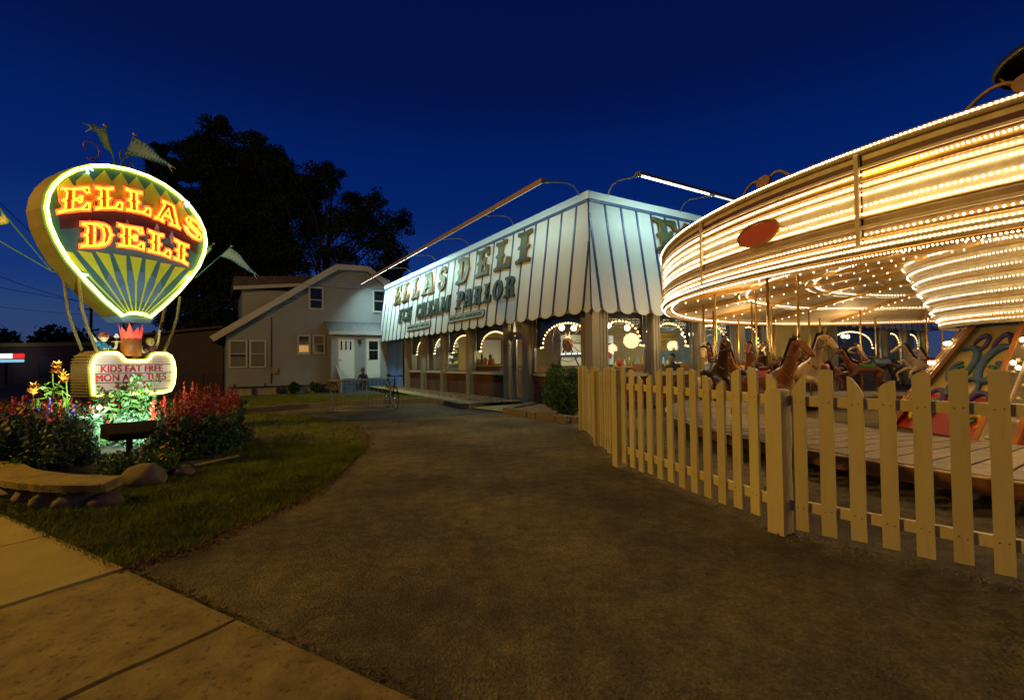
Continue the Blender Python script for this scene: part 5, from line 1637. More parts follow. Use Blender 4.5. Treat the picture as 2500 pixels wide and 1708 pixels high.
# letters: red raised body, red outline tube, orange inner tube
NEON = {'E1': ((-1.184, 3.824), (-0.74, 4.01), (-1.15, 4.298), (-0.72, 4.44)), 'L1': ((-0.675, 4.03), (-0.245, 4.15), (-0.683, 4.465), (-0.25, 4.57)), 'L2': ((-0.209, 4.145), (0.22, 4.155), (-0.224, 4.588), (0.21, 4.60)),
        'A': ((0.265, 4.125), (0.745, 4.03), (0.29, 4.58), (0.80, 4.47)), 'S': ((0.79, 4.01), (1.19, 3.84), (0.82, 4.42), (1.20, 4.25)),
        'D': ((-0.876, 3.33), (-0.385, 3.45), (-0.865, 3.78), (-0.385, 3.885)), 'E2': ((-0.33, 3.465), (0.10, 3.483), (-0.334, 3.9), (0.10, 3.915)), 'L3': ((0.159, 3.47), (0.575, 3.42), (0.165, 3.91), (0.585, 3.86)), 'I': ((0.618, 3.41), (0.899, 3.335), (0.63, 3.845), (0.915, 3.77))}
for key, (bl_, br, tl, tr) in NEON.items():
    ch = key[0]; w = GW[ch]
    def to2(x, y, q=(bl_, br, tl, tr), w=w):
        s, t = x / w, y
        a = (1 - t) * ((1 - s) * q[0][0] + s * q[1][0]) + t * ((1 - s) * q[2][0] + s * q[3][0])
        z_ = (1 - t) * ((1 - s) * q[0][1] + s * q[1][1]) + t * ((1 - s) * q[2][1] + s * q[3][1])
        return a, z_
    me = glyph_mesh(GL[ch], .03, 'letter_face', 'letter_face', 'letter', to=lambda x, y, d: SG(*to2(x, y), .014 + d))
    lo = link_mesh('letter', me, sign)
    for gi, poly in enumerate(GL[ch]):
        pts = [to2(x, y) for x, y in poly]
        ar = sum(pts[i][0] * pts[(i + 1) % len(pts)][1] - pts[(i + 1) % len(pts)][0] * pts[i][1] for i in range(len(pts)))
        sg = 1 if ar > 0 else -1
        hole = -1 if gi else 1
        outp = inner_poly(pts, -.014 * sg * hole)
        inp = inner_poly(pts, .022 * sg * hole)
        MB().tube([SG(a, z_, .066) for a, z_ in outp], .015, 5, closed=True).build('red_tube', 'neon_red', lo)
        MB().tube([SG(a, z_, .072) for a, z_ in inp], .0145, 5, closed=True).build('orange_tube', 'neon_orange', lo)
ap = MB().tube([SG(.80, 4.63, .07), SG(.765, 4.50, .07)], [.034, .018], 6).build('apostrophe', 'neon_red', sign)
# collar and centre pole, burner with flame
MB().prism([SG(-.31, 2.23, -DEP), SG(.30, 2.23, -DEP), SG(.21, 2.12, -DEP + .04), SG(-.22, 2.12, -DEP + .04)], sn * (DEP + .03)).build('collar', 'sign_blue', sign, fixn=True)
MB().cyl(SG(0, -.1, -.26), SG(0, 2.2, -.26), .075, n=12).build('centre_pole', 'dark', sign)
bc = SG(-.02, 1.50, -.10)
MB().lathe(bc, [(.001, 0), (.16, .0), (.155, .33), (.13, .35), (.001, .35)], 20).build('burner', 'burner', sign, smooth=True)
mb = MB()
for k in range(9):
    a = k * 2 * math.pi / 9; c = bc + Z * .34; d1 = Vector((math.cos(a), math.sin(a), 0)); d2 = Vector((math.cos(a + .35), math.sin(a + .35), 0)); d3 = Vector((math.cos(a + .7), math.sin(a + .7), 0))
    mb.add([c + d1 * .15 - Z * .08, c + d3 * .15 - Z * .08, c + d3 * .16 + Z * .10, c + d2 * .19 + Z * (.28 if k % 2 else .20), c + d1 * .16 + Z * .06], [(0, 1, 2, 3, 4)])
mb.build('flame', 'flame', sign)
# ropes down to the basket
for a0, z0, a1 in ((-.86, 2.84, -.56), (.80, 2.70, .47)):
    for o_ in (-.02, -DEP + .02):
        MB().tube([SG(a0, z0, o_), SG(a0 * .93, 2.3, o_), SG(a0 * .84, 2.0, o_), SG(a1, 1.50, o_)], .026, 6).build('rope', 'rope', sign, smooth=True)
# basket with the changeable letter board
BO = [(-0.655, .82), (-0.672, 1.10), (-0.678, 1.295), (-0.653, 1.412), (-0.614, 1.491), (-0.556, 1.541), (-0.473, 1.553), (-0.302, 1.554), (-0.249, 1.514), (-0.205, 1.452), (-0.15, 1.411), (0.004, 1.407), (0.165, 1.411), (0.22, 1.458), (0.265, 1.53), (0.338, 1.552), (0.52, 1.552),
      (0.60, 1.505), (0.648, 1.40), (0.672, 1.26), (0.672, 1.10), (0.655, .96), (0.60, .83), (.46, .795), (.0, .79), (-.45, .795), (-.60, .81)]
ar = sum(BO[i][0] * BO[(i + 1) % len(BO)][1] - BO[(i + 1) % len(BO)][0] * BO[i][1] for i in range(len(BO)))
sgB = 1 if ar > 0 else -1
BOX = inner_poly(BO, -.045 * sgB)
MB().prism([SG(a, z_, -.58) for a, z_ in BOX], sn * .575).build('basket', 'wicker', sign, fixn=True)
mb = MB()
for k in range(15):
    z_ = .80 + k * .05
    mb.tube([SG(-.72 + .05 * max(0, (z_ - 1.35) / .2) ** 2 * 1.6, z_, -.02 - .56 * q) for q in (0, 1)], .013, 4)
mb.build('wicker_bands', 'wicker', sign)
MB().prism([SG(a, z_, -.004) for a, z_ in inner_poly(BO, .01 * sgB)], sn * .012).build('letter_board', 'board_face', sign, fixn=True)
MB().tube([SG(a, z_, .04) for a, z_ in BO], .024, 8, closed=True).build('board_tube', 'neon_yellow', sign, smooth=True)
MB().tube([SG(a, z_, .059) for a, z_ in BO], .009, 6, closed=True).build('board_tube_core', 'neon_core', sign, smooth=True)
mb = MB()
for z_, w in ((1.345, .62), (1.183, .63), (1.022, .61), (.87, .56)): mb.obox(SG(0, z_, .014), se * w, sn * .006, Z * .006)
mb.build('letter_rail', 'ink', sign)
mb = MB()
for k in range(5):
    z_ = 1.385 + k * .03
    mb.obox(SG(-.42, z_, .012), se * .18, sn * .004, Z * .0035); mb.obox(SG(.44, z_, .012), se * .16, sn * .004, Z * .0035)
mb.build('grille_line', 'bar_metal', sign)['kind'] = 'stuff'
for txt, z_, a_ in (('KIDS EAT FREE', 1.262, -.04), ('MON AND TUES', 1.10, -.045), ('4 TO 10', .945, -.03)):
    me = text_mesh(txt, .170, .006, 'board_letter', lambda x, y, d, z_=z_, a_=a_: SG(a_ + x, z_ + y * 1.02, .012 + d), sx=.90 if len(txt) > 8 else 1.0, bold=0.0, spacing=1.02)
    split_letters(me, 'board_letter', sign)
# balloon passengers riding in the basket
def rider(a, z0, label, shirt, hair, arms, tray=False, cap=None):
    root = thing('rider_figure', label, 'figure', SG(a, z0, -.12))
    def P(x, y, z_, r): q = SG(a + x, z0 + z_, -.12 + y); return (q.x, q.y, q.z, r, r)
    J = [P(0, 0, -.05, .075), P(0, 0, .08, .080), P(0, 0, .17, .075), P(0, 0, .205, .03), P(0, 0, .235, .027)]
    E = [(0, 1), (1, 2), (2, 3), (3, 4)]
    o = link_mesh('body', skin_mesh(J, E, 2, 'body', shirt), root)
    for arm in arms:
        JA = [P(*p, r) for p, r in zip(arm, (.036, .03, .024, .02))]
        up_ = link_mesh('arm', skin_mesh(JA, [(0, 1), (1, 2), (2, 3)], 1, 'arm', 'skin_pale'), root)
        h_ = MB()
        q = SG(a + arm[-1][0], z0 + arm[-1][2], -.12 + arm[-1][1])
        h_.sphere(q, .024, 8, 6)
        for k in range(4): h_.tube([q + se * (.008 * (k - 1.5)), q + se * (.011 * (k - 1.5)) + Z * .03, q + se * (.012 * (k - 1.5)) + Z * .045 + sn * .01], [.007, .006, .005], 5)
        h_.tube([q, q + se * .03 + Z * .015], [.008, .006], 5)
        h_.build('hand', 'skin_pale', up_, smooth=True)
        sl_ = MB().tube([Vector(JA[0][:3]), Vector(JA[0][:3]).lerp(Vector(JA[1][:3]), .75)], [.046, .04], 8); sl_.build('sleeve', shirt, up_, smooth=True)
    hc = SG(a, z0 + .30, -.12)
    hd = MB().sphere(hc, .072, 14, 10, sc=(.9, .9, 1.1)); hd.sphere(hc + sn * .07, .012, 6, 5)
    for k in (-1, 1): hd.sphere(hc + se * .065 * k, .016, 6, 5)
    hd = hd.build('head', 'skin_pale', root, smooth=True)
    eyes = MB()
    for k in (-1, 1): eyes.sphere(hc + sn * .064 + se * .024 * k + Z * .012, .007, 6, 5)
    eyes.tube([hc + sn * .062 + se * (-.022) - Z * .03, hc + sn * .067 - Z * .035, hc + sn * .062 + se * .022 - Z * .03], .004, 4)
    eyes.build('eyes_and_mouth', 'ink', hd)
    MB().sphere(hc - sn * .012 + Z * .018, .077, 14, 10, sc=(.95, .95, 1.0)).build('hair', hair, hd, smooth=True)
    if cap:
        mb = MB().sphere(hc + Z * .035, .076, 14, 8, sc=(1, 1, .8)); mb.obox(hc + Z * .035 + sn * .09, se * .045, sn * .035, Z * .006); mb.build('cap', cap, hd, smooth=True)
    return root
boy = rider(-.44, 1.53, 'boy figure in a blue shirt and red cap holding a tray in the basket', 'cloth_blue', 'hair_red', [((-.06, 0, .16), (-.14, .01, .25), (-.20, .01, .36), (-.255, .02, .47)), ((.06, 0, .15), (.12, .02, .07), (.17, .05, .13), (.17, .05, .20))], cap='hair_red')
me = text_mesh('E1', .10, .004, 'plaque', lambda x, y, d: SG(-.44 + x, 1.60 + y, -.025 + d), bold=.004); link_mesh('shirt_number', me, boy)
tray = thing('ice_cream_tray', 'small tray with an ice cream dish on the raised hand of the boy figure', 'tray', SG(-.27, 1.75, -.07))
MB().lathe(SG(-.27, 1.755, -.07), [(.001, 0), (.07, 0), (.075, .012), (.001, .014)], 14).build('plate', 'in_wall', tray)
MB().lathe(SG(-.27, 1.768, -.07), [(.001, 0), (.022, 0), (.008, .02), (.008, .04), (.03, .07), (.001, .07)], 12).build('dish', 'steel', tray)
mb = MB().sphere(SG(-.285, 1.85, -.07), .026, 10, 8); mb.sphere(SG(-.25, 1.85, -.07), .026, 10, 8); mb.sphere(SG(-.268, 1.885, -.07), .024, 10, 8); mb.build('scoops', 'fascia', tray, smooth=True)
rider(.32, 1.47, 'girl figure in a pink shirt with one arm raised in the sign basket', 'cloth_pink', 'yellow', [((.05, 0, .16), (.11, .01, .25), (.14, .01, .38), (.145, .02, .50)), ((-.06, 0, .15), (-.12, .02, .09), (-.17, .05, .13), (-.19, .05, .18))])
# scrolls and pennants on top and at the sides
def scroll(c, r0, turns, dx, dz, m='iron_red', w=.014):
    pts = []
    for k in range(36):
        t = k / 35
        rr = r0 * (1 - .72 * t); a = -1.4 + turns * 2 * math.pi * t
        pts.append(c + dx * (rr * math.cos(a)) + Z * (rr * math.sin(a)))
    return pts
top_c = SG(-.23, 4.95, -.26)
mb = MB()
mb.tube([top_c, top_c + Z * .12] , .02, 6)
mb.build('finial', 'iron_red', sign)
c1_ = SG(-.62, 5.22, -.26)
MB().tube([top_c] + scroll(c1_, .19, -.95, -se, Z), .013, 5).build('scroll', 'iron_red', sign, smooth=True)
c2_ = SG(-.06, 5.30, -.26)
MB().tube([top_c] + scroll(c2_, .15, .95, -se * .7, Z), .013, 5).build('scroll', 'iron_red', sign, smooth=True)
c3_ = SG(.02, 5.12, -.22)
MB().tube([top_c] + scroll(c3_, .12, -.95, se * .7, Z), .012, 5).build('scroll', 'iron_red', sign, smooth=True)
def pennant(p0, p1, dirv, L_, h, name='pennant', tail=True):
    """staff from p0 to p1, striped cloth hanging from its upper part"""
    st = MB().tube([p0, p1], .012, 5).build('flag_staff', 'flag_teal', sign)
    MB().sphere(p1 + (p1 - p0).normalized() * .03, .035, 10, 8, sc=(1, 1, .8)).build('flag_ball', 'copper', st, smooth=True)
    ax = (p0 - p1).normalized(); dv = dirv.normalized()
    n_ = ax.cross(dv).normalized()
    prof = [(0, 0, h), (.28, .04, h * .78), (.55, .12, h * .56), (.80, .22, h * .36), (1.0, .30, h * .26)]
    mb = MB(); b2 = MB()
    top = []; bot_ = []
    for s, sag, hh in prof:
        w_ = n_ * .05 * math.sin(s * 6)
        top.append(p1 + ax * .03 + dv * L_ * s - Z * sag * L_ * .55 + w_); bot_.append(p1 + ax * (.03 + hh) + dv * L_ * s - Z * sag * L_ * .25 + w_)
    for k in range(4):
        mb.hexa([top[k], top[k + 1], bot_[k + 1], bot_[k]] + [q + n_ * .008 for q in (top[k], top[k + 1], bot_[k + 1], bot_[k])])
        e0, e1 = top[k].lerp(bot_[k], .12), top[k + 1].lerp(bot_[k + 1], .12)
        for A_, B_ in ((top[k], top[k + 1]), (bot_[k], bot_[k + 1])): b2.tube([A_ + n_ * .004, B_ + n_ * .004], .011, 4)
        for j in range(3):
            q0 = top[k].lerp(top[k + 1], (j + .2) / 3); q1 = bot_[k].lerp(bot_[k + 1], (j + .2) / 3)
            for sgn in (1, -1):
                b2.obox(q0.lerp(q1, .16 if sgn > 0 else .84) + n_ * (.004), (dv) * L_ * .014, (q1 - q0).normalized() * .028, n_ * .006)
    # forked tail
    A_, B_ = top[-1], bot_[-1]
    mb.prism([A_, A_ + dv * .12 - Z * .02, A_.lerp(B_, .5), B_ + dv * .10 - Z * .09, B_], n_ * .008)
    fl2 = mb.build('flag', 'flag_cream', st, fixn=True)
    b2.build('flag_border', 'flag_teal', st)
pennant(top_c + se * .03, SG(-.38, 5.70, -.26), -se * .9 + sn * .1, .26, .42)
pennant(top_c + se * .05, SG(.06, 5.72, -.22), se * .95 - Z * .25, .68, .40)
pennant(SG(1.14, 3.18, -.2), SG(1.58, 3.95, -.2), -se * .5 + sn * .55 - Z * .2, .40, .30)
pennant(SG(1.14, 3.14, -.1), SG(1.92, 3.96, -.1), se * .5 + sn * .35 - Z * .5, .66, .32)
pennant(SG(-1.05, 3.0, -.5), Vector((-9.15, 8.6, 4.15)), Vector((-.6, .2, -.5)), .4, .3)
pennant(SG(-1.0, 2.95, -.5), Vector((-9.3, 8.5, 3.70)), Vector((-.5, .2, -.6)), .4, .3)

# ---- floodlight box in front of the bed and a small bare lamp among the plants
fl = thing('floodlight', 'black floodlight box on a short post lighting the sign', 'floodlight', (-4.98, 6.30, .05))
fd = (Vector((-6.6, 8.2, 1.2)) - Vector((-4.98, 6.3, .44))).normalized(); fdh = Vector((fd.x, fd.y, 0)).normalized(); fsd = Vector((-fdh.y, fdh.x, 0))
fc_ = Vector((-4.98, 6.30, .45))
fwd = (fdh + Z * .45).normalized(); fup = fwd.cross(fsd) * -1
if fup.z < 0: fup = -fup
mb = MB(); P = []
for s_, w_, h_ in ((-.10, .20, .05), (.10, .29, .10)):
    c = fc_ + fwd * s_
    P += [c - fsd * w_ - fup * h_, c + fsd * w_ - fup * h_, c + fsd * w_ + fup * h_, c - fsd * w_ + fup * h_]
mb.hexa(P); mb.build('housing', 'black_metal', fl, fixn=True)
MB().obox(fc_ + fwd * .106, fsd * .25, fup * .08, fwd * .004).build('lens', 'globe', fl)
MB().cyl((-4.98, 6.30, .05), fc_ - fwd * .02, .035, n=8).build('post', 'black_metal', fl)
lamp('flood_light', 'SPOT', fc_ + fwd * .14, 620, (.80, 1.0, .80), .08, target=(-6.6, 8.2, 1.0), spot=R(95))
bl2 = thing('bare_lamp', 'small bright bare lamp among the leaves left of the floodlight', 'lamp', (-6.14, 7.2, .1))
MB().sphere((-6.14, 7.2, .70), .03, 10, 8).build('bulb', 'c_bulb', bl2)
MB().cyl((-6.14, 7.2, .09), (-6.14, 7.2, .68), .012, n=6).build('stake', 'black_metal', bl2)
lamp('bare_light', 'POINT', (-6.10, 7.14, .72), 9, (1, .95, .8), .03)

# ---- plants of the flower bed
def salvia_proto(kind, col, leafm):
    fol_c, fl_c = [], []
    H_ = .55
    for s in range(11):
        a = rng.uniform(0, 6.28); rr_ = .17 * math.sqrt(rng.uniform())
        bx, by = rr_ * math.cos(a), rr_ * math.sin(a)
        hh = H_ * rng.uniform(.8, 1.12)
        for z_ in np.arange(.05, hh * .72, .035):
            for _ in range(4):
                fol_c.append((bx * (1 + z_) + rng.normal(0, .035), by * (1 + z_) + rng.normal(0, .035), z_))
        if s % 2 == 0 or kind == 'red':
            for z_ in np.arange(hh * .72, hh * 1.12, .012):
                w_ = .022 * (1 - (z_ - hh * .72) / (hh * .44))
                for _ in range(2): fl_c.append((bx * (1 + z_) + rng.normal(0, w_), by * (1 + z_) + rng.normal(0, w_), z_))
    f = leaf_cloud(np.array(fol_c), .034, .55); p_ = leaf_cloud(np.array(fl_c), .015, .7)
    return f, p_
def make_plant(name, label, cat, group, f, p_, fm, pm, loc, pname='flower_spikes'):
    root = thing(name, label, cat, loc, group)
    a = np_mesh('foliage', *f, fm, root)
    a['kind'] = 'stuff'
    if p_ is not None: np_mesh(pname, *p_, pm, root)['kind'] = 'stuff'
    return root
def scatter(proto_fn, name, label, cat, group, spots):
    protos = []
    for i, (x, y, z_, s) in enumerate(spots):
        if i < 3:
            o = proto_fn(label); protos.append(o)
        else: o = copy_tree(protos[i % 3])
        o.location = (x, y, z_); o.rotation_euler = (rnd.uniform(-.06, .06), rnd.uniform(-.06, .06), rnd.uniform(0, 6.28)); o.scale = (s, s, s * rnd.uniform(.92, 1.08))
def p_red(label):
    f, p_ = salvia_proto('red', None, None); return make_plant('red_salvia', label, 'flower', 'red salvia in the flower bed', f, p_, 'leaf_mid', 'petal_red', (0, 0, 0))
def p_blue(label):
    f, p_ = salvia_proto('blue', None, None); return make_plant('blue_salvia', label, 'flower', 'blue salvia in the flower bed', f, p_, 'leaf_blue', 'petal_blue', (0, 0, 0))
def p_leafy(label):
    fc2, pc = [], []
    for s in range(9):
        a = rng.uniform(0, 6.28); rr_ = .2 * math.sqrt(rng.uniform())
        for z_ in np.arange(.06, .62, .035):
            for _ in range(4): fc2.append((rr_ * math.cos(a) * (1 + z_) + rng.normal(0, .06), rr_ * math.sin(a) * (1 + z_) + rng.normal(0, .06), z_ + rng.normal(0, .02)))
    for _ in range(10): pc.append((rng.normal(0, .15), rng.normal(0, .15), rng.uniform(.3, .68)))
    return make_plant('leafy_plant', label, 'plant', 'broad leaved plants in the flower bed', leaf_cloud(np.array(fc2), .042, .6), leaf_cloud(np.array(pc), .028, .9), 'leaf_blue', 'petal_red', (0, 0, 0), 'blooms')
def p_low(label):
    fc2 = ball_pts(420, (0, 0, .10), (.22, .22, .13), .2); fc2[:, 2] = np.abs(fc2[:, 2])
    pc = ball_pts(22, (0, 0, .13), (.2, .2, .12), .8); pc[:, 2] = np.abs(pc[:, 2]) + .04
    return make_plant('bedding_plant', label, 'flower', 'low bedding flowers along the edge of the bed', leaf_cloud(fc2, .026, .6), leaf_cloud(pc, .017, .9), 'leaf_mid', rnd.choice(['petal_white', 'petal_orange', 'petal_red']), (0, 0, 0), 'blooms')
rb = random.Random(21)
def inb(x, y): return bool(in_poly(np.array([x]), np.array([y]), bed)[0])
def spread(n, cx, cy, rx, ry, z=.09, s0=.8, s1=1.15, mind=.2, avoid=None):
    out = []; tries = 0
    while len(out) < n and tries < 4000:
        tries += 1
        x, y = cx + rb.uniform(-rx, rx), cy + rb.uniform(-ry, ry)
        if not inb(x, y): continue
        if any((x - q[0]) ** 2 + (y - q[1]) ** 2 < mind ** 2 for q in out): continue
        if avoid and avoid(x, y): continue
        out.append((x, y, z, rb.uniform(s0, s1)))
    return out
def near_sight(x, y):       # keep the front of the board and floodlight open
    d = abs(x * .64 + y * .768 - (-4.98 * .64 + 6.3 * .768)) 
    return abs(x + 4.98 - (y - 6.3) * -.8) < .55 and 5.0 < y < 6.7
right_red = [(-4.62, 7.55), (-4.78, 7.9), (-4.42, 7.3), (-4.95, 8.2), (-4.30, 6.95), (-4.70, 7.15), (-5.05, 7.75), (-5.2, 8.15), (-5.15, 7.35), (-4.48, 6.6), (-4.9, 6.95), (-5.35, 7.75), (-4.25, 6.45)]
scatter(p_red, 'red_salvia', 'red spiked salvia in the right part of the flower bed', 'flower', 'red salvia', [(x, y, .09, rb.uniform(1.12, 1.38)) for x, y in right_red])
first_left = len(COL.objects)
left_red = spread(26, -7.6, 7.5, 1.4, 1.1, s0=.95, s1=1.2, mind=.26)
def p_redl(label):
    f, p_ = salvia_proto('red', None, None); return make_plant('red_salvia', label, 'flower', 'red salvia in the left part of the bed', f, p_, 'leaf_mid', 'petal_red', (0, 0, 0))
scatter(p_redl, 'red_salvia', 'red spiked salvia in the left part of the flower bed', 'flower', 'x', left_red)
scatter(p_blue, 'blue_salvia', 'blue spiked salvia scattered through the flower bed', 'flower', 'x', spread(14, -6.2, 7.2, 1.9, 1.0, s0=.85, s1=1.1, mind=.35, avoid=lambda x, y: near_sight(x, y) or (-6.7 < x < -5.0 and 6.3 < y < 8.3)))
scatter(p_leafy, 'leafy_plant', 'broad leaved plant with a few red blooms in the flower bed', 'plant', 'x', spread(34, -6.2, 7.0, 2.3, 1.5, s0=.75, s1=1.08, mind=.28, avoid=near_sight))
front = [(-4.15, 5.62), (-4.45, 5.45), (-5.5, 5.45), (-5.5, 5.75), (-5.9, 5.9), (-6.3, 6.1), (-4.3, 5.95), (-5.5, 6.15), (-5.9, 6.3), (-4.2, 6.3), (-4.55, 6.2), (-6.7, 6.25), (-7.1, 6.2), (-4.12, 6.75), (-4.25, 7.2), (-4.4, 7.7)]
scatter(p_low, 'bedding_plant', 'low bedding flower at the front edge of the flower bed', 'flower', 'x', [(x, y, .10, rb.uniform(.8, 1.2)) for x, y in front])
# ornamental grass beside the floodlight
og = thing('ornamental_grass', 'clump of bright arching grass right of the floodlight', 'plant', (-4.95, 6.95, .09))
vs, fs = [], []
for k in range(240):
    a = rng.uniform(0, 6.28); L_ = rng.uniform(.45, .85); sp_ = rng.uniform(.1, .55)
    d = np.array([math.cos(a), math.sin(a), 0]); s_ = np.array([-d[1], d[0], 0]) * .006
    p_prev = None
    for j in range(5):
        t = j / 4; q = d * (sp_ * L_ * t ** 1.6) + np.array([0, 0, L_ * (t - .32 * t * t * (sp_ + .3))]); w_ = s_ * (1 - t * .9)
        vs += [q - w_, q + w_]
        if j: b = len(vs) - 4; fs.append((b, b + 1, b + 3, b + 2))
np_mesh('blades', np.array(vs), np.array(fs), 'leaf_lime', og)
# leafy stems rising in front of the letter board
for k, (x, y, hh, lb) in enumerate(((-5.72, 7.55, 1.12, 'tall leafy stem in front of the right end of the letter board'), (-6.18, 7.85, 1.02, 'tall leafy stem in front of the middle of the letter board'), (-6.66, 8.1, .98, 'tall leafy stem in front of the left end of the letter board'), (-5.95, 7.35, .86, 'tall leafy stem lit by the floodlight below the letter board'), (-6.4, 7.6, .84, 'tall leafy stem left of the floodlit patch'))):
    root = thing('tall_plant', lb, 'plant', (x, y, .09))
    mb = MB(); cs = []
    for s in range(6):
        a = rng.uniform(0, 6.28); tip = Vector((x + math.cos(a) * .13, y + math.sin(a) * .13, .09 + hh * rng.uniform(.75, 1.0)))
        mb.tube([(x, y, .09), Vector((x, y, .09)).lerp(tip, .5) + Vector((.02, 0, 0)), tip], [.009, .007, .004], 4)
        for t in np.linspace(.25, 1, 14):
            q = Vector((x, y, .09)).lerp(tip, t)
            for _ in range(3): cs.append((q.x - x + rng.normal(0, .045), q.y - y + rng.normal(0, .045), q.z - .09 + rng.normal(0, .02)))
    mb.build('stem', 'leaf_dark', root)
    np_mesh('leaves', *leaf_cloud(np.array(cs), .05, .5), 'leaf_mid', root)
# orange lilies standing above the left part
for k, (x, y, z_, lb) in enumerate(((-6.75, 7.1, 1.28, 'tall orange lily, the highest of the three left of the basket'), (-6.50, 7.05, 1.14, 'orange lily nearest to the basket of the sign'), (-6.93, 7.0, .97, 'orange lily, the lowest and leftmost of the three'))):
    root = thing('orange_lily', lb, 'flower', (x, y, .09), 'orange lilies')
    mb = MB(); mb.tube([(x, y, .09), (x + .03, y, z_ * .6), (x, y, z_ - .05)], [.012, .010, .008], 5); mb.build('stem', 'leaf_lime', root)
    mb = MB()
    for h in range(4):
        hc = Vector((x + rng.normal(0, .045), y + rng.normal(0, .045), z_ - .05 + .035 * h))
        tilt = Vector((rng.normal(0, .5), rng.normal(0, .5), 1)).normalized(); e1 = tilt.orthogonal().normalized(); e2 = tilt.cross(e1)
        for s in range(6):
            a = s * math.pi / 3; d1 = e1 * math.cos(a) + e2 * math.sin(a); sd = tilt.cross(d1)
            mb.add([hc, hc + d1 * .03 + sd * .016 + tilt * .035, hc + d1 * .075 + tilt * .055, hc + d1 * .03 - sd * .016 + tilt * .035], [(0, 1, 2, 3)])
    mb.build('petals', 'petal_orange', root)
    cs = [(rng.normal(0, .05), rng.normal(0, .05), rng.uniform(.2, z_ - .25)) for _ in range(60)]
    np_mesh('leaves', *leaf_cloud(np.array(cs), .075, .35), 'leaf_lime', root)

# ================================================================== THE CAROUSEL (at rest)
CC = Vector((9.80, 7.87, 0))
CR = 6.96
car = thing('carousel', 'large lit carousel with cream and gold rounding boards covered in light bulbs', 'carousel', CC)
A_EYE = math.atan2(-CC.y, -CC.x)
def CP(a, r, z): return CC + Vector((math.cos(a) * r, math.sin(a) * r, z))
NB = 18
def ring_seg(name, prof, m, a0, a1, n=8, smooth=True):
    mb = MB().lathe(CC, prof, n, a0, a1)
    return mb.build(name, m, car, smooth=smooth, fixn=False)
# boards: one curved board per bay, with bands of painted colour and raised mouldings
RED = (9, 13, 4)  # boards that carry the painted red reflection
for k in range(NB):
    a0, a1 = 2 * math.pi * k / NB + .1, 2 * math.pi * (k + 1) / NB + .1
    g = .004
    prof = [(CR - .05, 2.42), (CR, 2.42), (CR, 3.34), (CR - .05, 3.34)]
    bands = [(2.42, 2.48, 'c_tan'), (2.48, 2.68, 'c_brown'), (2.68, 2.80, 'c_cream'), (2.80, 2.92, 'c_tan'), (2.92, 3.06, 'c_cream'), (3.06, 3.17, 'c_gold'), (3.17, 3.28, 'c_maroon'), (3.28, 3.34, 'c_tan')]
    ms = ['c_tan', 'c_brown', 'c_cream', 'c_gold', 'c_maroon']
    mb = MB()
    for z0, z1, m in bands: mb.lathe(CC, [(CR, z0), (CR, z1)], 6, a0 + g, a1 - g, mi=ms.index(m))
    mb.lathe(CC, [(CR - .05, 2.42), (CR - .05, 3.34)], 6, a0 + g, a1 - g, mi=0)
    b = mb.build('rounding_board', ms, car, smooth=True)
    # end pilaster; on some boards a red oval painted as the neon sign's reflection
    am = (a0 + a1) / 2
    d = Vector((math.cos(a0), math.sin(a0), 0)); t_ = Vector((-d.y, d.x, 0))
    MB().obox(CP(a0, CR + .03, 2.88), d * .02, t_ * .02, Z * .47).build('pilaster', 'c_tan', b)
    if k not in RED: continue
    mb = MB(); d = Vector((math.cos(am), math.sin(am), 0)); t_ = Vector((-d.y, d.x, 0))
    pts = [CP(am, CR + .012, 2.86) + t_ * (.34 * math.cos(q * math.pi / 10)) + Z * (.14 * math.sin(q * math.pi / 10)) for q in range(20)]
    mb.prism(pts, d * .012); mb.build('painted_reflection', 'reflection_red' if k in RED else 'c_tan', b, fixn=True)
    MB().tube([p + d * .012 for p in pts], .018, 5, closed=True).build('reflection_frame', 'c_gold', b)
def torus(name, r, z, w, m, n=160, sides=6, parent=None):
    mb = MB().tube([CP(2 * math.pi * k / n, r, z) for k in range(n)], w, sides, closed=True)
    return mb.build(name, m, parent or car, smooth=True)
for r, z, w, m in ((CR + .01, 3.38, .045, 'c_cream'), (CR + .02, 3.20, .018, 'c_cream'), (CR + .02, 3.08, .022, 'c_gold'), (CR + .02, 2.985, .014, 'c_cream'), (CR + .02, 2.70, .014, 'c_gold'), (CR + .03, 2.60, .022, 'c_cream'), (CR + .02, 2.50, .018, 'c_gold'), (CR + .01, 2.40, .045, 'c_cream')):
    torus('moulding', r, z, w, m)
torus('lower_rim', CR - .02, 2.33, .035, 'c_gold')
# bulbs: rows round the boards, the rim, the ceiling rings, the inner drum
bulbs = []
cb_me = mesh_of(MB().sphere((0, 0, 0), .0095, 7, 5), 'bulb', 'c_bulb', True)
def brow(r, z, step, off=0):
    n = int(2 * math.pi * r / step)
    for k in range(n): bulbs.append(CP(2 * math.pi * (k + off) / n, r, z))
for z, st, rr_ in ((3.385, .036, CR + .056), (3.14, .036, CR + .012), (3.03, .042, CR + .012), (2.94, .036, CR + .012), (2.82, .046, CR + .012), (2.74, .036, CR + .012), (2.53, .05, CR + .012), (2.45, .040, CR + .02), (2.385, .034, CR + .053), (2.31, .034, CR - .0)):
    brow(rr_, z, st, rnd.random())
brow(CR - .14, 2.36, .07)
def zceil(r): return 2.44 + (CR - r) / (CR - 2.6) * .66
for r_, st in ((5.5, .05), (4.27, .05), (5.35, .08), (4.1, .08)): brow(r_, zceil(r_) - .03, st)
for k in range(18):                                   # bulbs along the sweeps
    a = 2 * math.pi * (k + .5) / 18
    for r_ in np.arange(2.9, 6.7, .22): bulbs.append(CP(a, r_, zceil(r_) - .12))
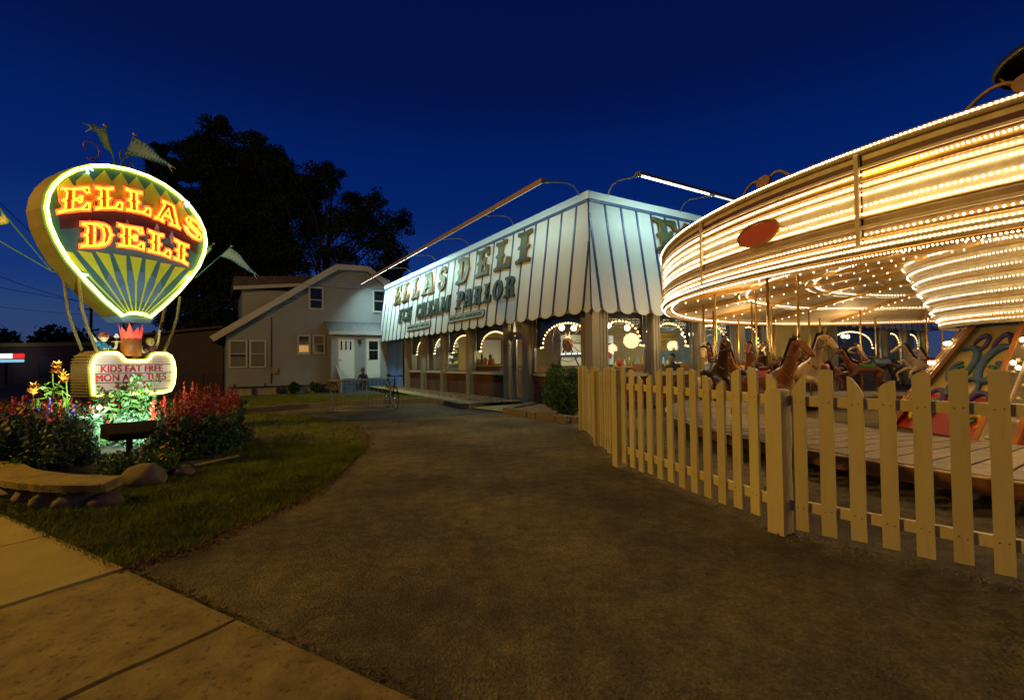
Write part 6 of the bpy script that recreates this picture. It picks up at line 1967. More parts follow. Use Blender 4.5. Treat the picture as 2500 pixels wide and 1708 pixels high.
DRUM = [(2.62, 3.04), (2.55, 2.86), (2.47, 2.68), (2.39, 2.50), (2.31, 2.32), (2.23, 2.14), (2.14, 1.98), (2.10, 1.90)]
for r_, z in DRUM: brow(r_ + .02, z, .05)
eye = Vector((0, 0, 1.3))
fwd_c = Vector((0, 1, 0))
def seen(p):        # nearer half first, what stands in front of the viewer before what does not
    q = p - eye
    az = math.atan2(q.x, q.y)
    return (0 if az < R(47.5) else 1, q.length)
bulbs.sort(key=seen)
for p in bulbs[:300]: inst('bulb', cb_me, car, p)
bv = np.array([q.co[:] for q in cb_me.vertices]); 
oct_ = MB().sphere((0, 0, 0), .0095, 5, 3); ov = np.array(oct_.v); tri = []
for f in oct_.f: tri += [(f[0], f[i], f[i + 1]) for i in range(1, len(f) - 1)]
tri = np.array(tri)
rest = np.array([list(p - CC) for p in bulbs[300:]])
vs = (rest[:, None, :] + ov[None]).reshape(-1, 3); fs = (np.arange(len(rest))[:, None, None] * len(ov) + tri[None]).reshape(-1, 3)
tag(np_mesh('bulb_rows', vs, fs, 'c_bulb', car), kind='stuff')
# ceiling, roof, sweeps
MB().lathe(CC, [(CR - .05, 2.44), (2.55, 3.10)], 72).build('ceiling', 'c_ceiling', car, smooth=True)
MB().lathe(CC, [(CR - .03, 3.36), (5.5, 3.75), (3.0, 4.25), (.9, 4.95), (.35, 5.6), (.2, 6.3)], 36).build('canvas_roof', 'c_roof', car, smooth=True)
for k in range(18):
    a = 2 * math.pi * (k + .5) / 18
    d = Vector((math.cos(a), math.sin(a), 0)); t_ = Vector((-d.y, d.x, 0))
    p0, p1 = CP(a, 2.6, zceil(2.6) - .05), CP(a, CR - .08, zceil(CR - .08) - .05)
    MB().obox((p0 + p1) / 2, (p1 - p0) / 2, t_ * .035, Z * .045).build('sweep', 'c_gold', car)
    for q in (3.3, 4.27, 5.5): MB().tube([CP(a - .17, q, zceil(q) - .03), CP(a, q + .16, zceil(q) - .04), CP(a + .17, q, zceil(q) - .03)], .018, 5).build('ceiling_scallop', 'c_cream', car)
for r_ in (5.5, 4.27): torus('ceiling_ring', r_, zceil(r_) - .01, .03, 'c_cream')
# inner drum, narrowing downwards, with mouldings between the rows of bulbs
MB().lathe(CC, [(2.62, 3.10), (2.08, 1.86), (1.9, 1.86)], 60).build('drum', 'c_tan', car, smooth=True)
for i in range(len(DRUM) - 1):
    r_, z = (DRUM[i][0] + DRUM[i + 1][0]) / 2, (DRUM[i][1] + DRUM[i + 1][1]) / 2
    torus('drum_moulding', r_ + .005, z, .022, 'c_cream' if i % 2 else 'c_gold', 90)
torus('drum_rim', 2.10, 1.87, .04, 'c_cream', 90)
# mast and crown ring
MB().cyl(CP(0, 0, 0), CP(0, 0, 6.9), .12, n=14).build('mast', 'c_gold', car)
MB().tube([CP(2 * math.pi * k / 60, 1.22, 6.42) for k in range(60)], .075, 8, closed=True).build('crown_ring', 'brass', car, smooth=True)
MB().lathe(CC, [(1.15, 6.44), (.8, 6.52), (.3, 6.75), (.12, 6.85)], 40).build('crown_top', 'c_roof', car, smooth=True)
for k in range(8):
    a = k * math.pi / 4
    MB().tube([CP(a, 1.2, 6.40), CP(a, .9, 6.0), CP(a, .35, 5.6)], .03, 5).build('crown_strut', 'brass', car)
# cresting scrolls on the rim
for k in range(NB):
    a = 2 * math.pi * (k + .5) / NB + .1
    d = Vector((math.cos(a), math.sin(a), 0)); t_ = Vector((-d.y, d.x, 0)); c = CP(a, CR - .1, 3.42)
    for s_ in (-1, 1):
        pts = [c + t_ * s_ * (.42 - .40 * q) + Z * (.16 * math.sin(q * 2.6)) for q in np.linspace(0, 1, 12)]
        MB().tube(pts, .018, 5).build('cresting_scroll', 'c_brown', car, smooth=True)
    pts = [c + t_ * (.11 * math.cos(q * math.pi / 8)) + Z * (.10 + .08 * math.sin(q * math.pi / 8)) for q in range(16)]
    MB().prism(pts, d * .03).build('cresting_shield', 'c_gold', car, fixn=True)
# platform: radial planks, skirt
RI, RO = 4.76, 6.93
pk = []
n_pl = 150
for k in range(n_pl):
    a = 2 * math.pi * k / n_pl
    g = .0022
    mb = MB()
    z0, z1 = .235, .30
    mb.hexa([CP(a + g, RI, z0), CP(a + g, RO, z0), CP(a + 2 * math.pi / n_pl - g, RO, z0), CP(a + 2 * math.pi / n_pl - g, RI, z0),
             CP(a + g, RI, z1), CP(a + g, RO, z1), CP(a + 2 * math.pi / n_pl - g, RO, z1), CP(a + 2 * math.pi / n_pl - g, RI, z1)])
    mb.build('plank', 'c_plank', car, fixn=True)
MB().lathe(CC, [(RO + .03, .30), (RO + .04, .28), (RO + .04, .14), (RO, .13), (RO - .02, .22)], 120).build('platform_rim', 'c_skirt', car, smooth=False)
MB().lathe(CC, [(RI - .02, .3), (RI - .02, .15)], 80).build('inner_rim', 'c_skirt', car)
torus('rim_trim', RO + .045, .285, .014, 'c_tan', 140, 5)
mb = MB()
for k in range(18):
    a = 2 * math.pi * k / 18; mb.tube([CP(a, RI, .2), CP(a, RO, .19)], .03, 4)
mb.build('platform_beam', 'dark', car)
# fixed centre housing: eight-sided, sloping, painted panels between mirrored strips
NH = 8
aH0 = A_EYE - R(22)            # hip nearest the eye, a little left of the line of sight ... runs round in 45 degree steps
def HP(a, r, z): return CP(a, r, z)
Rb, Zb, Rt, Zt = 2.95, .02, 1.55, 2.1
for k in range(NH):
    a0, a1 = aH0 + k * math.pi / 4, aH0 + (k + 1) * math.pi / 4
    b0, b1, t0, t1 = HP(a0, Rb, Zb), HP(a1, Rb, Zb), HP(a0, Rt, Zt), HP(a1, Rt, Zt)
    pan = thing_part = None
    n_ = (b1 - b0).cross(t0 - b0).normalized()
    if n_.dot(b0 - CC) < 0: n_ = -n_
    def Q(s, t, o=0.0): return (b0 * (1 - s) + b1 * s) * (1 - t) + (t0 * (1 - s) + t1 * s) * t + n_ * o
    p_ = MB().prism([Q(0, 0), Q(1, 0), Q(1, 1), Q(0, 1)], n_ * -.04).build('painted_panel', 'c_panel', car, fixn=True)
    MB().prism([Q(.0, .0, .003), Q(1, .0, .003), Q(1, .30, .003), Q(0, .30, .003)], n_ * .004).build('red_base', 'c_red', p_, fixn=True)
    MB().prism([Q(.0, .86, .003), Q(1, .86, .003), Q(1, .99, .003), Q(0, .99, .003)], n_ * .004).build('sky_patch', 'c_sky', p_, fixn=True)
    # acanthus scrolls in relief
    def curl(cs, ct, r0, w, m, a_start, turns, sgn=1, o=.02, sq=1.0):
        W = (b1 - b0).length; H_ = (t0 - b0).length
        pts = []; rs = []
        for j in range(22):
            t = j / 21; rr2 = r0 * 1.25 * (1 - .8 * t); an = a_start + sgn * turns * 2 * math.pi * t
            pts.append(Q(cs + rr2 * math.cos(an) / W, ct + rr2 * math.sin(an) / H_ * sq, o)); rs.append(w * 1.5 * (1 - .55 * t) * (.5 + .5 * min(1, t * 6)))
        MB().tube(pts, rs, 5).build('scroll_ornament', m, p_, smooth=True)
    for m_s in (0, 1):
        X = (lambda s: s) if m_s == 0 else (lambda s: 1 - s); sg = 1 if m_s == 0 else -1
        st = 0 if m_s == 0 else math.pi
        curl(X(.30), .52, .36, .050, 'c_blue', st + 2.2 * sg, 1.1, -sg)
        curl(X(.34), .50, .24, .035, 'c_green', st + 1.2 * sg, 1.0, -sg, .03)
        curl(X(.24), .24, .30, .045, 'c_purple', st - 1.5 * sg, 1.0, sg)
        curl(X(.30), .20, .20, .040, 'c_green', st - 2.4 * sg, .9, sg, .03)
        curl(X(.38), .70, .20, .035, 'c_purple', st + 3.0 * sg, .9, -sg)
        curl(X(.42), .34, .22, .035, 'c_blue', st + .6 * sg, .8, sg, .03)
        curl(X(.20), .10, .18, .04, 'yellow', st + .4 * sg, .6, sg, .03)
    # hip strip with orange trim and cabochon bulbs
    e_ = (t0 - b0)
    for side in (-1, 1):
        nb = n_ if side > 0 else None
    dO = (b0 - CC); dO.z = 0; dO.normalize(); tO = Vector((-dO.y, dO.x, 0))
    up = e_ / 2; cen = (b0 + t0) / 2 + dO * .05
    hs = MB().obox(cen, tO * .20, dO * .02, up).build('mirror_strip', 'c_mirror', p_, fixn=True)
    for s_ in (-1, 1): MB().obox(cen + tO * .225 * s_, tO * .035, dO * .035, up).build('orange_trim', 'c_orange', p_)
    mbz = MB()
    for j in range(11):
        q = b0 + e_ * ((j + .5) / 11) + dO * .085
        for s_ in (-1, 1): mbz.sphere(q + tO * .09 * s_, .028, 8, 5)
    mbz.build('cabochons', 'c_cream', p_, smooth=True)
    MB().obox(cen + dO * .035, tO * .012, dO * .012, up).build('moulding', 'c_tan', p_)
for z_ in (1.2, 1.55):
    for k in range(NH):
        a0 = aH0 + k * math.pi / 4
        r_ = Rb + (Rt - Rb) * (z_ - Zb) / (Zt - Zb)
        for s_ in (-1, 1):
            t_ = Vector((-math.sin(a0), math.cos(a0), 0)); MB().sphere(CP(a0, r_ + .15, z_) + t_ * .1 * s_, .035, 8, 6).build('lit_bulb', 'c_bulb', car)
# lamps under the canopy that the bulbs give off together
for k in range(9):
    a = 2 * math.pi * k / 9 + .2
    lamp('carousel_light', 'POINT', CP(a, 5.8, 1.95), 42, (1.0, .70, .36), .25)
lamp('carousel_light', 'POINT', CP(A_EYE, 3.2, 1.9), 22, (1.0, .70, .36), .2)

# ---- horses
def horse_parts(coat, saddle):
    S = 1.0
    def J(x, z, r, y=0, r2=None): return (x * S, y * S, z * S, r * S, (r2 or r) * S)
    jj = [J(0, .0, .150, 0, .135), J(.22, .02, .150, 0, .130), J(.38, .06, .125, 0, .11), J(-.20, .03, .155, 0, .14), J(-.36, .05, .135, 0, .125),     # 0-4 trunk
          J(.50, .22, .095, 0, .07), J(.58, .40, .075, 0, .055), J(.64, .54, .068, 0, .055), J(.76, .50, .060, 0, .05), J(.88, .40, .042, 0, .04), J(.94, .35, .036, 0, .035),  # neck, head
          # front legs: left raised, right stretched forward
          J(.36, -.08, .070, .09), J(.52, -.16, .045, .09), J(.56, -.34, .028, .09), J(.46, -.42, .026, .09), J(.44, -.47, .034, .09),
          J(.36, -.08, .070, -.09), J(.60, -.10, .045, -.09), J(.78, -.22, .028, -.09), J(.74, -.36, .024, -.09), J(.76, -.42, .034, -.09),
          # hind legs: high knee (stifle) forward, hock backward
          J(-.36, -.06, .100, .09), J(-.26, -.22, .065, .10), J(-.48, -.36, .038, .10), J(-.46, -.52, .028, .10), J(-.42, -.56, .036, .10),
          J(-.36, -.06, .100, -.09), J(-.34, -.24, .065, -.10), J(-.60, -.34, .038, -.10), J(-.68, -.50, .028, -.10), J(-.64, -.55, .036, -.10)]
    E = [(0, 1), (1, 2), (0, 3), (3, 4), (2, 5), (5, 6), (6, 7), (7, 8), (8, 9), (9, 10), (2, 11), (11, 12), (12, 13), (13, 14), (14, 15), (2, 16), (16, 17), (17, 18), (18, 19), (19, 20),
         (4, 21), (21, 22), (22, 23), (23, 24), (24, 25), (4, 26), (26, 27), (27, 28), (28, 29), (29, 30)]
    body = skin_mesh(jj, E, 1, 'body', coat)
    ears = MB()
    for s_ in (-1, 1): ears.tube([(.64, .035 * s_, .60), (.655, .045 * s_, .68)], [.022, .003], 5)
    for s_ in (-1, 1): ears.sphere((.74, .048 * s_, .53), .012, 6, 5)
    mane = MB()
    for j in range(11):
        t = j / 10; x, z = .62 - .24 * t, .60 - .46 * t
        mane.tube([(x, 0, z), (x - .05, .045, z - .02), (x - .075, .07, z - .10)], [.028, .024, .006], 5)
        mane.tube([(x, 0, z), (x - .05, -.03, z - .02), (x - .07, -.05, z - .08)], [.026, .02, .006], 5)
    tail = MB().tube([(-.48, 0, .10), (-.60, 0, .14), (-.70, .01, .02), (-.74, .02, -.16), (-.70, .03, -.32)], [.03, .05, .055, .045, .01], 7)
    sad = MB().lathe((0, 0, 0), [(.001, 0), (.001, 0)], 3)
    sad = MB()
    for j in range(9):          # saddle cloth wrapped over the back
        x0 = -.20 + .05 * j
        if j < 8:
            for q in range(8):
                a0_, a1_ = R(-75 + 150 * q / 8), R(-75 + 150 * (q + 1) / 8)
                rr2 = .160
                sad.add([(x0, rr2 * math.sin(a0_), .02 + rr2 * math.cos(a0_)), (x0 + .05, rr2 * math.sin(a0_), .02 + rr2 * math.cos(a0_)), (x0 + .05, rr2 * math.sin(a1_), .02 + rr2 * math.cos(a1_)), (x0, rr2 * math.sin(a1_), .02 + rr2 * math.cos(a1_))], [(0, 1, 2, 3)])
    seat = MB().sphere((0.0, 0, .185), .10, 10, 6, sc=(1.3, .9, .35)); seat.sphere((-.12, 0, .225), .06, 8, 6, sc=(.5, 1.3, .8)); seat.sphere((.12, 0, .215), .04, 8, 6, sc=(.5, 1, .9))
    br = MB(); br.tube([(.80, .052, .47), (.80, 0, .53), (.80, -.052, .47), (.80, 0, .42)], .010, 4, closed=True); br.tube([(.86, .04, .40), (.60, .075, .36), (.16, .05, .24)], .008, 4); br.tube([(.86, -.04, .40), (.60, -.075, .36), (.16, -.05, .24)], .008, 4)
    br.tube([(.46, .10, .16), (.52, 0, .06), (.46, -.10, .16), (.42, 0, .24)], .014, 4, closed=True)
    return dict(body=(body, None), ears=(mesh_of(ears, 'ears', coat, True), None), mane=(mesh_of(mane, 'mane', 'hair_dark' if coat != 'horse_dark' else 'horse_cream', True), None), tail=(mesh_of(tail, 'tail', 'hair_dark' if coat != 'horse_dark' else 'horse_cream', True), None),
                saddle_cloth=(mesh_of(sad, 'saddle_cloth', saddle), None), seat=(mesh_of(seat, 'seat', 'wood_dark', True), None), bridle=(mesh_of(br, 'bridle', 'brass'), None))
protos = {}
def horse(a, r, z, coat, saddle, label, group='carousel horses'):
    key = (coat, saddle)
    if key not in protos: protos[key] = horse_parts(coat, saddle)
    root = thing('carousel_horse', label, 'carousel horse', CP(a, r, z), group, rotz=a + math.pi / 2)
    for nm, (me, _) in protos[key].items():
        o = bpy.data.objects.new(nm, me); COL.objects.link(o); o.parent = root
    pm = protos.setdefault('pole', {})
    zt = zceil(r) - .08
    mb = MB().cyl((.10, 0, .30 - z), (.10, 0, zt - z), .020, n=8)
    me = mesh_of(mb, 'pole', 'brass', True)
    o = bpy.data.objects.new('pole', me); COL.objects.link(o); o.parent = root
coats = [('horse_bay', 'red_paint'), ('horse_dark', 'c_blue'), ('horse_cream', 'red_paint'), ('horse_bay', 'c_green'), ('horse_bay', 'gold_orange'), ('horse_dark', 'red_paint')]
cn = {'horse_bay': 'reddish brown', 'horse_dark': 'dark brown', 'horse_cream': 'cream'}
sn_ = {'red_paint': 'red', 'c_blue': 'blue', 'c_green': 'green', 'gold_orange': 'orange'}
hi_ = 0
for row, r_, degs in (('outer', 6.2, (188, 172, 157, 142, 127, 112, 97, 82, 67)), ('inner', 5.3, (182, 164, 146, 128, 110, 92, 74))):
    for i, dg_ in enumerate(degs):
        c_, s_ = coats[(i * (1 if row == 'outer' else 5) + (0 if row == 'outer' else 2)) % 6]
        pos = 'nearest the fence' if i == 0 else ('farthest round' if i == len(degs) - 1 else '%s from the fence' % ['', 'second', 'third', 'fourth', 'fifth', 'sixth', 'seventh', 'eighth'][i])
        horse(R(dg_), r_, .98 + .10 * ((i + (row == 'inner')) % 2), c_, s_, '%s horse with %s saddle cloth, %s row, %s' % (cn[c_], sn_[s_], row, pos))

# ================================================================== THE PICKET FENCE
fence = thing('picket_fence', 'cream painted picket fence with scalloped top in front of the carousel', 'fence', (1.31, 6.0, 0))
def picket(p, d, w, z0, ztl, ztr, nn, th_=.020):
    """board whose top runs from ztl to ztr, slightly rounded"""
    mb = MB(); zm = (ztl + ztr) / 2 + .012 + abs(ztl - ztr) * .12
    A = [p - d * w / 2 + Z * z0, p + d * w / 2 + Z * z0, p + d * w / 2 + Z * ztr, p + d * w * .2 + Z * (zm * .55 + ztr * .45 + .004), p - d * w * .2 + Z * (zm * .55 + ztl * .45 + .004), p - d * w / 2 + Z * ztl]
    mb.prism(A, nn * th_); o = mb.build('picket', 'white_paint', fence, fixn=True)
    nb = MB()
    for z_ in (.22, .99):
        for s_ in (-.22, .22): nb.obox(p + d * w * s_ + nn * (th_ + .001) + Z * (z_ + rnd.uniform(-.012, .012)), d * .0035, nn * .0012, Z * .0035)
    nb.build('nails', 'iron_red', o)['kind'] = 'stuff'
    return o
def fpost(p, h, d, w=.125):
    n2 = Vector((-d.y, d.x, 0))
    mb = MB(); c = Vector((p[0], p[1], 0))
    mb.obox(c + Z * (h / 2 - .04), d * w / 2, n2 * w / 2, Z * (h / 2 + .04))
    T = [c + d * a + n2 * b + Z * h for a, b in ((-w / 2, -w / 2), (w / 2, -w / 2), (w / 2, w / 2), (-w / 2, w / 2))]
    T2 = [c + d * a * .8 + n2 * b * .8 + Z * (h + .014) for a, b in ((-w / 2, -w / 2), (w / 2, -w / 2), (w / 2, w / 2), (-w / 2, w / 2))]
    mb.hexa([q + Z * .0005 for q in T] + T2); return mb.build('post', 'white_paint', fence, fixn=True)
def run(p0, p1, n, first, pk_w, prof, z0=.055, rail=(.99, .22), skip=()):
    a, b = Vector((*p0, 0)), Vector((*p1, 0)); d = (b - a).normalized(); L_ = (b - a).length
    out = Vector((d.y, -d.x, 0))
    if out.dot(a - CC) < 0: out = -out
    for rz in rail:
        c = (a + b) / 2 - out * .034 + Z * rz
        MB().obox(c, d * (L_ / 2), out * .020, Z * .036).build('rail', 'white_paint', fence)
    step = L_ / n
    r = random.Random(int(L_ * 100))
    for k in range(n):
        if k in skip: continue
        s = first + k * step
        if s > L_ - .03: break
        c = a + d * s + out * -.012
        zl, zr = prof(s - pk_w / 2), prof(s + pk_w / 2)
        picket(c, d + Z * r.uniform(-.004, .004), pk_w, z0 + r.uniform(-.012, .012), zl, zr, out * 1.0)
def arcs(cusps, hmax=1.215, c=.62):
    def f(s):
        for i in range(len(cusps) - 1):
            if cusps[i] <= s <= cusps[i + 1] or i == len(cusps) - 2:
                m_ = (cusps[i] + cusps[i + 1]) / 2; h_ = (cusps[i + 1] - cusps[i]) / 2
                x = (s - m_) / h_
                return hmax - .17 * abs(min(1, abs(x))) ** 2.6
        return hmax
    return f
run((1.32, 9.15), (1.31, 6.06), 17, .09, .10, arcs([-.45, .82, 2.0, 3.16]))
run((1.31, 6.0), (2.00, 3.65), 13, .13, .096, arcs([-.55, .58, 1.80, 2.52]))
run((2.03, 3.63), (4.9, .62), 24, .10, .090, arcs([-1.0, .045, .50, 1.58, 2.66, 3.74, 4.9]))
for p, h, d in (((1.32, 9.2), 1.2, Vector((0, 1, 0))), ((1.315, 7.5), 1.14, Vector((0, 1, 0))), ((1.31, 6.0), 1.19, Vector((.28, -.96, 0)).normalized()), ((2.0, 3.66), 1.06, Vector((.5, -.86, 0)).normalized()), ((3.55, 2.13), 1.13, Vector((.7, -.7, 0)).normalized())):
    fpost(p, h, d)

gp = []
for (x0, y0), (x1, y1), m_ in (((1.32, 9.15), (1.31, 6.0), 300), ((1.31, 6.0), (2.0, 3.65), 700), ((2.0, 3.65), (3.9, 1.7), 1100)):
    for _ in range(m_):
        t = rng.uniform(); gp.append((x0 + (x1 - x0) * t + rng.normal(-.03, .06), y0 + (y1 - y0) * t + rng.normal(-.03, .06), .008))
vs, fs = leaf_cloud(np.array(gp), .010, .7); vs[:, 2] = np.maximum(vs[:, 2], .002)
tag(np_mesh('gravel', vs, fs, 'stone'), kind='stuff')
# ================================================================== BICYCLE RACK AND BICYCLE
rack = thing('bicycle_rack', 'grey tubular bicycle rack on the asphalt before the grass', 'bicycle rack', (-4.2, 13.55, 0))
ra, rb_ = Vector((-4.95, 13.40, 0)), Vector((-3.62, 13.72, 0)); rd = (rb_ - ra).normalized(); rn = Vector((-rd.y, rd.x, 0))
mb = MB()
mb.tube([ra + Z * .03 + rn * .3, ra + Z * .03, ra + Z * .1 - rd * .0, ra + Z * .5 - rd * .06, ra - rd * .16 + Z * .82, ra - rd * .1 + Z * .86, rb_ + Z * .86 + rd * .02, rb_ + rd * .14 + Z * .6, rb_ + rd * .2 + Z * .1, rb_ + rd * .2 + Z * .03, rb_ + rd * .2 + rn * .3 + Z * .03], .024, 7)
mb.tube([ra - rd * .1 + Z * .13, rb_ + rd * .18 + Z * .13], .018, 6); mb.tube([ra - rd * .2 + Z * .03 - rn * .25, rb_ + rd * .25 + Z * .03 - rn * .25], .02, 6)
for q in (ra, rb_ + rd * .2): mb.tube([q + Z * .03 - rn * .25, q + Z * .03 + rn * .3], .02, 6)
mb.build('frame', 'pipe_metal', rack, smooth=True)
for k in range(13):
    q = ra + (rb_ - ra) * (k + .3) / 13
    MB().tube([q + Z * .13, q + Z * .86], .009, 5).build('bar', 'pipe_metal', rack)
bike = thing('bicycle', 'dark road bicycle leaning at the right end of the rack', 'bicycle', (-3.5, 13.9, 0))
fw_ = Vector((-3.26, 13.50, .335)); bd = Vector((.46, -.89, 0)).normalized(); rw_ = fw_ - bd * 1.0; bs = Vector((-bd.y, bd.x, 0))
for nm, c in (('front_wheel', fw_), ('rear_wheel', rw_)):
    w = MB().tube([c + (bd * math.cos(q * math.pi / 16) + Z * math.sin(q * math.pi / 16)) * .322 for q in range(32)], .013, 6, closed=True).build(nm, 'rubber', bike, smooth=True)
    MB().tube([c + (bd * math.cos(q * math.pi / 16) + Z * math.sin(q * math.pi / 16)) * .303 for q in range(32)], .008, 5, closed=True).build('rim', 'chrome', w, smooth=True)
    mb = MB()
    for q in range(20):
        a = q * math.pi / 10; mb.tube([c + bs * (.025 if q % 2 else -.025), c + (bd * math.cos(a) + Z * math.sin(a)) * .30], .0016, 3)
    mb.cyl(c - bs * .04, c + bs * .04, .016, n=8); mb.build('spokes', 'chrome', w)
bb = rw_ + bd * .42 - Z * .06; st_ = bb - bd * .14 + Z * .55; ht = fw_ - bd * .10 + Z * .52; hb_ = ht - Z * .10 + bd * .03
mb = MB()
for p0, p1, r_ in ((bb, st_ - Z * .03, .014), (st_ - Z * .03, ht, .014), (hb_, bb, .016), (ht, hb_, .018)): mb.tube([p0, p1], r_, 6)
for s_ in (-1, 1):
    mb.tube([bb + bs * .02 * s_, rw_ + bs * .06 * s_], .009, 5); mb.tube([st_ - Z * .03 + bs * .01 * s_, rw_ + bs * .06 * s_], .008, 5)
    mb.tube([hb_ + bs * .02 * s_, hb_ + bs * .05 * s_ - Z * .08, fw_ + bs * .05 * s_], [.012, .012, .008], 5)
mb.build('frame', 'bike_frame', bike, smooth=True)
sd_ = st_ + Z * .12
MB().tube([st_ - Z * .03, sd_], .012, 6).build('seat_post', 'chrome', bike)
mb = MB(); mb.tube([sd_ - bd * .13 + Z * .02, sd_ + Z * .015, sd_ + bd * .14 + Z * .01], [.06, .04, .015], 8); mb.build('saddle', 'cloth_black', bike, smooth=True)
mb = MB(); hs_ = ht + Z * .10 + bd * .06; mb.tube([ht, ht + Z * .10, hs_], .012, 6); mb.tube([hs_ - bs * .21, hs_ + bs * .21], .012, 6)
for s_ in (-1, 1): mb.tube([hs_ + bs * .21 * s_, hs_ + bs * .21 * s_ + bd * .09, hs_ + bs * .21 * s_ + bd * .10 - Z * .09, hs_ + bs * .21 * s_ + bd * .03 - Z * .13], .012, 6)
mb.build('handlebar', 'rubber', bike, smooth=True)
mb = MB(); mb.tube([bb + bs * .05 + (bd * math.cos(q * math.pi / 10) + Z * math.sin(q * math.pi / 10)) * .09 for q in range(20)], .006, 4, closed=True)
for s_ in (-1, 1): mb.tube([bb + bs * .05 * s_, bb + bs * .06 * s_ + (bd * .6 - Z * .8) * .16 * s_], .009, 5); mb.obox(bb + bs * .10 * s_ + (bd * .6 - Z * .8) * .17 * s_, bs * .045, bd * .03, Z * .008)
mb.build('crank', 'chrome', bike)
tag(MB().obox(bb + Z * .34 + bs * .03 - bd * .02, bs * .012, bd * .04, Z * .07).build('water_bottle', 'gold_orange', origin=tuple(bb + Z * .3)), 'small orange bottle held on the bicycle frame', 'bottle')

# ================================================================== TREES
def tree(label, base, blobs, n_leaf, leaf, trunk_r, group=None, seed=1, forks=None, dens=1.0):
    root = thing('dark_tree', label, 'tree', base, group)
    r = random.Random(seed)
    b = Vector(base)
    tb = MB()
    top = max(q[2] for q in blobs); low = min(q[2] for q in blobs)
    cx = sum(q[0] for q in blobs) / len(blobs)
    mid = Vector((b.x + (cx - b.x) * .4, b.y, low + (top - low) * .45))
    trunk = [b, b.lerp(mid, .35) + Vector((.15, .1, 0)), b.lerp(mid, .7), mid]
    tb.tube(trunk, [trunk_r * 1.25, trunk_r, trunk_r * .75, trunk_r * .45], 8)
    cs = []
    tot = sum(q[3] ** 2 for q in blobs)
    for (x, y, z, rad) in blobs:
        c = Vector((x, y, z))
        t0 = r.uniform(.35, .95); st0 = b.lerp(mid, t0)
        if z < st0.z: st0 = b.lerp(mid, .35)
        mp = st0.lerp(c, .5) + Vector((r.uniform(-.5, .5), r.uniform(-.5, .5), r.uniform(.1, .8)))
        tb.tube([st0, mp, c], [trunk_r * .32, trunk_r * .2, trunk_r * .07], 5)
        k = max(5, int(rad * 7))
        for _ in range(k):
            d = np.array([r.gauss(0, 1), r.gauss(0, 1), r.gauss(0, 1)]); d /= np.linalg.norm(d)
            cc = np.array(c[:]) + d * rad * r.uniform(.35, 1.0) * np.array([1, 1.1, .85])
            tb.tube([c, Vector(cc)], [trunk_r * .06, .012], 3)
            m_ = int(n_leaf * rad ** 2 / tot / k * r.uniform(.5, 1.4) * dens)
            cs.append(ball_pts(max(m_, 3), cc, (rad * .52, rad * .52, rad * .36), .1))
    tb.build('trunk', 'bark', root, smooth=True)
    cs = np.concatenate(cs) - np.array(b[:])
    vs, fs = leaf_cloud(cs, leaf, .62)
    np_mesh('crown', vs, fs, 'tree_leaf', root)
TA = [(-24.7, 21.9, 1.0), (-25.2, 20.4, 1.8), (-23.4, 20.6, 1.8), (-27.2, 19.6, 1.6), (-28.2, 18.4, 1.5), (-21.9, 19.4, 1.8), (-20.4, 18.3, 1.7), (-26.8, 18.2, 2.0), (-23.6, 16.6, 2.6), (-25.6, 12.6, 2.8), (-22.6, 13.0, 2.6), (-28.6, 15.2, 2.0), (-20.2, 13.2, 2.2), (-25.2, 18.7, 2.6), (-22.2, 17.5, 2.6), (-27.4, 17.2, 2.2), (-29.2, 16.5, 1.6), (-19.3, 17.9, 1.8), (-24.8, 15.0, 2.9), (-21.5, 14.2, 2.6), (-28.1, 13.5, 2.2), (-29.6, 12.1, 2.2), (-26.6, 10.6, 2.6), (-23.7, 10.5, 2.6), (-29.9, 9.1, 1.8), (-28.1, 7.6, 2.2), (-26.3, 8.3, 2.2), (-21.5, 11.0, 2.2), (-19.6, 15.6, 1.8)]
TB_ = [(-17.8, 17.0, 1.4), (-18.8, 15.4, 1.9), (-19.2, 17.2, 1.3), (-17.6, 14.2, 1.8), (-15.8, 18.6, 0.9), (-16.0, 17.4, 1.6), (-14.9, 17.0, 1.2), (-13.9, 16.0, 1.2), (-17.0, 16.0, 1.6), (-14.2, 14.6, 1.9), (-16.3, 13.9, 2.1), (-12.1, 14.2, 1.7), (-11.0, 15.3, 1.0), (-10.0, 13.6, 1.4), (-9.1, 13.0, 1.0), (-12.8, 12.1, 2.1), (-10.7, 11.7, 1.7), (-18.4, 12.8, 1.9), (-17.6, 9.7, 1.5), (-13.9, 9.6, 2.1), (-11.4, 9.6, 2.1), (-9.5, 10.3, 1.4), (-19.1, 10.0, 2.1), (-10.0, 8.5, 1.4), (-9.0, 9.4, 0.7), (-18.2, 8.0, 1.7)]
TC = [(-35.9, 23.7, 0.8), (-36.2, 22.4, 1.5), (-35.3, 20.7, 1.7), (-36.6, 19.9, 1.7), (-37.0, 17.3, 2.1), (-34.5, 17.0, 2.2), (-35.5, 13.5, 2.4)]
rt = random.Random(4)
tree('tallest dark tree, standing behind the left part of the white house', (-24.3, 43, -.3), [(x, 43 + rt.uniform(-2.6, 2.6), z, r) for x, z, r in TA], 120000, .16, .55, 'trees behind the house', 2)
tree('dark tree with sky showing through, behind the right part of the house', (-16.2, 41, -.3), [(x, 41 + rt.uniform(-2.4, 2.4), z, r) for x, z, r in TB_], 44000, .13, .36, 'trees behind the house', 5, dens=.9)
tree('smaller dark tree showing at the left edge of the tallest one', (-35.5, 50, -.3), [(x, 50 + rt.uniform(-1.5, 1.5), z, r) for x, z, r in TC], 26000, .17, .3, 'trees behind the house', 9)
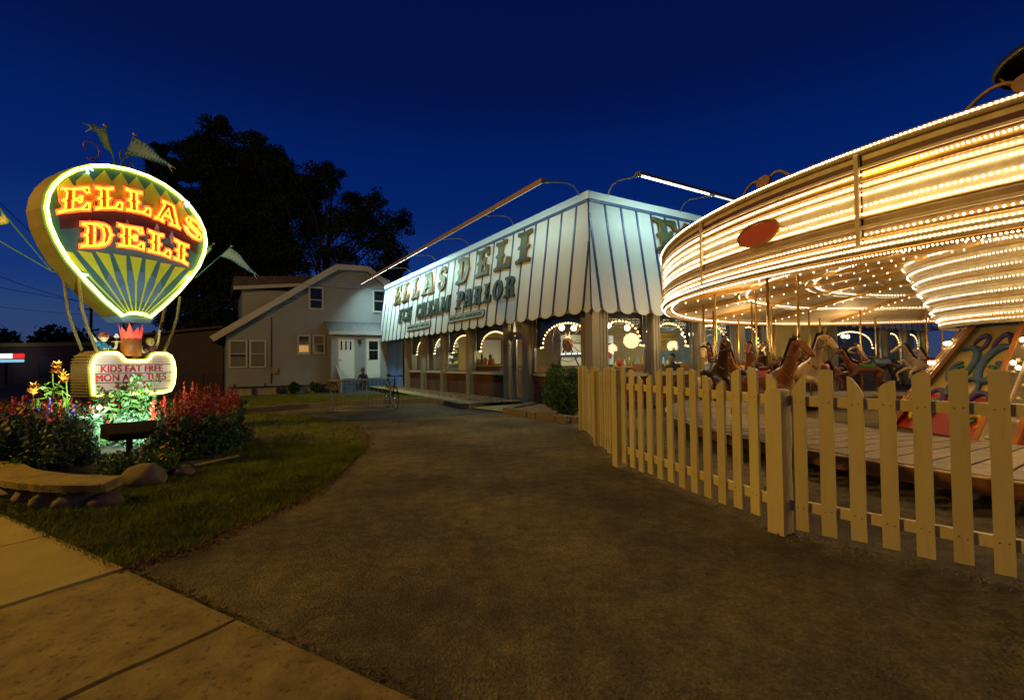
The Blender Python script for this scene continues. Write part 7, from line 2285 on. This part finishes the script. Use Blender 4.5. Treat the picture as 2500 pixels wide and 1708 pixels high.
tree('low dark tree just left of the outbuilding', (-24.5, 36, -.3), [(-24.2, 36, 4.4, 1.8), (-22.8, 36.5, 3.6, 1.6), (-21.6, 36.4, 5.2, 1.5), (-20.6, 37, 3.4, 1.6), (-22.6, 35.5, 5.6, 1.2)], 12000, .15, .2, 'trees behind the house', 12)
# far wood on the left
cs = []
for k in range(120):
    x = rng.uniform(-150, -38); y = 85 + rng.normal(0, 6)
    h = 6.4 + 1.6 * math.sin(x * .11) + 1.3 * math.sin(x * .31 + 1) + (2.2 if -96 < x < -72 else 0)
    cs.append(ball_pts(420, (x, y, h * .52), (3.6, 2.5, h * .5), .15))
cs = np.concatenate(cs); cs[:, 2] = np.abs(cs[:, 2])
vs, fs = leaf_cloud(cs, .42, .7)
tag(np_mesh('far_trees', vs, fs, 'tree_leaf'), kind='stuff')

# ---- utility poles and wires
def upole(label, x, y, h, arms=1):
    root = thing('utility_pole', label, 'utility pole', (x, y, -.2), 'utility poles')
    MB().tube([(x, y, -.2), (x, y, h)], [.17, .12], 8).build('pole', 'bark', root)
    for k in range(arms): MB().obox((x, y, h - .6 - .9 * k), (1.1, .25, 0), (-.012, .055, 0), (0, 0, .06)).build('crossarm', 'bark', root)
upole('dark utility pole with two crossarms left of the tall trees', -41.9, 60, 8.9, 2)
upole('dark utility pole seen behind the ropes of the balloon sign', -43.6, 50, 7.9)
def wire(label, p0, p1, sag, r=.018):
    P0, P1 = Vector(p0), Vector(p1)
    pts = [P0.lerp(P1, t) - Z * sag * 4 * t * (1 - t) for t in np.linspace(0, 1, 14)]
    tag(MB().tube(pts, r, 4).build('overhead_wire', 'dark', origin=P0), label, 'wire', 'overhead wires')
wire('uppermost overhead wire at the left edge, passing behind the balloon', (-30, 24, 14.2), (-43.6, 50, 10.2), .6, .022)
wire('overhead wire running from the left edge down behind the ropes', (-34, 26, 9.0), (-43.6, 50, 7.9), .5, .024)
wire('lower overhead wire running from the left edge to the farther pole', (-40, 32, 8.0), (-41.9, 60, 8.1), .5, .022)
wire('lowest overhead wire above the dark far trees', (-46, 36, 7.0), (-41.9, 60, 7.3), .5, .022)
wire('service wire crossing from the left to the conduit on the house', (-30, 40, 7.5), tuple(HS(2.0, 3.72, .1)), .5, .014)
wire('service wire crossing the upper gable of the house towards the diner', tuple(HS(3.2, 5.55, .45)), tuple(WL(17.0, -.3, 5.45)), .15, .012)

# ---- lit sign of a far shop, with the dark building it hangs on
fb = thing('far_building', 'dark low shop building far off at the left edge', 'building', (-52, 48, -.2))
MB().box(-66, -36, 47, 58, -.3, 3.4).build('wall', 'roof_shingle', fb)
MB().box(-66.5, -35.5, 46.6, 58.4, 3.4, 3.75).build('roof', 'concrete_old', fb)
for k in range(3): MB().box(-64 + 9 * k, -60 + 9 * k, 46.9, 46.98, .4, 2.4).build('window', 'dark', fb)
fs_ = thing('lit_shop_sign', 'small lit white and red sign far off at the left edge', 'sign', (-46.6, 46, 1.7))
MB().box(-48.7, -46.55, 45.0, 45.2, 2.22, 2.66).build('white_panel', 'far_sign_white', fs_)
MB().box(-46.53, -45.6, 45.0, 45.2, 2.22, 2.66).build('red_panel', 'far_sign_red', fs_)
MB().box(-48.4, -45.6, 45.02, 45.18, 1.86, 2.12).build('blue_panel', 'far_sign_blue', fs_)
MB().box(-47.3, -47.1, 45.05, 45.15, -.2, 2.9).build('post', 'dark', fs_)
for o_ in list(bpy.data.objects):
    if o_.type == 'MESH' and o_.parent is None and 'kind' not in o_ and 'category' not in o_: o_['kind'] = 'structure'
